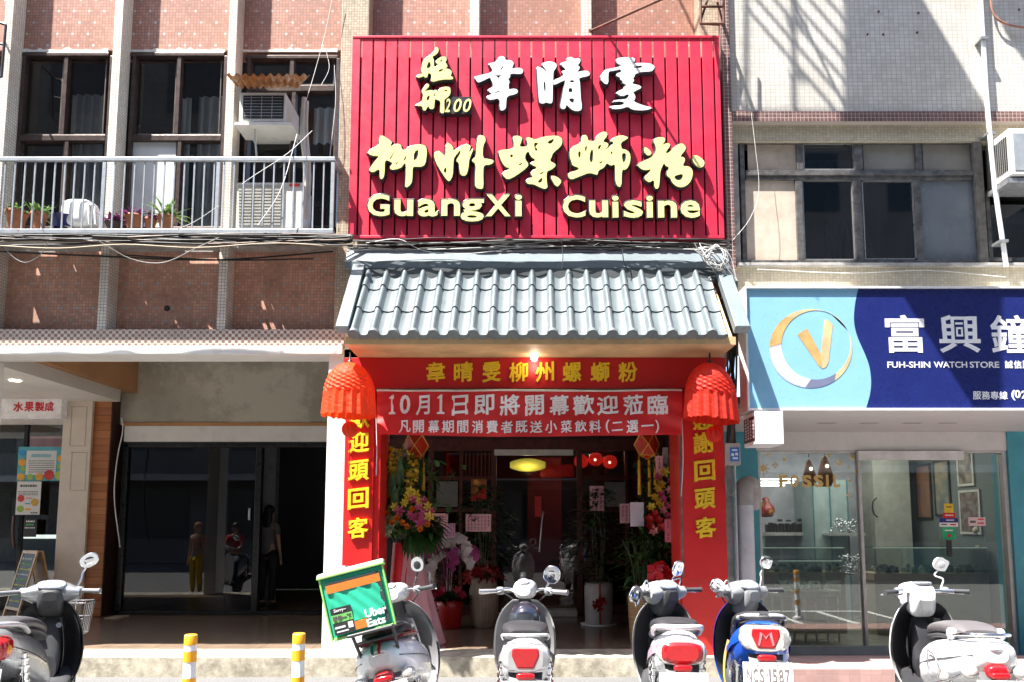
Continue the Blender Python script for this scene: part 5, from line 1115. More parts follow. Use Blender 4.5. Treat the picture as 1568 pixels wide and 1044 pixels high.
mb = MB(); mb.R(1314, 690, 1476, 704, YG - .09, .06); mb.build('door_rail', M('door_rail_white', (.7, .7, .69), .35), ws, bevel=.004)
xw = 6.7; yb = 5.2; zt = 3.2
mb = MB(); mb.box(gx0 - .3, xw + .1, YG + .12, yb, 0.0, ZF); mb.build('floor', M('shop_floor', (.4, .38, .35), .25, var=.1, scale=2), ws)
mb = MB(); mb.box(gx0 - .3, xw + .1, YG + .3, yb, zt, zt + .1); mb.build('ceiling', M('shop_ceiling', (.45, .43, .38), .7), ws)
mb = MB(); mb.box(xw, xw + .1, YG + .3, yb, ZF, zt); mb.build('side_wall', teal2, ws)
mb = MB(); mb.box(gx0 - .3, xw + .1, yb, yb + .1, ZF, zt); mb.box(gx0 - .3, gx0 - .2, YG + .3, yb, ZF, zt); mb.build('back_wall', M('lilac_white_wall', (.42, .42, .48), .7), ws)
mb = MB(); mb.box(PXx(1340, 800, 4.5), PXx(1396, 800, 4.5), 4.5, yb, ZF, 2.75); mb.build('cream_partition', M('cream_partition', (.42, .42, .38), .6), ws)
q = P(1342, 777, 4.49); mb = MB(); mb.tube([(q.x, 4.46, q.z + .16), (q.x - .07, 4.44, q.z + .1), (q.x - .09, 4.44, q.z), (q.x - .07, 4.44, q.z - .1), (q.x, 4.46, q.z - .16)], .012, 8); mb.build('pull_handle', black, ws)
mb = MB(); mb.box(PXx(1246, 800, 4.3), PXx(1300, 800, 4.3), 4.3, yb, ZF, 2.35); mb.build('cabinet', M('pale_teal_cabinet', (.34, .42, .43), .4), ws)
for a in (1246, 1272, 1299): mb = MB(); mb.box(PXx(a, 800, 4.28), PXx(a, 800, 4.28) + .015, 4.28, 4.3, ZF, 2.35); mb.build('cabinet_joint', M('teal_joint', (.08, .2, .22), .5), ws)
def striplamp(py, x0, x1, lab):
    mb = MB(); mb.box(PXx(x0, py, 3.6), PXx(x1, py, 3.6), 3.6, 3.66, PZ(py + .9, 3.6), PZ(py - .9, 3.6)); o = solo(mb, 'strip_light', M('shop_strip_glow', (1, .98, .94), .3, emit=2.5), lab, 'lamp', 'strip lights in the watch shop')
striplamp(733.5, 1166, 1219, 'white strip light in the watch shop, topmost of three'); striplamp(738.5, 1160, 1216, 'white strip light in the watch shop, middle of three'); striplamp(743, 1162, 1202, 'white strip light in the watch shop, lowest and shortest of three')
al = bpy.data.lights.new('shop_ceiling_light', 'AREA'); al.energy = 26; al.shape = 'RECTANGLE'; al.size = 2.6; al.size_y = 1.6; al.color = (1, .96, .9)
ao = bpy.data.objects.new('shop_ceiling_light', al); COL.objects.link(ao); ao.location = (4.8, 3.4, zt - .03); ao.parent = ws; ao.matrix_parent_inverse = Matrix.Translation(-ws.location)
woodc = M('light_wood_counter', (.40, .30, .21), .45, var=.1); topg = M('glass_edge_glow', (.55, .68, .60), .15, emit=.12); watchm = M('watch_metal', (.55, .53, .5), .2, .9, var=.4, scale=40); watchd = M('watch_dark', (.04, .035, .035), .3)  # case edge has a faint glow put into its colour
def showcase(label, x0, x1, y0, y1, zb, zg, ztop, legs=False, nw=26):
    r = thing('display_case', label, 'display case', ((x0 + x1) / 2, (y0 + y1) / 2, ZF), 'glass display cases in the watch shop')
    if legs:
        mb = MB(); mb.box(x0, x1, y0, y1, zb, zg); mb.build('tray', M('pale_tray', (.55, .53, .45), .4), r, bevel=.004)
        for i in range(6):
            for yy in (y0 + .02, y1 - .04): mb = MB(); x = x0 + .03 + (x1 - x0 - .08) * i / 5; mb.box(x, x + .02, yy, yy + .02, ZF, zb); mb.build('leg', steel, r)
    else:
        mb = MB(); mb.box(x0, x1, y0, y1, ZF, zb); mb.build('base', M('beige_counter_front', (.42, .36, .29), .5, var=.05), r); mb = MB(); mb.box(x0 - .01, x1 + .01, y0 - .012, y1, zb, zg); mb.build('ledge', woodc, r, bevel=.004)
    mb = MB(); mb.box(x0, x1, y0, y0 + .006, zg, ztop - .012); mb.build('glass_front', shopglass, r)
    mb = MB(); mb.box(x0, x1, y0, y1, ztop - .011, ztop); mb.build('glass_top', glass('glass_top', (.8, .9, .85), .12), r)
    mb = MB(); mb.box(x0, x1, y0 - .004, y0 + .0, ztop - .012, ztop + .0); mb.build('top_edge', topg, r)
    n = 0
    while n < nw:
        x = random.uniform(x0 + .06, x1 - .06); y = random.uniform(y0 + .06, y1 - .1); s = random.uniform(.022, .05); X2 = Matrix.Rotation(random.uniform(-.6, .3), 3, 'X'); mb = MB()
        k = random.random()
        if k < .7:
            rg = [[Vector((x, y, zg + s + .012)) + X2 @ Vector((math.cos(t * PI / 6) * (s + .004 * math.cos(u * PI / 2)), .012 * math.sin(u * PI / 2), math.sin(t * PI / 6) * (s + .004 * math.cos(u * PI / 2)))) for u in range(4)] for t in range(13)]
            mb.loft(rg, cap=False); mb.cyl(Vector((x, y - .016, zg + s * 2)), Vector((x, y - .024, zg + s * 2)), s * .62, n=12); mb.build('watch', watchm if k < .5 else watchd, r)
        else: mb.box(x - s, x + s, y - s * .6, y + s * .6, zg, zg + s * 1.6); mb.build('jewel_box', random.choice((watchd, M('cream_box', (.55, .5, .42), .5), M('maroon_box', (.2, .04, .03), .5))), r)
        n += 1
showcase('long glass topped watch counter with beige front below the framed pictures', PXx(1338, 850, 2.7), xw - .06, 2.7, 3.25, PZ(890, 2.7), PZ(878, 2.7), PZ(838, 2.7), nw=90)
showcase('small glass display table on thin steel legs near the shop window', PXx(1192, 880, 2.0), PXx(1287, 880, 2.0), 2.0, 2.45, PZ(914, 2.0), PZ(905, 2.0), PZ(858, 2.0), True, 34)
showcase('middle glass display case with wide pale base behind the legged table', PXx(1168, 880, 2.9), PXx(1294, 880, 2.9), 2.9, 3.35, PZ(884, 2.9), PZ(876, 2.9), PZ(838, 2.9), False, 44)
sh = thing('wall_shelf', 'long grey shelf of dark boxes against the lilac back wall', 'shelf', tuple(P(1205, 818, 4.9)))
mb = MB(); mb.R(1166, 815, 1246, 820, 4.8, .38); mb.build('board', M('grey_shelf', (.4, .4, .4), .5), sh)
mb = MB(); mb.R(1166, 819, 1172, 860, 4.85, .3); mb.build('bracket', steel, sh)
for i in range(13):
    mb = MB(); px = 1174 + i * 5.2; mb.R(px, random.uniform(799, 803), px + 4.2, 814.6, 4.85, .1); solo(mb, 'watch_box', watchd, 'dark watch box standing in the row on the long grey shelf', 'box', 'dark watch boxes on the shelf')
for px, h, g_ in ((1192, 795, 1), (1222, 794, 2), (1205, 796, 3)):
    mb = MB(); mb.R(px, h, px + 6, 798.5, 4.86, .06); solo(mb, 'small_clock', watchd, ('small dark clock on top of the boxes nearest the gourd ornament', 'small dark clock on top of the boxes nearest the pale cabinet', 'small dark clock between two others on the boxes')[g_ - 1], 'clock')
p = P(1173, 778, 4.5); mb = MB(); mb.lathe([(.03, .18), (.06, .16), (.05, .11), (.13, .02), (.14, -.06), (.1, -.14), (.02, -.15)], p, 18); solo(mb, 'gourd_ornament', M('dark_red_lacquer', (.25, .02, .02), .3, dirt=((.4, .28, .05), 9, .55, .6)), 'dark red gourd ornament with gold motif hanging on the back wall', 'ornament')
brass = M('amber_glass', (.34, .15, .06), .25, var=.5, scale=40, trans=.4)
for px, py, s, lab in ((1239, 716, .72, 'amber pendant lamp left of the gold stars'), (1263, 712, .85, 'larger amber pendant lamp between the stars')):
    p = P(px, py, 2.6); l = thing('pendant_lamp', lab, 'lamp', tuple(p), 'amber pendant lamps')
    mb = MB(); mb.lathe([(.02, .16 * s), (.05 * s, .12 * s), (.07 * s, .02), (.11 * s, -.1 * s), (.14 * s, -.24 * s), (.09 * s, -.36 * s)], p, 16, cap=False); mb.build('shade', brass, l)
    mb = MB(); mb.cyl(p + Vector((0, 0, .15)), (p.x, p.y, zt), .006); mb.build('cord', black, l)
    mb = MB(); mb.se(p + Vector((0, -.1 * s, -.02)), (.022, .022, .022), nu=10, nv=6); mb.build('bulb', M('bulb_glow', (1, .93, .82), .3, emit=4), l)
def crystals(n, x0, y0, x1, y1, Y, lab):
    mb = MB()
    for i in range(n): p = P(random.uniform(x0, x1), random.uniform(y0, y1), Y + random.uniform(0, .3)); mb.se(p, [random.uniform(.012, .03)] * 3, nu=6, nv=4)
    solo(mb, 'jewellery', M('crystal_sparkle', (.6, .62, .66), .12, .8, var=.5, scale=60), lab, 'jewellery', kind='stuff')
crystals(70, 1272, 795, 1322, 815, 4.0, 'sparkling jewellery heaped on the shelf before the pale cabinet'); crystals(90, 1285, 850, 1325, 880, 3.4, 'sparkling jewellery heaped beside the middle display case')
mb = MB(); mb.R(1270, 816, 1326, 820, 4.0, .35); solo(mb, 'glass_shelf', M('grey_shelf', (.4, .4, .4), .5), 'grey shelf carrying jewellery before the pale cabinet', 'shelf')
# framed pictures on the side wall
def wallpic(ya, yb_, za, zb_, fm, lab, art):
    r = thing('framed_picture', lab, 'picture', (xw - .02, (ya + yb_) / 2, za), 'framed pictures on the shop wall'); x = xw - .03
    mb = MB(); f_ = .035
    mb.box(x, xw, ya, ya + f_, za, zb_); mb.box(x, xw, yb_ - f_, yb_, za, zb_); mb.box(x, xw, ya + f_, yb_ - f_, za, za + f_); mb.box(x, xw, ya + f_, yb_ - f_, zb_ - f_, zb_); mb.build('frame', fm, r)
    mb = MB(); mb.box(x + .008, xw - .004, ya + f_, yb_ - f_, za + f_, zb_ - f_); mb.build('canvas', art, r); return r
def yat(px): return xw * F / (px - PX0) * 1.0 - 8.6
def wz(py, px): return P(px, py, yat(px)).z
whf = M('pale_frame', (.5, .48, .44), .5)
def art(name, a, b, s):
    m, nt, bb = new_mat(name); v, _ = coords(nt); nt.links.new(mix(nt, ramp(nt, noise(nt, v, s, 6), .4, .6), a, b), bb.inputs['Base Color']); return m
wallpic(yat(1427), yat(1404), wz(795, 1415), wz(711, 1415), M('black_frame', (.03, .03, .03), .4), 'narrow black framed rust coloured hanging picture furthest into the watch shop', art('rust_art', (.30, .14, .08), (.22, .12, .09), 4))
wallpic(yat(1456), yat(1432), wz(790, 1444), wz(704, 1444), M('black_frame', (.03, .03, .03), .4), 'narrow black framed beige figure picture behind the yellow sticker', art('beige_art', (.30, .24, .17), (.12, .15, .14), 5))
wallpic(yat(1494), yat(1469), wz(744, 1482), wz(692, 1482), whf, 'pale framed picture with a portrait, uppermost on the side wall', art('portrait_art', (.10, .08, .07), (.28, .24, .2), 7))
wallpic(yat(1501), yat(1469), wz(818, 1485), wz(750, 1485), whf, 'large pale framed dark floral picture under the portrait', art('floral_art', (.10, .04, .035), (.2, .18, .16), 14))
pf = thing('photo_frame', 'tilted cream photo frame standing on the glass counter', 'photo frame', tuple(P(1518, 837, 2.9)))
T_ = Matrix.Translation(P(1519, 837, 2.9)) @ Matrix.Rotation(R_(8), 4, 'Y') @ Matrix.Rotation(R_(-14), 4, 'X'); mb = MB(); mb.box(-.07, .07, 0, .02, .01, .3); mb.xf(T_); mb.build('frame', M('cream_frame', (.5, .46, .38), .5), pf); mb = MB(); mb.box(-.045, .045, -.003, -.0005, .05, .26); mb.xf(T_); mb.build('photo', art('photo_art', (.22, .14, .08), (.3, .24, .18), 9), pf)
p = P(1497, 812, 3.0); mb = MB(); mb.se(p, (.075, .05, .06)); mb.cyl(p + Vector((.04, 0, -.02)), (p.x + .05, p.y, PZ(838, 2.7)), .02); mb.box(p.x - .02, p.x + .12, p.y - .05, p.y + .05, PZ(838, 2.7) + .001, PZ(838, 2.7) + .02); solo(mb, 'magnifier_lamp', M('cream_lamp', (.5, .44, .34), .5), 'cream magnifier lamp on the glass counter beside the tilted photo frame', 'lamp')
mb = MB(); mb.R(1538, 805, 1552, 836.5, 3.0, .12); mb.R(1530, 805, 1538, 810, 3.02, .08); solo(mb, 'white_device', whiteclean, 'white angled device on the counter next to the photo frame', 'device')
# gold decals and stickers on the glass
gd = M('gold_decal', (.72, .50, .18), .4, .2, var=.1)
dc = thing('window_lettering', 'gold lettering and stars stuck on the watch shop glass', 'lettering', tuple(P(1240, 748, YG)))
Yd = YG + .034
for ch, a, b in (('F', 1193, 1206), ('O', 1210, 1223), ('S', 1228, 1243), ('S', 1246, 1261), ('I', 1265, 1269), ('L', 1276, 1286)): mb = MB(); ptext(mb, ch, a, 727, b, 746, Yd, .003, .045); mb.build('letter', gd, dc)
def star(px, py, r, n, thin, hollow=False):
    p = P(px, py, Yd); s = r / 121; pts = []
    for i in range(n * 2): t = PI / 2 + i * PI / n; rr = s if i % 2 == 0 else s * thin; pts.append((p.x + rr * math.cos(t), p.z + rr * math.sin(t)))
    mb = MB()
    if hollow:
        inn = [(p.x + (x - p.x) * .55, p.z + (z - p.z) * .55) for x, z in pts]; k = len(pts)
        for i in range(k): mb.prism([pts[i], pts[(i + 1) % k], inn[(i + 1) % k], inn[i]], Yd, Yd + .003)
    else: mb.prism(pts, Yd, Yd + .003)
    mb.build('star', gd, dc)
for a in ((1169, 717, 11, 8, .3), (1176, 696, 4, 4, .25), (1187, 712, 6, 4, .45, True), (1201, 703, 6, 6, .2), (1271, 697, 6, 4, .2), (1286, 708.5, 7.5, 4, .45, True), (1305, 699, 7, 8, .25), (1311, 721, 5, 4, .25), (1299, 715, 2, 8, .8), (1302, 736, 2.4, 8, .8), (1300, 758, 5, 4, .4, True)): star(*a)
for (a, b, c, d, m, lab, deco) in ((1446, 771, 1460, 785, M('yellow_sticker', (.75, .50, .02), .4), 'yellow sticker topmost of the stack on the shop glass', [(1449, 775, 1457, 777, ink)]), (1444, 785.2, 1463, 793, red_pl, 'red sticker under the yellow sticker on the glass', [(1447, 788, 1460, 789.5, paper)]), (1438.5, 793.2, 1467, 806.5, paper, 'wide navy and white sticker in the middle of the stack', [(1438.5, 793.2, 1467, 800, M('navy_print', (.02, .02, .2), .4)), (1449, 795.5, 1461, 797, paper), (1441, 802, 1450, 804, ink), (1455, 802, 1464, 804, red_pl)]), (1443, 807, 1464, 826, M('green_sticker', (.02, .40, .17), .4), 'green sticker with a red dot at the bottom of the stack', [(1447, 811, 1459, 813, paper), (1451, 818, 1456, 822, red_pl)]), (1483, 792, 1509, 805, M('pink_white_sticker', (.72, .55, .55), .5), 'pink and white sticker apart from the stack, right of it', [(1485.5, 797, 1494, 800.5, ink), (1497, 794, 1507, 796, fr_r), (1497, 800, 1507, 802, fr_r)])):
    r = thing('sticker', lab, 'sticker', tuple(P((a + c) / 2, d, Yd)), 'stickers on the watch shop glass'); mb = MB(); mb.R(a, b, c, d, Yd + .012, .003); mb.build('sheet', m, r)
    for i, (e, f, g_, h, m2) in enumerate(deco): mb = MB(); mb.R(e, f, g_, h, Yd + .0105 - .0006 * i, .0012); mb.build('print', m2, r)
mb = MB(); mb.R(1451, 827, 1458, 852, YG - .03, .03); solo(mb, 'door_lock', black, 'black lock bar on the sliding glass door below the green sticker', 'lock')
# white light box with a dark notice on its side
lbx = thing('light_box_sign', 'blank white box sign with a dark notice on its side under the blue sign', 'sign', tuple(P(1178, 680, YF2)))
YX = -.72
x0, x1 = PXx(1157, 655, YX), PXx(1200, 655, YX)
mb = MB(); mb.box(x0, x1, YX, YX + .42, PZ(680, YX), PZ(629, YX)); mb.build('box', M('white_cabinet', (.76, .76, .76), .4), lbx, bevel=.006)
mb = MB(); mb.box(x0 - .004, x0 - .001, YX + .02, YX + .40, PZ(674, YX), PZ(636, YX)); o = mb.build('notice', M('dark_maroon_notice', (.06, .02, .03), .5), lbx)
mb = MB()
for k in range(4):
    z = PZ(674, YX) + .03
    while z < PZ(640, YX): h_ = random.uniform(.012, .03); mb.box(x0 - .006, x0 - .0045, YX + .05 + k * .085, YX + .095 + k * .085, z, z + h_); z += h_ + .012
mb.build('writing', M('notice_white', (.6, .58, .58), .6), o)
# ================================================================== PIPES, METER, CABLES BETWEEN THE SHOPS
gp = thing('waste_pipe', 'thick pale grey waste pipe with an elbow beside the red column', 'pipe', tuple(P(1142, 1000, .12)))
pv = M('grey_pvc', (.52, .51, .53), .4, var=.08, scale=5, dirt=((.33, .31, .30), 4, .55, .75))
px_ = PXx(1142, 850, .12); zt2 = PZ(757, .12)
mb = MB(); mb.cyl((px_, .12, 0.02), (px_, .12, zt2), .098, n=24); mb.build('pipe', pv, gp)
mb = MB(); mb.tube([(px_, .12, zt2 - .12), (px_, .12, zt2), (px_ + .02, .14, zt2 + .08), (px_ + .09, .2, zt2 + .1), (px_ + .13, .3, zt2 + .02), (px_ + .14, .36, zt2 - .14)], .108, 20, sub=4); mb.build('elbow', M('grey_elbow', (.34, .32, .30), .5, var=.15), gp)
mb = MB(); xa = PXx(1127, 850, .05); mb.cyl((xa, .03, .02), (xa, .03, PZ(700, .03)), .02, n=10); solo(mb, 'conduit', M('grey_conduit', (.4, .42, .45), .4, .3), 'thin grey conduit standing next to the thick waste pipe', 'pipe')
mb = MB(); mb.box(PXx(1112, 850, .1) + .002, PXx(1122, 850, .1), .06, .3, .02, PZ(690, .1)); solo(mb, 'concrete_strip', concrete, 'bare concrete strip between the red column and the grey conduit', 'post')
eb = thing('meter_box', 'small grey electrical box with a blue sticker above the waste pipe', 'electrical box', tuple(P(1122, 713, -.05)))
mb = MB(); mb.R(1110, 678, 1134, 712, -.06, .16); mb.build('box', M('grey_box', (.4, .38, .36), .5), eb, bevel=.006)
mb = MB(); mb.R(1118, 685, 1132, 706, -.064, .003); o = mb.build('sticker', M('blue_sticker', (.02, .18, .55), .4), eb)
mb = MB(); mb.R(1121, 688, 1129, 690, -.0665, .002); mb.R(1120, 694, 1124, 698, -.0665, .002); mb.R(1126, 693, 1130, 697, -.0665, .002); mb.R(1122, 700, 1130, 703, -.0665, .002); mb.build('print', paper, o)
mb = MB(); mb.tube([P(1115, 712, -.04), P(1110, 735, -.08), P(1118, 758, -.1), P(1126, 745, -.08), P(1120, 722, -.06), P(1112, 730, -.09), P(1113, 752, -.1), P(1124, 762, -.06), P(1124, 800, -.02)], .007, 6); solo(mb, 'cable_coil', cableg, 'loose coil of pale cable hanging under the grey electrical box', 'cable')
def cablething(lab, m, paths, r=.008, n=5, name='cable_bundle', group='cables along the facades'):
    r_ = thing(name, lab, 'cables', tuple(Vector(paths[0][0])), group)
    for i, pts in enumerate(paths): mb = MB(); mb.tube(pts, r * random.uniform(.75, 1.25), n); mb.build('cable', m[i % len(m)] if isinstance(m, list) else m, r_)
def run(x0, x1, y0, Y, n, wob, step=60, sag=0):
    out = []
    for i in range(n):
        ph = random.uniform(0, 9); o = random.uniform(-wob, wob); pts = []; x = x0
        while x <= x1 + step: pts.append(P(min(x, x1), y0 + o + wob * .6 * math.sin(x * .011 + ph) + sag * math.sin((x - x0) / (x1 - x0) * PI) + random.uniform(-1, 1), Y + random.uniform(-.03, .03))); x += step
        out.append(pts)
    return out
cablething('thick bundle of black cables sagging along the front of the balcony', [cable, cable, cable, M('brown_cable', (.12, .08, .06), .5)], run(-250, 540, 365, -.42, 16, 7))
cablething('loose grey cables hanging in loops under the left end of the balcony', [cableg, M('tan_cable', (.45, .36, .24), .5)], [[P(4, 368, -.5), P(14, 388, -.42), P(38, 402, -.4), P(62, 390, -.42), P(73, 370, -.5)], [P(0, 376, -.5), P(90, 380, -.5), P(190, 374, -.5), P(300, 379, -.5), P(420, 372, -.5), P(525, 378, -.4)], [P(150, 368, -.5), P(200, 396, -.42), P(250, 402, -.4), P(300, 380, -.45), P(335, 364, -.5)]], .006)
cablething('thin grey wires strung in front of the lower pink wall', [cable], [[P(-20, 384, -.02), P(150, 392, -.02), P(330, 398, -.02), P(510, 385, -.02)], [P(180, 390, -.02), P(340, 398, -.03), P(480, 396, -.02)]], .009)
cablething('mess of thin black and white cables between the red signboard and the awning ridge', [cable, cable, cable, cableg, cable, cable, M('white_cable', (.7, .7, .68), .5)], run(532, 1118, 374, -.3, 9, 6, 45) + run(560, 1000, 380, -.26, 4, 5, 60, 4) + [[P(560, 372, -.3), P(610, 366, -.32), P(650, 384, -.3), P(720, 388, -.3), P(800, 378, -.3)], [P(905, 378, -.3), P(930, 368, -.32), P(950, 372, -.3), P(955, 400, -.32), P(962, 414, -.3)], [P(860, 370, -.3), P(862, 392, -.33), P(860, 412, -.35)]], .005)
tang = []
for i in range(12):
    a = random.uniform(0, 6); tang.append([P(1068 + random.uniform(-6, 6), 374 + random.uniform(-4, 8), -.34)] + [P(1098 + 22 * math.cos(a + k * 1.25) * random.uniform(.4, 1), 396 + 22 * math.sin(a + k * 1.25) * random.uniform(.4, 1), -.36 + random.uniform(-.05, .04)) for k in range(5)] + [P(1126 + random.uniform(-4, 4), 430, -.3)])
cablething('tangled knot of white and grey cables at the upper end of the awning', [M('white_cable', (.7, .7, .68), .5), cableg], tang, .006)
cablething('dark cables dropping behind the deep red lantern to the electrical box', [cable, M('brown_cable', (.12, .08, .06), .5)], [[P(1126 + random.uniform(-6, 4), 430, -.2), P(1122 + random.uniform(-7, 7), 520, -.02), P(1120 + random.uniform(-9, 9), 600, -.05), P(1119 + random.uniform(-7, 8), 680, -.02)] for _ in range(9)], .011)
cablething('thin pale wires hanging over the third window and its air conditioner', [M('white_cable', (.7, .7, .68), .5)], [[P(512, -20, -.1), P(498, 50, -.1), P(482, 110, -.12), P(470, 150, -.15)], [P(500, 80, -.05), P(504, 105, -.08), P(492, 130, -.1)], [P(478, 200, -.3), P(440, 235, -.46), P(390, 268, -.47), P(370, 282, -.46)], [P(512, 100, -.06), P(514, 150, -.08), P(510, 195, -.1), P(505, 240, -.1)], [P(455, 205, -.3), P(430, 290, -.46), P(395, 345, -.47)], [P(335, 315, -.47), P(300, 338, -.47), P(270, 352, -.46)]], .0035)
cablething('white wire hanging down beside the maroon tiled corner', [M('white_cable', (.7, .7, .68), .5)], [[P(1150, 170, -.1), P(1156, 220, -.1), P(1162, 290, -.1), P(1148, 335, -.12), P(1118, 372, -.2)], [P(1160, 412, -.1), P(1300, 418, -.1), P(1420, 414, -.1), P(1540, 424, -.1)]], .0032)
cablething('loose white wire dangling down the timber pier by the dark shop', [M('white_cable', (.7, .7, .68), .5)], [[P(186, 640, 3.3), P(188, 660, 3.3), P(180, 700, 3.3), P(175, 760, 3.3), P(184, 838, 3.3)]], .008)
cablething('pale string with a white knot hanging beside the couplet at the flower stand', [M('white_cable', (.7, .7, .68), .5)], [[P(576, 640, -.2), P(577, 690, -.2), P(576, 728, -.2)], [P(1044, 640, -.2), P(1046, 700, -.2), P(1043, 760, -.15)]], .006)

# ================================================================== BALCONY CLUTTER
w_ac = acbox('yellowed window air conditioner under a rusty corrugated canopy', 366, 141, 437, 186, -.24, .3)
mb = MB(); mb.R(372, 146, 434, 181, -.246, .02); mb.build('grille', black, w_ac)
mb = MB()
for i in range(7): mb.R(374, 149 + i * 4.6, 432, 149.6 + i * 4.6, -.25, .004)
for i in range(3): mb.R(384 + i * 16, 147, 384.8 + i * 16, 180, -.252, .004)
mb.build('grille_bars', steel, w_ac)
mb = MB(); mb.box(PXx(360, 190, -.24), PXx(448, 190, -.24), -.26, .1, PZ(192, -.24), PZ(188, -.24)); mb.build('tray', M('yellowed_white_casing', (.62, .61, .57), .45), w_ac)
mb = MB(); mb.tube([P(390, 190, -.14), P(391, 215, -.16), P(393, 240, -.14)], .012, 6); mb.build('drain_hose', M('clear_hose', (.5, .5, .45), .4), w_ac)
mb = MB(); q0, q1 = P(345, 124, -.6), P(478, 136, -.55); rows = []
for k in range(2):
    rows.append([Vector((PXx(347 + (120 if k == 0 else 96) * i / 60 + (0 if k == 0 else 17), 120, -.6 if k else .0), .0 if k == 0 else -.62, (PZ(112, 0) if k == 0 else PZ(134, -.62)) + .018 * math.sin(i * 1.05))) for i in range(61)])
rows[0], rows[1] = [Vector((PXx(364 + 92 * i / 60, 133, .05), .05, PZ(134, .05) + .02 * math.sin(i * 1.05))) for i in range(61)], [Vector((PXx(347 + 128 * i / 60, 114, -.45), -.45, PZ(115, -.45) + .02 * math.sin(i * 1.05))) for i in range(61)]
mb.loft(rows, cap=False, closed=False); mb.loft([[q + Vector((0, 0, .006)) for q in r] for r in rows], cap=False, closed=False)
solo(mb, 'corrugated_canopy', M('rusty_corrugated', (.45, .17, .04), .7, var=.3, scale=10, dirt=((.55, .45, .35), 6, .5, .65)), 'rusty corrugated sheet canopy over the window air conditioner', 'canopy')
cu = acbox('cream outdoor air conditioner unit standing on the balcony behind the railing', 361, 279, 463, 350, -.26, .1, 'condenser_unit')
mb = MB()
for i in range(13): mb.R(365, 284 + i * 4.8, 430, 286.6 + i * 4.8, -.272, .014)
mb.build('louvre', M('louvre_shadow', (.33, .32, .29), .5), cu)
mb = MB(); mb.R(443, 280.5, 459, 285, -.266, .008); mb.build('badge', fr_r, cu)
mb = MB(); mb.tube([P(466, 150, -.1), P(463, 200, -.12), P(468, 260, -.12), P(466, 335, -.12)], .03, 8); mb.tube([P(470, 155, -.1), P(469, 200, -.1), P(474, 270, -.1), P(470, 330, -.1)], .022, 8); solo(mb, 'pipe_bundle', M('wrapped_pipe', (.5, .47, .42), .7, bump=.3), 'wrapped refrigerant pipes hanging right of the window air conditioner', 'pipes')
terra = M('terracotta', (.36, .14, .07), .7, var=.2, scale=8); purp = leafm('purple_leaf', (.22, .05, .16)); alo = leafm('aloe_green', (.16, .27, .08))
def bpot(px, w_, y0, m, nl, L, Wd, lab, name='potted_plant', pm=None, up_=.9):
    c = P(px, 351, -.17); s = w_ / 140 / 2; r = thing(name, lab, 'potted plant', tuple(c), 'potted plants on the balcony'); h = PZ(y0, -.17) - c.z
    pot(r, [(s * .7, 0), (s * .95, h * .8), (s * 1.05, h * .82), (s * 1.05, h), (s * .9, h), (s * .85, h * .9)], c, pm or terra, parent=r, n=20)
    mb = MB()
    for i in range(nl): blade(mb, c + Vector((random.uniform(-s, s) * .6, random.uniform(-s, s) * .6, h * .9)), rdir(up_), L * random.uniform(.5, 1.1), Wd, random.uniform(.1, .6))
    mb.build('foliage', m, r)
bpot(24, 30, 324, alo, 26, .22, .018, 'terracotta pot of spiky aloe at the far left end of the balcony')
bpot(58, 24, 327, alo, 34, .26, .016, 'terracotta pot of spiky aloe beside the blue basin')
bpot(174, 26, 341, purp, 60, .18, .02, 'purple leaved trailing plant in front of the second cream pilaster', pm=M('dark_pot', (.08, .05, .05), .6))
bpot(206, 30, 331, purp, 60, .17, .018, 'terracotta pot of purple plant right of the second cream pilaster')
bpot(230, 18, 335, purp, 40, .15, .016, 'small terracotta pot of purple plant between two bigger pots')
bpot(254, 26, 331, alo, 40, .34, .017, 'terracotta pot of tall green spiky plant below the white board')
c = P(101, 351, -.16); mb = MB(); mb.lathe([(.12, 0), (.16, .12), (.165, .125), (.15, .115), (.1, .01)], c, 24, cap=False); solo(mb, 'basin', M('navy_plastic', (.01, .015, .10), .3), 'dark blue plastic basin on the balcony next to the white stool', 'basin')
bpot(98, 14, 336, purp, 16, .14, .02, 'small purple plant growing in the dark blue basin', pm=M('dark_pot', (.08, .05, .05), .6))
stl = thing('plastic_stool', 'overturned white plastic stool on the balcony', 'stool', tuple(P(125, 351, -.15)))
c = P(122, 351, -.15); mb = MB(); mb.se(c + Vector((0, 0, .16)), (.18, .14, .16), (.5, .6), 24, 14); mb.build('shell', whiteclean, stl)
for dx in (.17, .235): mb = MB(); mb.tube([c + Vector((dx - .1, -.1, .26)), c + Vector((dx - .02, -.12, .2)), c + Vector((dx + .01, -.12, .01))], .016, 7); mb.build('leg', whiteclean, stl)
# hanging sign frame at the far left edge
sf = thing('steel_bracket', 'black steel sign bracket cut by the left edge of the photo', 'bracket', tuple(P(2, 90, -.3)))
mb = MB()
for a, b in (((-14, 30), (9, 38)), ((9, 38), (2, 118)), ((2, 118), (-14, 96)), ((-14, 30), (-14, 96)), ((4, 68), (-14, 62))): mb.cyl(P(*a, -.3), P(*b, -.3), .014, n=6)
mb.cyl(P(-8, 33, -.3), P(-8, 33, 0), .014, n=6); mb.build('bars', black, sf)
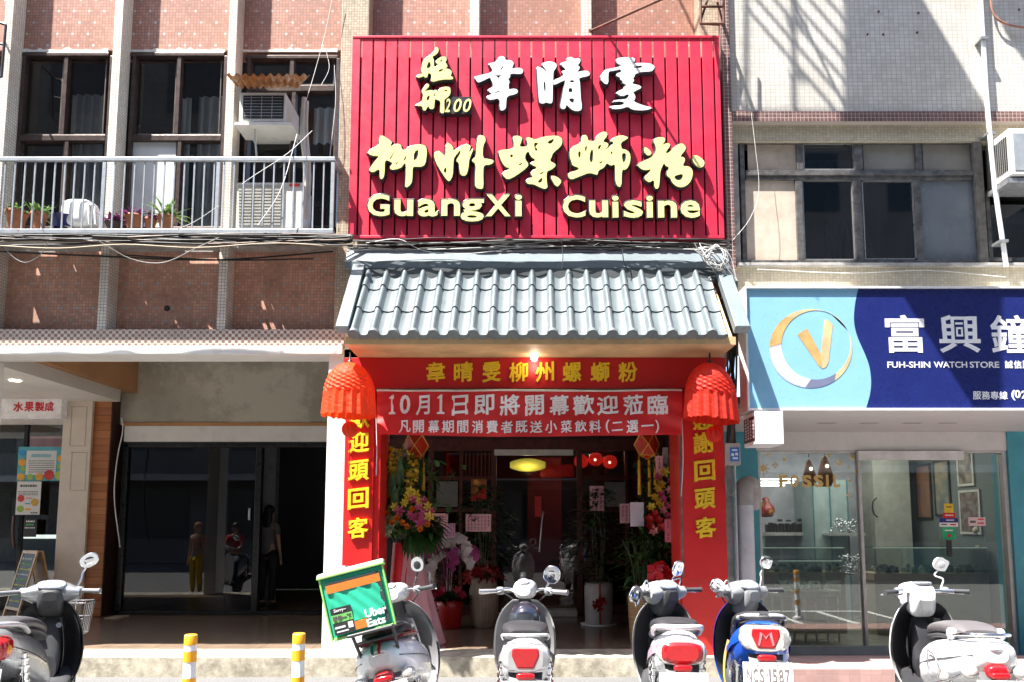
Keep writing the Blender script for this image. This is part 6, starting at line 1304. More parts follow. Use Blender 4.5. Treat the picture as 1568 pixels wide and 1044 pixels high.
# ================================================================== STREET: bollards, far side of the street
def bollard(px, pyt, Yb, label):
    pt = P(px, pyt, Yb); r = thing('traffic_post', label, 'bollard', (pt.x, Yb, .03), 'orange and white flexible posts')
    H = pt.z - .03; rr = .044; o_ = M('safety_orange', (.85, .36, .015), .45, var=.06); w_ = M('reflective_white', (.78, .76, .8), .35)
    mb = MB(); mb.lathe([(.09, 0), (.09, .03), (.06, .05), (rr, .06), (rr, H - .07), (rr, H)], (pt.x, Yb, .03), 20); mb.build('post', w_, r)
    mb = MB(); mb.lathe([(rr + .002, H - .07), (rr + .002, H - .005), (rr * .9, H + .004), (rr * .4, H + .006)], (pt.x, Yb, .03), 20); mb.build('cap', o_, r)
    for z in (.14, .33, .52):
        z = H - .07 - z + .02; mb = MB(); mb.lathe([(rr + .0025, z), (rr + .0025, z + .075)], (pt.x, Yb, .03), 20, cap=False); mb.build('band', o_, r)
bollard(292.5, 972, -2.75, 'orange and white post in front of the dark glass shop, nearer the silver scooter')
bollard(458, 970, -2.75, 'orange and white post just left of the scooter with the green box')
bollard(1690, 955, -2.2, 'orange and white post right of the white scooter beyond the watch shop window')
ob = thing('apartment_building', 'plain grey building on the far side of the street', 'building', (0, -19, 0))
og = M('far_facade', (.22, .21, .2), .8, var=.15, scale=.6)
mb = MB(); mb.box(-34, 34, -20, -16, 0, 22); mb.build('wall', og, ob)
for i in range(17):
    for j in range(6):
        mb = MB(); x = -32 + i * 4; mb.box(x, x + 2.4, -16, -15.97, 1 + j * 3.6, 3 + j * 3.6); mb.build('window', M('far_glass', (.04, .05, .06), .15), ob)
mb = MB(); mb.box(-34, 34, -16, -14.5, 3.3, 3.55); mb.build('canopy', M('far_canopy', (.45, .44, .42), .7), ob)
# ================================================================== PEOPLE
skin_m = M('skin_tone', (.52, .32, .22), .5, var=.05)
def skinned(name, nodes, edges, mat, par, X, sub_=2):
    me = bpy.data.meshes.new(name); me.from_pydata([X @ Vector(n[:3]) for n in nodes], edges, [])
    o = bpy.data.objects.new('tmp', me); COL.objects.link(o); md = o.modifiers.new('s', 'SKIN'); md.use_smooth_shade = True
    for sv, n in zip(me.skin_vertices[0].data, nodes): sv.radius = (n[3], n[4] if len(n) > 4 else n[3])
    me.skin_vertices[0].data[0].use_root = True
    if sub_: q = o.modifiers.new('b', 'SUBSURF'); q.levels = sub_; q.render_levels = sub_
    dg = bpy.context.evaluated_depsgraph_get(); m2 = bpy.data.meshes.new_from_object(o.evaluated_get(dg)); bpy.data.objects.remove(o); bpy.data.meshes.remove(me)
    m2.name = name; m2.materials.clear(); m2.materials.append(mat); m2.polygons.foreach_set('use_smooth', [True] * len(m2.polygons))
    o = bpy.data.objects.new(name, m2); COL.objects.link(o)
    if par is not None: o.parent = par; o.matrix_parent_inverse = Matrix.Translation(-par.location)
    return o
def person(label, x, y, z0, H, yaw, shirt, legs_m, hair, long_hair=False, arm=0, sit=False):
    """standing (or straddling) figure facing local -y; k scales a 1.65 m body"""
    r = thing('person', label, 'person', (x, y, z0)); k = H / 1.65
    X = Matrix.Translation((x, y, z0)) @ Matrix.Rotation(R_(yaw), 4, 'Z') @ Matrix.Scale(k, 4)
    nodes = [(0, 0, .93, .115, .085), (0, .005, 1.08, .105, .075), (0, .01, 1.25, .125, .085), (0, .01, 1.36, .10, .07), (0, .0, 1.43, .045, .045), (0, -.012, 1.50, .058, .07), (0, -.012, 1.58, .068, .085), (0, -.008, 1.635, .045, .06)]
    edges = [(i, i + 1) for i in range(7)]
    legs, arms = [], []
    for s in (-1, 1):
        b = len(nodes)
        if sit: L = [(s * .10, -.03, .88, .085), (s * .17, -.40, .78, .062), (s * .17, -.40, .40, .05), (s * .17, -.38, .09, .036), (s * .17, -.52, .04, .036, .03)]
        else: L = [(s * .085, 0, .86, .085), (s * .095, -.01, .49, .056), (s * .10, .015, .28, .05), (s * .10, .02, .09, .034), (s * .105, -.12, .035, .038, .028)]
        nodes += L; edges += [(0, b)] + [(b + i, b + i + 1) for i in range(4)]; legs.append(L)
        b = len(nodes)
        if arm and (s > 0 or sit): A_ = [(s * .155, .01, 1.345, .048), (s * .20, -.14, 1.13, .036), (s * .19, -.36, 1.08, .026), (s * .185, -.43, 1.07, .026, .016)]; d = Vector((0, -1, -.1))
        else: A_ = [(s * .155, .01, 1.345, .048), (s * .205, .03, 1.07, .036), (s * .215, -.02, .84, .024), (s * .215, -.035, .77, .026, .014)]; d = Vector((0, -.15, -1))
        nodes += A_; edges += [(3, b)] + [(b + i, b + i + 1) for i in range(3)]; arms.append(A_)
        w_ = Vector(A_[3][:3]); fx = Vector((0, 1, 0)) if abs(d.z) > .5 else Vector((1, 0, 0))
        for j, (off, ln) in enumerate(((-.024, .06), (-.008, .072), (.008, .068), (.024, .055))):
            c = len(nodes); p0 = w_ + fx * off + d * .02; nodes += [(*p0, .009), (*(p0 + d * ln * .6 + Vector((0, -.006, 0))), .008), (*(p0 + d * ln + Vector((-s * .008, -.012, 0))), .006)]; edges += [(b + 3, c), (c, c + 1), (c + 1, c + 2)]
        c = len(nodes); p0 = Vector(A_[2][:3]) + (w_ - Vector(A_[2][:3])) * .5; nodes += [(*(p0 + Vector((-s * .01, -.028, -.01))), .01), (*(p0 + d * .045 + Vector((-s * .012, -.045, 0))), .007)]; edges += [(b + 2, c), (c, c + 1)]
    skinned('body', nodes, edges, skin_m, r, X)
    t = [(0, .0, .84, .14, .105), (0, .0, .94, .135, .10), (0, .005, 1.08, .12, .09), (0, .01, 1.25, .14, .10), (0, .01, 1.36, .11, .08), (0, .005, 1.405, .06, .055)]; e = [(0, 1), (1, 2), (2, 3), (3, 4), (4, 5)]
    for A_ in arms: c = len(t); a0, a1 = Vector(A_[0][:3]), Vector(A_[1][:3]); t += [(*a0, .06), (*(a0.lerp(a1, .65)), .052)]; e += [(4, c), (c, c + 1)]
    skinned('shirt', t, e, shirt, r, X)
    t = [(0, .0, .95, .13, .098)]; e = []
    for L in legs: c = len(t); t += [(L[0][0], L[0][1], L[0][2], .097), (*L[1][:3], .072), (*L[2][:3], .064), (*L[3][:3], .055)]; e += [(0, c), (c, c + 1), (c + 1, c + 2), (c + 2, c + 3)]
    skinned('trousers', t, e, legs_m, r, X)
    for L in legs: mb = MB(); mb.se((L[3][0], L[3][1] - .05, .035 if not sit else .03), (.045, .125, .038), (.8, .8), 16, 8); mb.xf(X); mb.build('shoe', black, r)
    mb = MB(); mb.se((0, .012, 1.60), (.085, .098, .088), nu=20, nv=12); 
    if long_hair: mb.se((0, .065, 1.45), (.088, .045, .17), (.8, .8), 18, 10)
    mb.xf(X); mb.build('hair', hair, r)
    for s in (-1, 1): mb = MB(); mb.se((s * .03, -.082, 1.555), (.011, .006, .006), nu=8, nv=6); mb.xf(X); mb.build('eye', black, r); mb = MB(); mb.se((s * .078, .0, 1.545), (.012, .018, .028), nu=8, nv=6); mb.xf(X); mb.build('ear', skin_m, r)
    mb = MB(); mb.se((0, -.092, 1.53), (.012, .016, .022), nu=8, nv=6); mb.xf(X); mb.build('nose', skin_m, r); mb = MB(); mb.se((0, -.08, 1.495), (.022, .008, .006), nu=8, nv=6); mb.xf(X); mb.build('mouth', M('lip', (.4, .12, .1), .5), r)
    return r
person('person with long dark hair in a pale top standing in the dark shop doorway', PXx(411, 930, 5.0), 4.9, FZ, 1.68, 165, M('pale_grey_top', (.17, .17, .18), .8), M('black_trousers', (.02, .02, .022), .8), M('dark_hair', (.015, .012, .01), .5), True)
person('person in a striped top and mustard trousers standing on the street', -7.3, -1.6, .03, 1.6, 200, lined('striped_top', (.5, .12, .05), (.05, .15, .25), .06, 2, (.5, .45, .2), .2), M('mustard_trousers', (.55, .35, .02), .8), M('tan_hat', (.35, .2, .12), .8))
# ================================================================== PARKED SCOOTERS
rub = M('tyre_rubber', (.02, .02, .02), .8, var=.2); chrome = M('chrome', (.72, .73, .75), .1, 1, var=.03); dplast = M('dark_grey_plastic', (.045, .046, .05), .5, var=.15); gplast = M('grey_plastic', (.20, .205, .215), .45, var=.1)
seatm = M('black_vinyl', (.03, .03, .034), .5, var=.15, bump=.1); redl = M('red_lens', (.40, .008, .012), .12, coat=.6, var=.08, scale=40); clearl = M('clear_lens', (.6, .58, .55), .12, .3, coat=.6, var=.15, scale=40); ambl = M('amber_lens', (.75, .28, .02), .15, coat=.5)
mirg = M('mirror_glass', (.85, .88, .9), .02, 1, var=0); platem = M('plate_white', (.78, .78, .77), .4, var=.03); instg = M('instrument_face', (.35, .37, .42), .15, .2, coat=.6, var=.4, scale=30)
def paint(n, c, metal=0, rough=.25): return M(n, c, rough, metal, var=.05, scale=4, coat=.5, dirt=(tuple(q * .62 for q in c), 11, .52, .8))
def sring(y, w, z0, z1, n=22, e=.65, x=0):
    zc, h = (z0 + z1) / 2, (z1 - z0) / 2; sg = lambda a, k: math.copysign(abs(a) ** k, a)
    return [Vector((x + w * sg(math.cos(t * 2 * PI / n), e), y, zc + h * sg(math.sin(t * 2 * PI / n), e))) for t in range(n)]
def smooth_rings(secs, k=4, **kw):
    pts = [Vector(s[:4]) if len(s) == 4 else Vector(s) for s in secs]
    e = [pts[0] * 2 - pts[1]] + pts + [pts[-1] * 2 - pts[-2]]; out = []
    for i in range(1, len(e) - 2):
        a, b, c, d = e[i - 1:i + 3]
        for j in range(k):
            t = j / k; out.append(.5 * (2 * b + (c - a) * t + (2 * a - 5 * b + 4 * c - d) * t * t + (3 * b - a - 3 * c + d) * t ** 3))
    out.append(pts[-1]); return [sring(*q, **kw) for q in out]
def wheel(root, X, y, z, r, w, rimm):
    mb = MB(); rg = []
    for i in range(29):
        a = i * 2 * PI / 28; rg.append([Vector((w * math.cos(b * PI / 5), y + (r - w + w * math.sin(b * PI / 5)) * math.cos(a), z + (r - w + w * math.sin(b * PI / 5)) * math.sin(a))) for b in range(10)])
    mb.loft(rg, cap=False); wh = mb.xf(X).build('wheel', rub, root)
    mb = MB(); mb.cyl((-.03, y, z), (.03, y, z), .06, n=16)
    for i in range(5): a = i * 2 * PI / 5; mb.cyl((0, y, z), (0, y + (r - w * 1.6) * math.cos(a), z + (r - w * 1.6) * math.sin(a)), .022, .016, n=8)
    rg = [[Vector((w * .8 * math.cos(b * PI / 3), y + (r - w * 1.7 + .012 * math.sin(b * PI / 3)) * math.cos(a), z + (r - w * 1.7 + .012 * math.sin(b * PI / 3)) * math.sin(a))) for b in range(6)] for a in [i * 2 * PI / 24 for i in range(25)]]
    mb.loft(rg, cap=False); mb.xf(X).build('rim', rimm, wh)
def scooter(label, x, y, yaw, lean, steer, o):
    root = thing('parked_scooter', label, 'scooter', (x, y, .03), 'scooters parked along the kerb')
    X = Matrix.Translation((x, y, .03)) @ Matrix.Rotation(R_(yaw), 4, 'Z') @ Matrix.Rotation(R_(lean), 4, 'Y') @ Matrix.Scale(1.05, 4)
    rise = o.get('rise', 0)
    def lift(mb):
        if rise: mb.v = [(a, b, c + rise * max(0, min(1, (-b - .1) / .6)) if c > .3 else c) for a, b, c in mb.v]
        return mb
    def B(mb, name, m, par=None, up_=True, **k): return (lift(mb) if up_ else mb).xf(X).build(name, m, par or root, **k)
    body, inner, head = o['body'], o.get('inner', dplast), o.get('head', gplast)
    rimm = o.get('rim', M('alloy_rim', (.45, .45, .46), .3, .8))
    wheel(root, X, -.56, .23, .23, .055, rimm); wheel(root, X, .70, .23, .23, .05, rimm)
    wb = o.get('wide', 1.0)
    mb = MB(); mb.loft(smooth_rings([(-.88, .05 * wb, .66, .76), (-.82, .10 * wb, .585, .785), (-.66, .148 * wb, .48, .79), (-.42, .172 * wb, .41, .76), (-.16, .165 * wb, .34, .69), (.0, .15, .30, .54), (.09, .12, .27, .40)], e=.72)); bd = B(mb, 'body', body)
    if 'accent' in o:
        for s in (-1, 1):
            mb = MB(); rows = [[q + Vector((s * .004, 0, 0)) for q in sring(*sec, e=.72)[(-1 if 0 else 0):]] for sec in ((-.80, .113 * wb, .60, .77), (-.62, .163 * wb, .50, .76), (-.4, .181 * wb, .45, .71), (-.18, .175 * wb, .40, .61))]
            idx = [0, 1, 2, 3, 4] if s > 0 else [7, 8, 9, 10, 11]; rows = [[r[i] for i in idx] for r in rows]
            mb.loft(rows, cap=False, closed=False); B(mb, 'side_panel', o['accent'], bd)
    mb = MB(); mb.loft(smooth_rings([(-.66, .10, .80, .835), (-.56, .145, .775, .865), (-.36, .16, .76, .865), (-.14, .145, .73, .83), (.02, .10, .69, .79), (.08, .05, .68, .74)], e=.75)); B(mb, 'seat', o.get('seat', seatm))
    mb = MB(); mb.loft(smooth_rings([(-.70, .105, .765, .80), (-.56, .152, .75, .79), (-.36, .166, .735, .785), (-.14, .152, .70, .75), (.04, .10, .66, .72)], e=.75)); B(mb, 'seat_base', dplast)
    for s in (-1, 1):
        mb = MB(); mb.tube([(s * .092 * wb, -.84, .70), (s * .150 * wb, -.66, .655), (s * .174 * wb, -.42, .60), (s * .167 * wb, -.16, .53)], .0035, 5); B(mb, 'panel_seam', dplast)
        mb = MB(); mb.cyl((s * .16, -.52, .30), (s * .155, -.60, .62), .022, n=10)
        for i in range(6): q = Vector((s * .16, -.525, .34)).lerp(Vector((s * .156, -.59, .58)), i / 5); mb.cyl(q - Vector((0, -.002, .008)), q + Vector((0, -.002, .008)), .032, n=10)
        B(mb, 'shock_absorber', o.get('spring', chrome))
    mb = MB(); mb.loft(smooth_rings([(-.1, .13, .25, .31), (.05, .17, .26, .315), (.3, .19, .26, .32), (.5, .17, .27, .40)], e=.5)); B(mb, 'floorboard', inner)
    mb = MB(); mb.se((0, -.42, .27), (.12, .26, .11), (.6, .6)); mb.cyl((-.13, -.2, .26), (-.13, -.6, .25), .05, n=14); B(mb, 'engine', dplast)
    mb = MB(); mb.cyl((.15, -.25, .24), (.17, -.78, .34), .035, .055, n=16); mb.cyl((.17, -.78, .34), (.17, -.80, .343), .03, n=14); B(mb, 'exhaust', o.get('exhaust', dplast))
    # leg shield: curved shell, with an inner panel behind it
    lw = o.get('shield_w', 1.0)
    prof_s = [(.25, .17, .47), (.36, .215, .55), (.5, .245, .575), (.64, .245, .555), (.76, .225, .52), (.86, .175, .485), (.93, .10, .455)]
    sp = catmull([Vector((a, b, c)) for a, b, c in prof_s], 3)
    def sheet(off, scale, zmax=9):
        return [[Vector((lw * wd_ * scale * u, yc + off - .16 * abs(u) ** 2.2 * wd_ / .24 * .9, z)) for u in [i / 10 - 1 for i in range(21)]] for z, wd_, yc in sp if z < zmax]
    mb = MB(); A_, B_ = sheet(.03, 1.0), sheet(.0, 1.0)
    mb.loft(A_, cap=False, closed=False); mb.loft(B_, cap=False, closed=False)
    mb.loft([[a[0], b[0]] for a, b in zip(A_, B_)], cap=False, closed=False); mb.loft([[a[-1], b[-1]] for a, b in zip(A_, B_)], cap=False, closed=False); mb.loft([A_[-1], B_[-1]], cap=False, closed=False)
    B(mb, 'leg_shield', o.get('shield', body))
    mb = MB(); mb.loft(sheet(-.012, .94, .92), cap=False, closed=False); mb.loft([r for r in sheet(-.05, .5, .8)], cap=False, closed=False); ip = B(mb, 'inner_panel', inner)
    mb = MB(); mb.loft(smooth_rings([(.36, .08, .32, .5), (.42, .10, .32, .74), (.5, .09, .3, .9)], e=.7)); B(mb, 'steering_cover', o.get('column', inner))
    mb = MB(); mb.cyl((.075, .40, .73), (.075, .385, .735), .022, n=14); B(mb, 'ignition_lock', chrome, ip)
    mb = MB(); mb.se((0, .60, .62), (.11, .10, .27), (.9, .9)); B(mb, 'front_nose', o.get('shield', body))
    mb = MB(); rg = []
    for i in range(13):
        a = R_(-12 + 170 * i / 12); rg.append([Vector((.075 * math.sin(t * PI / 2) * 1.0, .70 + (.275 - .06 * abs(t) ** 2) * math.cos(a), .23 + (.275 - .06 * abs(t) ** 2) * math.sin(a))) for t in [j / 4 - 1 for j in range(9)]])
    mb.loft(rg, cap=False, closed=False); B(mb, 'front_fender', o.get('fender', body))
    # ---- everything that turns with the bars
    S = Matrix.Translation((0, .44, .9)) @ Matrix.Rotation(R_(steer), 4, 'Z') @ Matrix.Translation((0, -.44, -.9))
    def H(mb, name, m, par=None, **k): mb.xf(S); return B(mb, name, m, par, False, **k)
    mb = MB(); mb.cyl((0, .46, .84), (0, .44, .96), .05, n=14); H(mb, 'steering_neck', dplast)
    style = o.get('style', 'wide')
    if style == 'wide':
        mb = MB(); n = 15
        rg = []
        for i in range(n):
            u = i / (n - 1) * 2 - 1; k = (1 - abs(u) ** 2.4); rg.append([Vector((.20 * u, .445 + .03 * k + (.035 + .085 * k) * math.cos(t * PI / 9) - .05 * abs(u) ** 2, 1.0 - .012 * abs(u) + (.028 + .05 * k) * math.sin(t * PI / 9) * (1.45 if math.sin(t * PI / 9) < 0 else 1))) for t in range(18)])
        mb.loft(rg); hd = H(mb, 'handlebar_cover', head)
        mb = MB(); mb.loft(smooth_rings([(.325, .05, .93, 1.0), (.35, .085, .86, 1.03), (.42, .10, .80, 1.04), (.5, .09, .82, 1.03)], e=.6)); H(mb, 'meter_column', o.get('column', dplast), hd)
        mb = MB(); R2 = Matrix.Rotation(R_(32), 3, 'X'); mb.se((0, .385, 1.05), (.105, .058, .018), (.6, .8), X=R2); H(mb, 'instrument_cluster', instg, hd)
        if 'head_front' in o:
            mb = MB(); mb.se((0, .50, .99), (.13, .08, .075), (.8, .8)); H(mb, 'front_cowl', o['head_front'], hd)
        mb = MB(); mb.se((0, .595, .99), (.11, .03, .05), (.8, .8)); H(mb, 'headlight', clearl)
    elif style == 'round':
        mb = MB(); rg = smooth_rings([(.33, .058, .97, 1.05), (.38, .085, .945, 1.085), (.46, .093, .93, 1.09), (.55, .088, .935, 1.08), (.6, .07, .95, 1.06)], e=.85); mb.loft(rg); hd = H(mb, 'headlamp_nacelle', head)
        mb = MB(); R2 = Matrix.Rotation(R_(30), 3, 'X'); mb.se((0, .365, 1.078), (.05, .04, .012), (.8, 1), X=R2); H(mb, 'instrument_cluster', instg, hd)
        mb = MB(); mb.se((0, .6, 1.0), (.07, .03, .07)); H(mb, 'headlight', clearl)
        mb = MB(); mb.tube([(-.22, .37, 1.0), (-.13, .43, 1.015), (0, .46, .97), (.13, .43, 1.015), (.22, .37, 1.0)], .014, 8); H(mb, 'handlebar', chrome)
    else:   # angular
        mb = MB(); rg = smooth_rings([(.34, .07, .93, 1.03), (.40, .105, .80, 1.06), (.48, .115, .83, 1.07), (.58, .10, .88, 1.05), (.62, .06, .92, 1.02)], e=.5); mb.loft(rg); hd = H(mb, 'headlamp_nacelle', head)
        mb = MB(); mb.se((0, .40, 1.065), (.07, .05, .012), (.5, .7)); H(mb, 'instrument_cluster', instg, hd)
        mb = MB(); mb.se((0, .62, .97), (.07, .03, .06)); H(mb, 'headlight', clearl)
        mb = MB(); mb.tube([(-.24, .36, 1.0), (-.1, .42, 1.0), (.1, .42, 1.0), (.24, .36, 1.0)], .018, 8); H(mb, 'handlebar', chrome)
    gm_ = o.get('grip', dplast)
    for s in (-1, 1):
        mb = MB(); mb.tube([Vector((s * .19, .43, .985)), Vector((s * .16, .52, .96)), Vector((s * .09, .55, .90)), Vector((s * .04, .50, .84))], .006, 6); H(mb, 'brake_cable', dplast)
    for s in (-1, 1):
        mb = MB(); a = Vector((s * .215, .40, 1.0)); b = Vector((s * .345, .345, .998)); mb.cyl(a, b, .0175, .0185, n=12); mb.cyl(b, b + (b - a) * .06, .022, n=12); H(mb, 'grip', gm_)
        mb = MB(); mb.tube([Vector((s * .20, .43, .99)), Vector((s * .25, .44, .985)), Vector((s * .35, .395, .975))], lambda t: .009 - .003 * t, 6); H(mb, 'brake_lever', o.get('lever', chrome))
        mb = MB(); mb.se((s * .195, .41, 1.0), (.035, .03, .032), (.7, .7), 12, 8); H(mb, 'switch_housing', o.get('switch', gplast))
        if s in o.get('mirrors', (-1, 1)):
            mh = o.get('mirror_h', {}).get(s, (.285, .40, 1.225)); tilt = o.get('mtilt', {}).get(s, 18)
            stem = MB(); stem.tube([Vector((s * .17, .42, 1.02)), Vector((s * (.17 + .03), .43, 1.09)), Vector((s * (mh[0] - .04), mh[1] + .03, mh[2] - .09)), Vector((s * mh[0], mh[1] + .015, mh[2] - .03))], .0065, 7); ms = H(stem, 'mirror', o.get('mstem', chrome))
            Rm = Matrix.Rotation(R_(s * tilt), 3, 'Y') @ Matrix.Rotation(R_(10), 3, 'X'); ee = o.get('mshape', (1, .8)); rr = o.get('mr', (.068, .052))
            mb = MB(); mb.se((s * mh[0], mh[1] + .012, mh[2]), (rr[0], .026, rr[1]), (.9, .9), 20, 12, X=Rm); H(mb, 'mirror_shell', o.get('mshell', chrome), ms)
            mb = MB(); c = Vector((s * mh[0], mh[1] - .011, mh[2])); ax = Rm @ Vector((0, -1, 0)); ux, uz = Rm @ Vector((1, 0, 0)), Rm @ Vector((0, 0, 1)); sg = lambda a, k: math.copysign(abs(a) ** k, a)
            ring_ = [c + ux * rr[0] * .88 * sg(math.cos(t * PI / 12), ee[1]) + uz * rr[1] * .88 * sg(math.sin(t * PI / 12), ee[1]) for t in range(24)]; mb.add(ring_ + [q - ax * .006 for q in ring_], [list(range(24)), list(range(24, 48))[::-1]] + [(i, i + 24, (i + 1) % 24 + 24, (i + 1) % 24) for i in range(24)]); H(mb, 'mirror_glass', mirg, ms)
    # ---- tail
    tz = o.get('tz', .675); tl = o.get('tail', 'wide')
    mb = MB()
    if tl == 'wide': mb.loft(smooth_rings([(-.915, .10, tz - .045, tz + .05), (-.89, .13, tz - .07, tz + .07), (-.80, .14, tz - .07, tz + .07)], e=.6))
    elif tl == 'shield': mb.prism([(-.085, tz + .065), (.085, tz + .065), (.09, tz + .02), (.055, tz - .06), (-.055, tz - .06), (-.09, tz + .02)], -.905, -.82)
    else: mb.se((0, -.86, tz), (.07, .05, .05), (.7, .7))
    B(mb, 'tail_light', redl, bevel=.012 if tl == 'shield' else 0)
    for s in (-1, 1):
        mb = MB(); mb.se((s * (.115 if tl != 'small' else .15), -.835, tz - .005), (.048, .045, .04), (.8, .8), 14, 10); B(mb, 'turn_signal', o.get('signal', clearl))
    mb = MB(); mb.loft(smooth_rings([(-.90, .11, tz - .075, tz + .075), (-.87, .15, tz - .08, tz + .08), (-.78, .155, tz - .085, tz + .085)], e=.6)); B(mb, 'tail_bezel', o.get('bezel', dplast)) if tl != 'small' else None
    if o.get('rail', True):
        rm = o.get('railm', chrome); mb = MB(); mb.tube([(-.15, -.52, .76), (-.155, -.64, .80), (-.115, -.80, .825), (0, -.855, .83), (.115, -.80, .825), (.155, -.64, .80), (.15, -.52, .76)], o.get('railr', .013) * .75, 10); B(mb, 'grab_rail', rm)
    mb = MB(); mb.loft([[Vector((u * wd_, y_ - .02 * (1 - u * u), z)) for u in (-1, -.5, 0, .5, 1)] for y_, z, wd_ in ((-.84, .60, .11), (-.90, .54, .10), (-.93, .44, .095), (-.96, .32, .085))], cap=False, closed=False); B(mb, 'rear_fender', dplast)
    mb = MB(); mb.se((0, -.915, .585), (.06, .02, .022), (.6, .6), 14, 8); B(mb, 'reflector', redl)
    TP = Matrix.Translation((0, -.955, .49)) @ Matrix.Rotation(R_(-14), 4, 'X')
    mb = MB(); mb.box(-.15, .15, -.003, .003, -.075, .075); mb.xf(TP); pl = B(mb, 'number_plate', platem, bevel=.004)
    if o.get('plate'):
        mb = MB(); x_ = -.128
        for ch in o['plate']:
            if ch == '-': mb.box(x_ + .004, x_ + .014, -.0055, -.0032, -.004, .006); x_ += .02; continue
            wc = .029 if ch not in '1I' else .012; text(mb, ch, x_, -.05, x_ + wc, .038, -.0058, .002, .025); x_ += wc + .0085
        for sx in (-.06, .06): mb.cyl((sx, -.006, .058), (sx, -.003, .058), .006, n=8)
        mb.xf(TP); B(mb, 'plate_number', ink, pl)
    return root, X
pw = paint('pearl_white', (.72, .72, .72)); lav = paint('lavender_pink', (.55, .38, .46)); slv = paint('silver_metallic', (.42, .44, .46), .7, .3); blu = paint('royal_blue', (.01, .09, .52)); wsh = paint('white_gloss', (.76, .76, .76)); gsh = M('matt_grey_shield', (.24, .24, .25), .5); sgr = M('satin_silver', (.55, .55, .56), .35, .5)
rA, XA = scooter('silver scooter with black leg shield and wire front basket beside the timber pier', -3.84, -2.36, 14, 0, 6, dict(body=slv, shield=dplast, inner=dplast, head=slv, grip=gplast, mirrors=(1,), mirror_h={1: (.25, .42, 1.24)}, mr=(.075, .055), mtilt={1: -35}, tail='wide', railm=sgr, railr=.024, signal=ambl, rise=.06, bezel=redl, seat=M('silver_black_vinyl', (.06, .06, .065), .4)))
mb = MB()   # wire basket in front of its leg shield
def wires(mb, x0, x1, y0, y1, z0, z1, n=5):
    for z, k in ((z1, 1), ((z0 + z1) / 2, .93), (z0, .85)):
        c = [Vector((x * k, y0 + (y - y0) * k, z)) for x, y in ((x0, y0), (x1, y0), (x1, y1), (x0, y1), (x0, y0))]
        for a, b in zip(c, c[1:]): mb.cyl(a, b, .0045, n=5)
    for i in range(n + 1):
        t = i / n
        for a, b in (((x0 + (x1 - x0) * t, y0), (x0 + (x1 - x0) * t, y0)), ((x0 + (x1 - x0) * t, y1),) * 2, ((x0, y0 + (y1 - y0) * t),) * 2, ((x1, y0 + (y1 - y0) * t),) * 2): mb.cyl((a[0], a[1], z1), (b[0] * .85, y0 + (b[1] - y0) * .85, z0), .0035, n=5)
wires(mb, -.17, .19, .64, .92, .62, .88); mb.xf(XA); mb.build('wire_basket', chrome, rA)
rB, XB = scooter('white retro delivery scooter with a red trimmed seat leaning on its side stand', -.80, -2.36, 2, -14, -10, dict(body=wsh, shield=gsh, inner=gsh, head=wsh, style='round', mirrors=(1,), mirror_h={1: (.24, .42, 1.19)}, mr=(.058, .062), mtilt={1: 15}, mshell=dplast, mstem=dplast, tail='small', railm=dplast, railr=.012, wide=1.18, accent=None, tz=.62) if 0 else dict(body=wsh, shield=gsh, inner=gsh, head=wsh, style='round', mirrors=(1,), mirror_h={1: (.24, .42, 1.19)}, mr=(.058, .062), mtilt={1: 15}, mshell=dplast, mstem=dplast, tail='small', railm=dplast, railr=.012, wide=1.36, tz=.58))
for (x0, m) in ((-.05, fr_g), (.0, red_pl)):
    mb = MB(); mb.loft([[q for q in (Vector((x0 * k, y_, z_)), Vector(((x0 + .022) * k, y_, z_)))] for y_, z_, k in ((-.70, .806, 1.0), (-.80, .79, .95), (-.865, .765, .9), (-.885, .74, .8))], cap=False, closed=False); mb.xf(XB @ Matrix.Translation((0, -.012, .006))); mb.build('stripe', M('stripe_green', (.01, .15, .08), .3) if m is fr_g else m, rB)
mb = MB(); mb.loft([sring(y_, w_, z0, z0 + .03, e=.75) for y_, w_, z0 in ((-.74, .165, .79), (-.6, .185, .775), (-.36, .20, .75), (-.1, .18, .71))], cap=True); mb.xf(XB); mb.build('red_trim', M('dark_red_trim', (.25, .01, .015), .3), rB)
mb = MB()
for a, b in (((-.14, -.52, .86), (-.14, -.98, .90)), ((.14, -.52, .86), (.14, -.98, .90)), ((-.14, -.98, .90), (.14, -.98, .90)), ((-.14, -.52, .86), (.14, -.52, .86)), ((0, -.52, .86), (0, -.98, .9)), ((-.14, -.75, .88), (.14, -.75, .88)), ((-.13, -.9, .9), (-.12, -.82, .74)), ((.13, -.9, .9), (.12, -.82, .74))): mb.cyl(a, b, .011, n=8)
mb.xf(XB); mb.build('luggage_rack', dplast, rB)
# delivery box
XBX = XB @ Matrix.Translation((-.065, -.76, .895)) @ Matrix.Rotation(R_(7), 4, 'Z')
q = XBX @ Vector((0, 0, 0)); dbx = thing('delivery_box', 'green insulated delivery box with orange stripe strapped on the leaning scooter', 'delivery box', tuple(q))
dg = M('delivery_green', (.03, .50, .31), .5, var=.12, scale=5); lime = M('lime_piping', (.30, .62, .16), .5); orr = M('delivery_orange', (.80, .20, .03), .5, var=.08); clr = M('grey_clear_cover', (.32, .36, .33), .35, var=.2)
def bx(name, m, args, bevel=0, par=None):
    mb = MB(); mb.box(*args); mb.xf(XBX); return mb.build(name, m, par or dbx, bevel=bevel)
W2, D2, H2 = .198, .19, .385
bx('body', dg, (-W2, W2, -D2, D2, 0, H2), .02)
bx('lid', M('silvery_lid', (.5, .56, .5), .4, var=.2, scale=8), (-W2 - .012, W2 + .012, -D2 - .012, D2 + .012, H2, H2 + .035), .015)
fp = bx('front_panel', dg, (-W2 + .03, W2 - .03, -D2 - .006, -D2 + .001, .03, H2 - .03), .01)
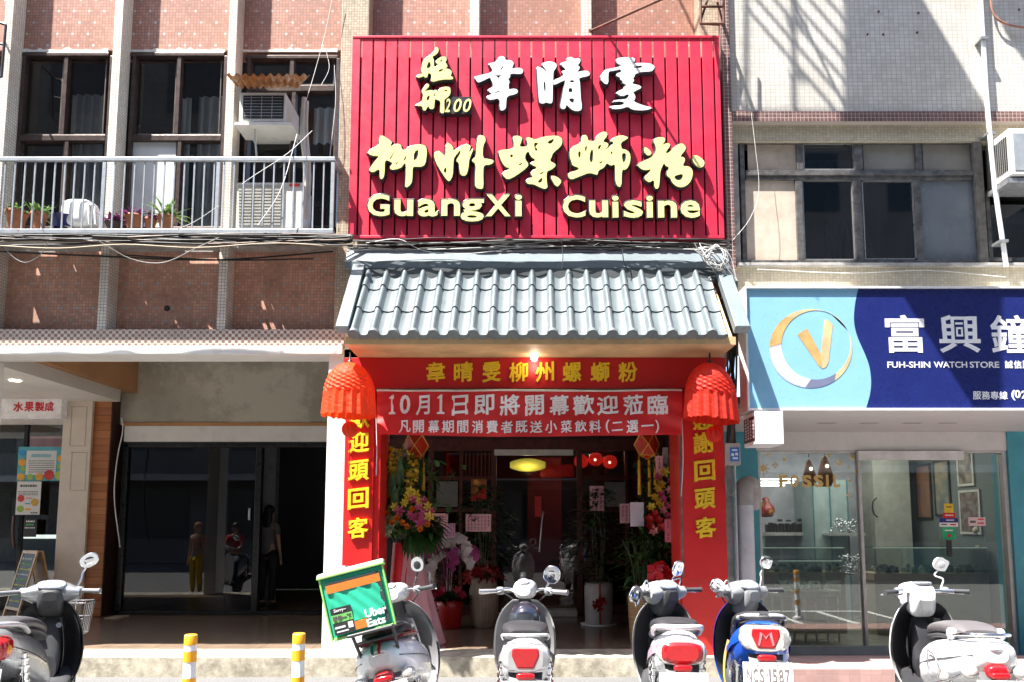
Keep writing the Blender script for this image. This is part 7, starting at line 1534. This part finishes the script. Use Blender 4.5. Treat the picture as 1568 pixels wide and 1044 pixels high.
mb = MB(); rows = [[Vector((-W2 + .035 + (2 * W2 - .07) * i / 24, -D2 - .012 - .006 * math.sin(i * .9 + k * .8) * math.sin(k * .5 + i * .15), (.09 + .2 * k / 10))) for i in range(25)] for k in range(11)]
mb.loft(rows, cap=False, closed=False); mb.xf(XBX); mb.build('crumpled_cover', dg, fp)
bx('orange_stripe', orr, (-W2 + .03, W2 - .03, -D2 - .016, -D2 - .006, H2 - .095, H2 - .045))
bx('dark_trim', dplast, (W2 - .05, W2 - .028, -D2 - .015, -D2 - .006, .04, H2 - .03)); bx('dark_trim', dplast, (-W2 + .03, W2 - .03, -D2 - .015, -D2 - .006, H2 - .042, H2 - .03))
for a in ((-W2 - .005, -W2 + .007, -D2 - .008, -D2 + .008, 0, H2), (W2 - .007, W2 + .005, -D2 - .008, -D2 + .012, 0, H2), (-W2 + .012, W2 - .012, -D2 - .01, -D2 + .01, -.004, .016), (-W2 - .014, W2 + .014, -D2 - .016, -D2 - .004, H2 + .002, H2 + .016), (W2 + .002, W2 + .014, -D2 + .02, D2, H2 - .008, H2 + .006)): bx('piping', lime, a, .004)
bx('orange_block', orr, (-.044, .035, -D2 - .018, -D2 - .007, .035, .085)); bx('label_dark', M('label_black', (.03, .03, .03), .5), (-.172, -.045, -D2 - .02, -D2 - .012, .155, .195)); bx('label_green', M('label_green', (.16, .5, .12), .5), (-.172, -.045, -D2 - .02, -D2 - .012, .105, .153)); bx('label_dark', M('label_black', (.03, .03, .03), .5), (-.172, -.045, -D2 - .02, -D2 - .012, .03, .103))
def bt(s, a, b, c, d, m, bold=.02, dy=.0): mb = MB(); text(mb, s, a, b, c, d, -D2 - .0225 - dy, .003, bold); mb.xf(XBX); mb.build('lettering', m, dbx)
bt('Uber', .03, .088, .165, .142, wt, .03); bt('Eats', .03, .03, .145, .08, wt, .03); bt('Sorry~', -.15, .163, -.075, .188, wt); bt('暫停一下', -.166, .112, -.052, .147, ink, .02); bt('上餐中', -.165, .07, -.10, .094, wt) if 0 else None
bx('label_print', wt, (-.165, -.10, -D2 - .0215, -D2 - .0195, .068, .08)); bx('label_print', wt, (-.158, -.085, -D2 - .0215, -D2 - .0195, .044, .052)); bx('label_print', wt, (-.082, -.052, -D2 - .0215, -D2 - .0195, .058, .095))
rC, XC = scooter('white and pink scooter with a round white headlamp in front of the restaurant doorway', .02, -2.36, 0, 0, -8, dict(body=pw, accent=lav, shield=pw, inner=gsh, head=wsh, style='round', grip=M('chrome_grip', (.5, .5, .5), .3, .8), mirrors=(1,), mirror_h={1: (.22, .42, 1.13)}, mr=(.07, .074), tail='shield', railm=pw, bezel=sgr, tz=.69, plate=None))
hc = XC @ Vector((0, .02, .84)); hm = thing('helmet', 'shiny black open helmet resting on the front of the white and pink scooter', 'helmet', tuple(XC @ Vector((0, .02, .78))))
mb = MB(); mb.se(hc, (.125, .14, .12), (1, 1), 24, 16, zlo=-.55); mb.build('shell', M('black_gloss', (.015, .016, .03), .12, coat=.8), hm)
mb = MB(); rg = [[hc + Vector((r_ * math.cos(t), -r_ * 1.12 * math.sin(t), z)) for t in [R_(20 + 140 * i / 12) for i in range(13)]] for r_, z in ((.128, -.055), (.133, -.01), (.126, .04))]; mb.loft(rg, cap=False, closed=False); mb.build('visor', M('smoked_visor', (.08, .09, .11), .08, .5), hm)
rD, XD = scooter('white and pale pink scooter with a grey handlebar cover beside the red column', 1.14, -2.36, -5, 0, 42, dict(body=pw, accent=lav, shield=pw, inner=dplast, head=M('light_grey_cover', (.38, .385, .38), .4), column=dplast, mirror_h={1: (.17, .42, 1.17), -1: (.38, .36, 1.0)}, mr=(.052, .066), mshape=(1, .7), mtilt={1: 12, -1: -25}, tail='wide', rise=.05, bezel=clearl, railm=paint('pinkish_white', (.66, .6, .64)), railr=.024, seat=seatm))
rE, XE = scooter('blue and silver scooter with a white number plate and M shaped tail light', 1.78, -2.36, -10, 0, 42, dict(body=blu, accent=blu, shield=blu, inner=dplast, head=gplast, head_front=blu, column=gplast, mirror_h={1: (.27, .43, 1.22), -1: (.35, .38, 1.06)}, mr=(.062, .052), mshape=(1, .7), mtilt={1: 20, -1: -30}, mstem=M('grey_stem', (.3, .3, .31), .4), tail='shield', bezel=clearl, railm=seatm, railr=.02, seat=seatm, plate='NCS-1587', tz=.70, rise=.11, wide=1.15))
mb = MB()
for s in (-1, 1): mb.prism([(s * .02, .735), (s * .035, .745), (s * .05, .665), (s * .04, .66)], -.909, -.9)
mb.prism([(-.02, .735), (.0, .70), (.02, .735), (.0, .715)], -.909, -.9); mb.xf(XE @ Matrix.Translation((0, 0, .11))); mb.build('light_marking', M('pink_lens', (.7, .2, .22), .2), rE)
for s in (-1, 1):
    mb = MB(); mb.tube([(s * .03, -.852, .95), (s * .1, -.815, .945), (s * .15, -.72, .92)], .016, 8); mb.xf(XE); mb.build('rail_inlay', sgr, rE)
for k in range(4):
    mb = MB(); mb.tube([(-.19, -.42 + k * .03, .72), (-.215, -.40 + k * .035, .6), (-.22, -.38 + k * .03, .46), (-.2, -.40, .34)], .005, 5); mb.xf(XE); mb.build('yellow_cord', M('yellow_cord', (.7, .5, .12), .6), rE)
rF, XF = scooter('white retro scooter with chrome grab rail in front of the watch shop', 3.28, -2.36, -8, 0, 14, dict(body=wsh, shield=wsh, inner=M('black_inner', (.03, .03, .033), .35), head=wsh, style='angular', mirrors=(1,), mirror_h={1: (.19, .43, 1.21)}, mr=(.06, .055), mshape=(1, .45), mtilt={1: 25}, mstem=wsh, mshell=wsh, tail='small', railm=chrome, railr=.016, wide=1.38, seat=M('grey_brown_vinyl', (.12, .11, .115), .4), lever=sgr, tz=.60))
mb = MB(); mb.se((-.2, -.52, .52), (.03, .09, .055), (.9, .9)); mb.xf(XF); mb.build('side_signal', clearl, rF)
for s in (-1, 1):   # chrome trim, side vents and rail knobs of the white retro scooter
    mb = MB(); mb.tube([(s * .246, -.40, .66), (s * .243, -.50, .64), (s * .235, -.56, .56), (s * .245, -.47, .49), (s * .250, -.40, .55), (s * .246, -.40, .66)], .0045, 6); mb.xf(XF); mb.build('side_vent', chrome, rF)
    mb = MB(); mb.tube([(s * .14, -.84, .615), (s * .205, -.68, .52), (s * .24, -.44, .445), (s * .23, -.18, .375)], .006, 6); mb.xf(XF); mb.build('chrome_trim', chrome, rF)
    mb = MB(); mb.se((s * .15, -.58, .80), (.032, .04, .04), (.8, .8), 14, 10); mb.xf(XF); mb.build('rail_mount', wsh, rF)
for X_s, r_s in ((XB, rB), (XC, rC), (XF, rF)):
    mb = MB(); mb.tube([(-.05, -.872, .735), (0, -.884, .738), (.05, -.872, .735)], .006, 6); mb.xf(X_s); mb.build('badge', chrome, r_s)
for i in range(14):
    mb = MB(); x_, z_ = random.uniform(.13, .2), random.uniform(.52, .66); mb.cyl((x_, .452, z_), (x_, .46, z_), random.uniform(.004, .011), n=7); mb.xf(XC); mb.build('decal_spot', black, rC)
for X_s, r_s, c_ in ((XD, rD, fr_r), (XE, rE, paper), (XA, rA, paper)):
    mb = MB(); mb.box(-.05, -.01, -.902, -.896, .80 - .02, .80 - .008); mb.xf(X_s); mb.build('sticker', c_, r_s)
rG, XG = scooter('red scooter standing past the silver scooter', -5.0, -2.3, 8, 0, 5, dict(body=paint('scooter_red', (.5, .02, .02)), shield=pw, inner=gplast, head=pw, mirrors=(1, -1), tail='wide'))
rH, XH = scooter('dark scooter with a rider waiting beyond the left edge', -6.6, -1.7, 0, 0, 0, dict(body=slv, shield=pw, inner=dplast, head=gplast, tail='wide', plate=None))
person('person in a red vest sitting on the dark scooter', -6.6, -2.0, -.0, 1.62, 180, M('red_vest', (.5, .02, .05), .7), M('dark_jeans', (.03, .04, .07), .8), M('dark_hair', (.015, .012, .01), .5), False, 1, True)
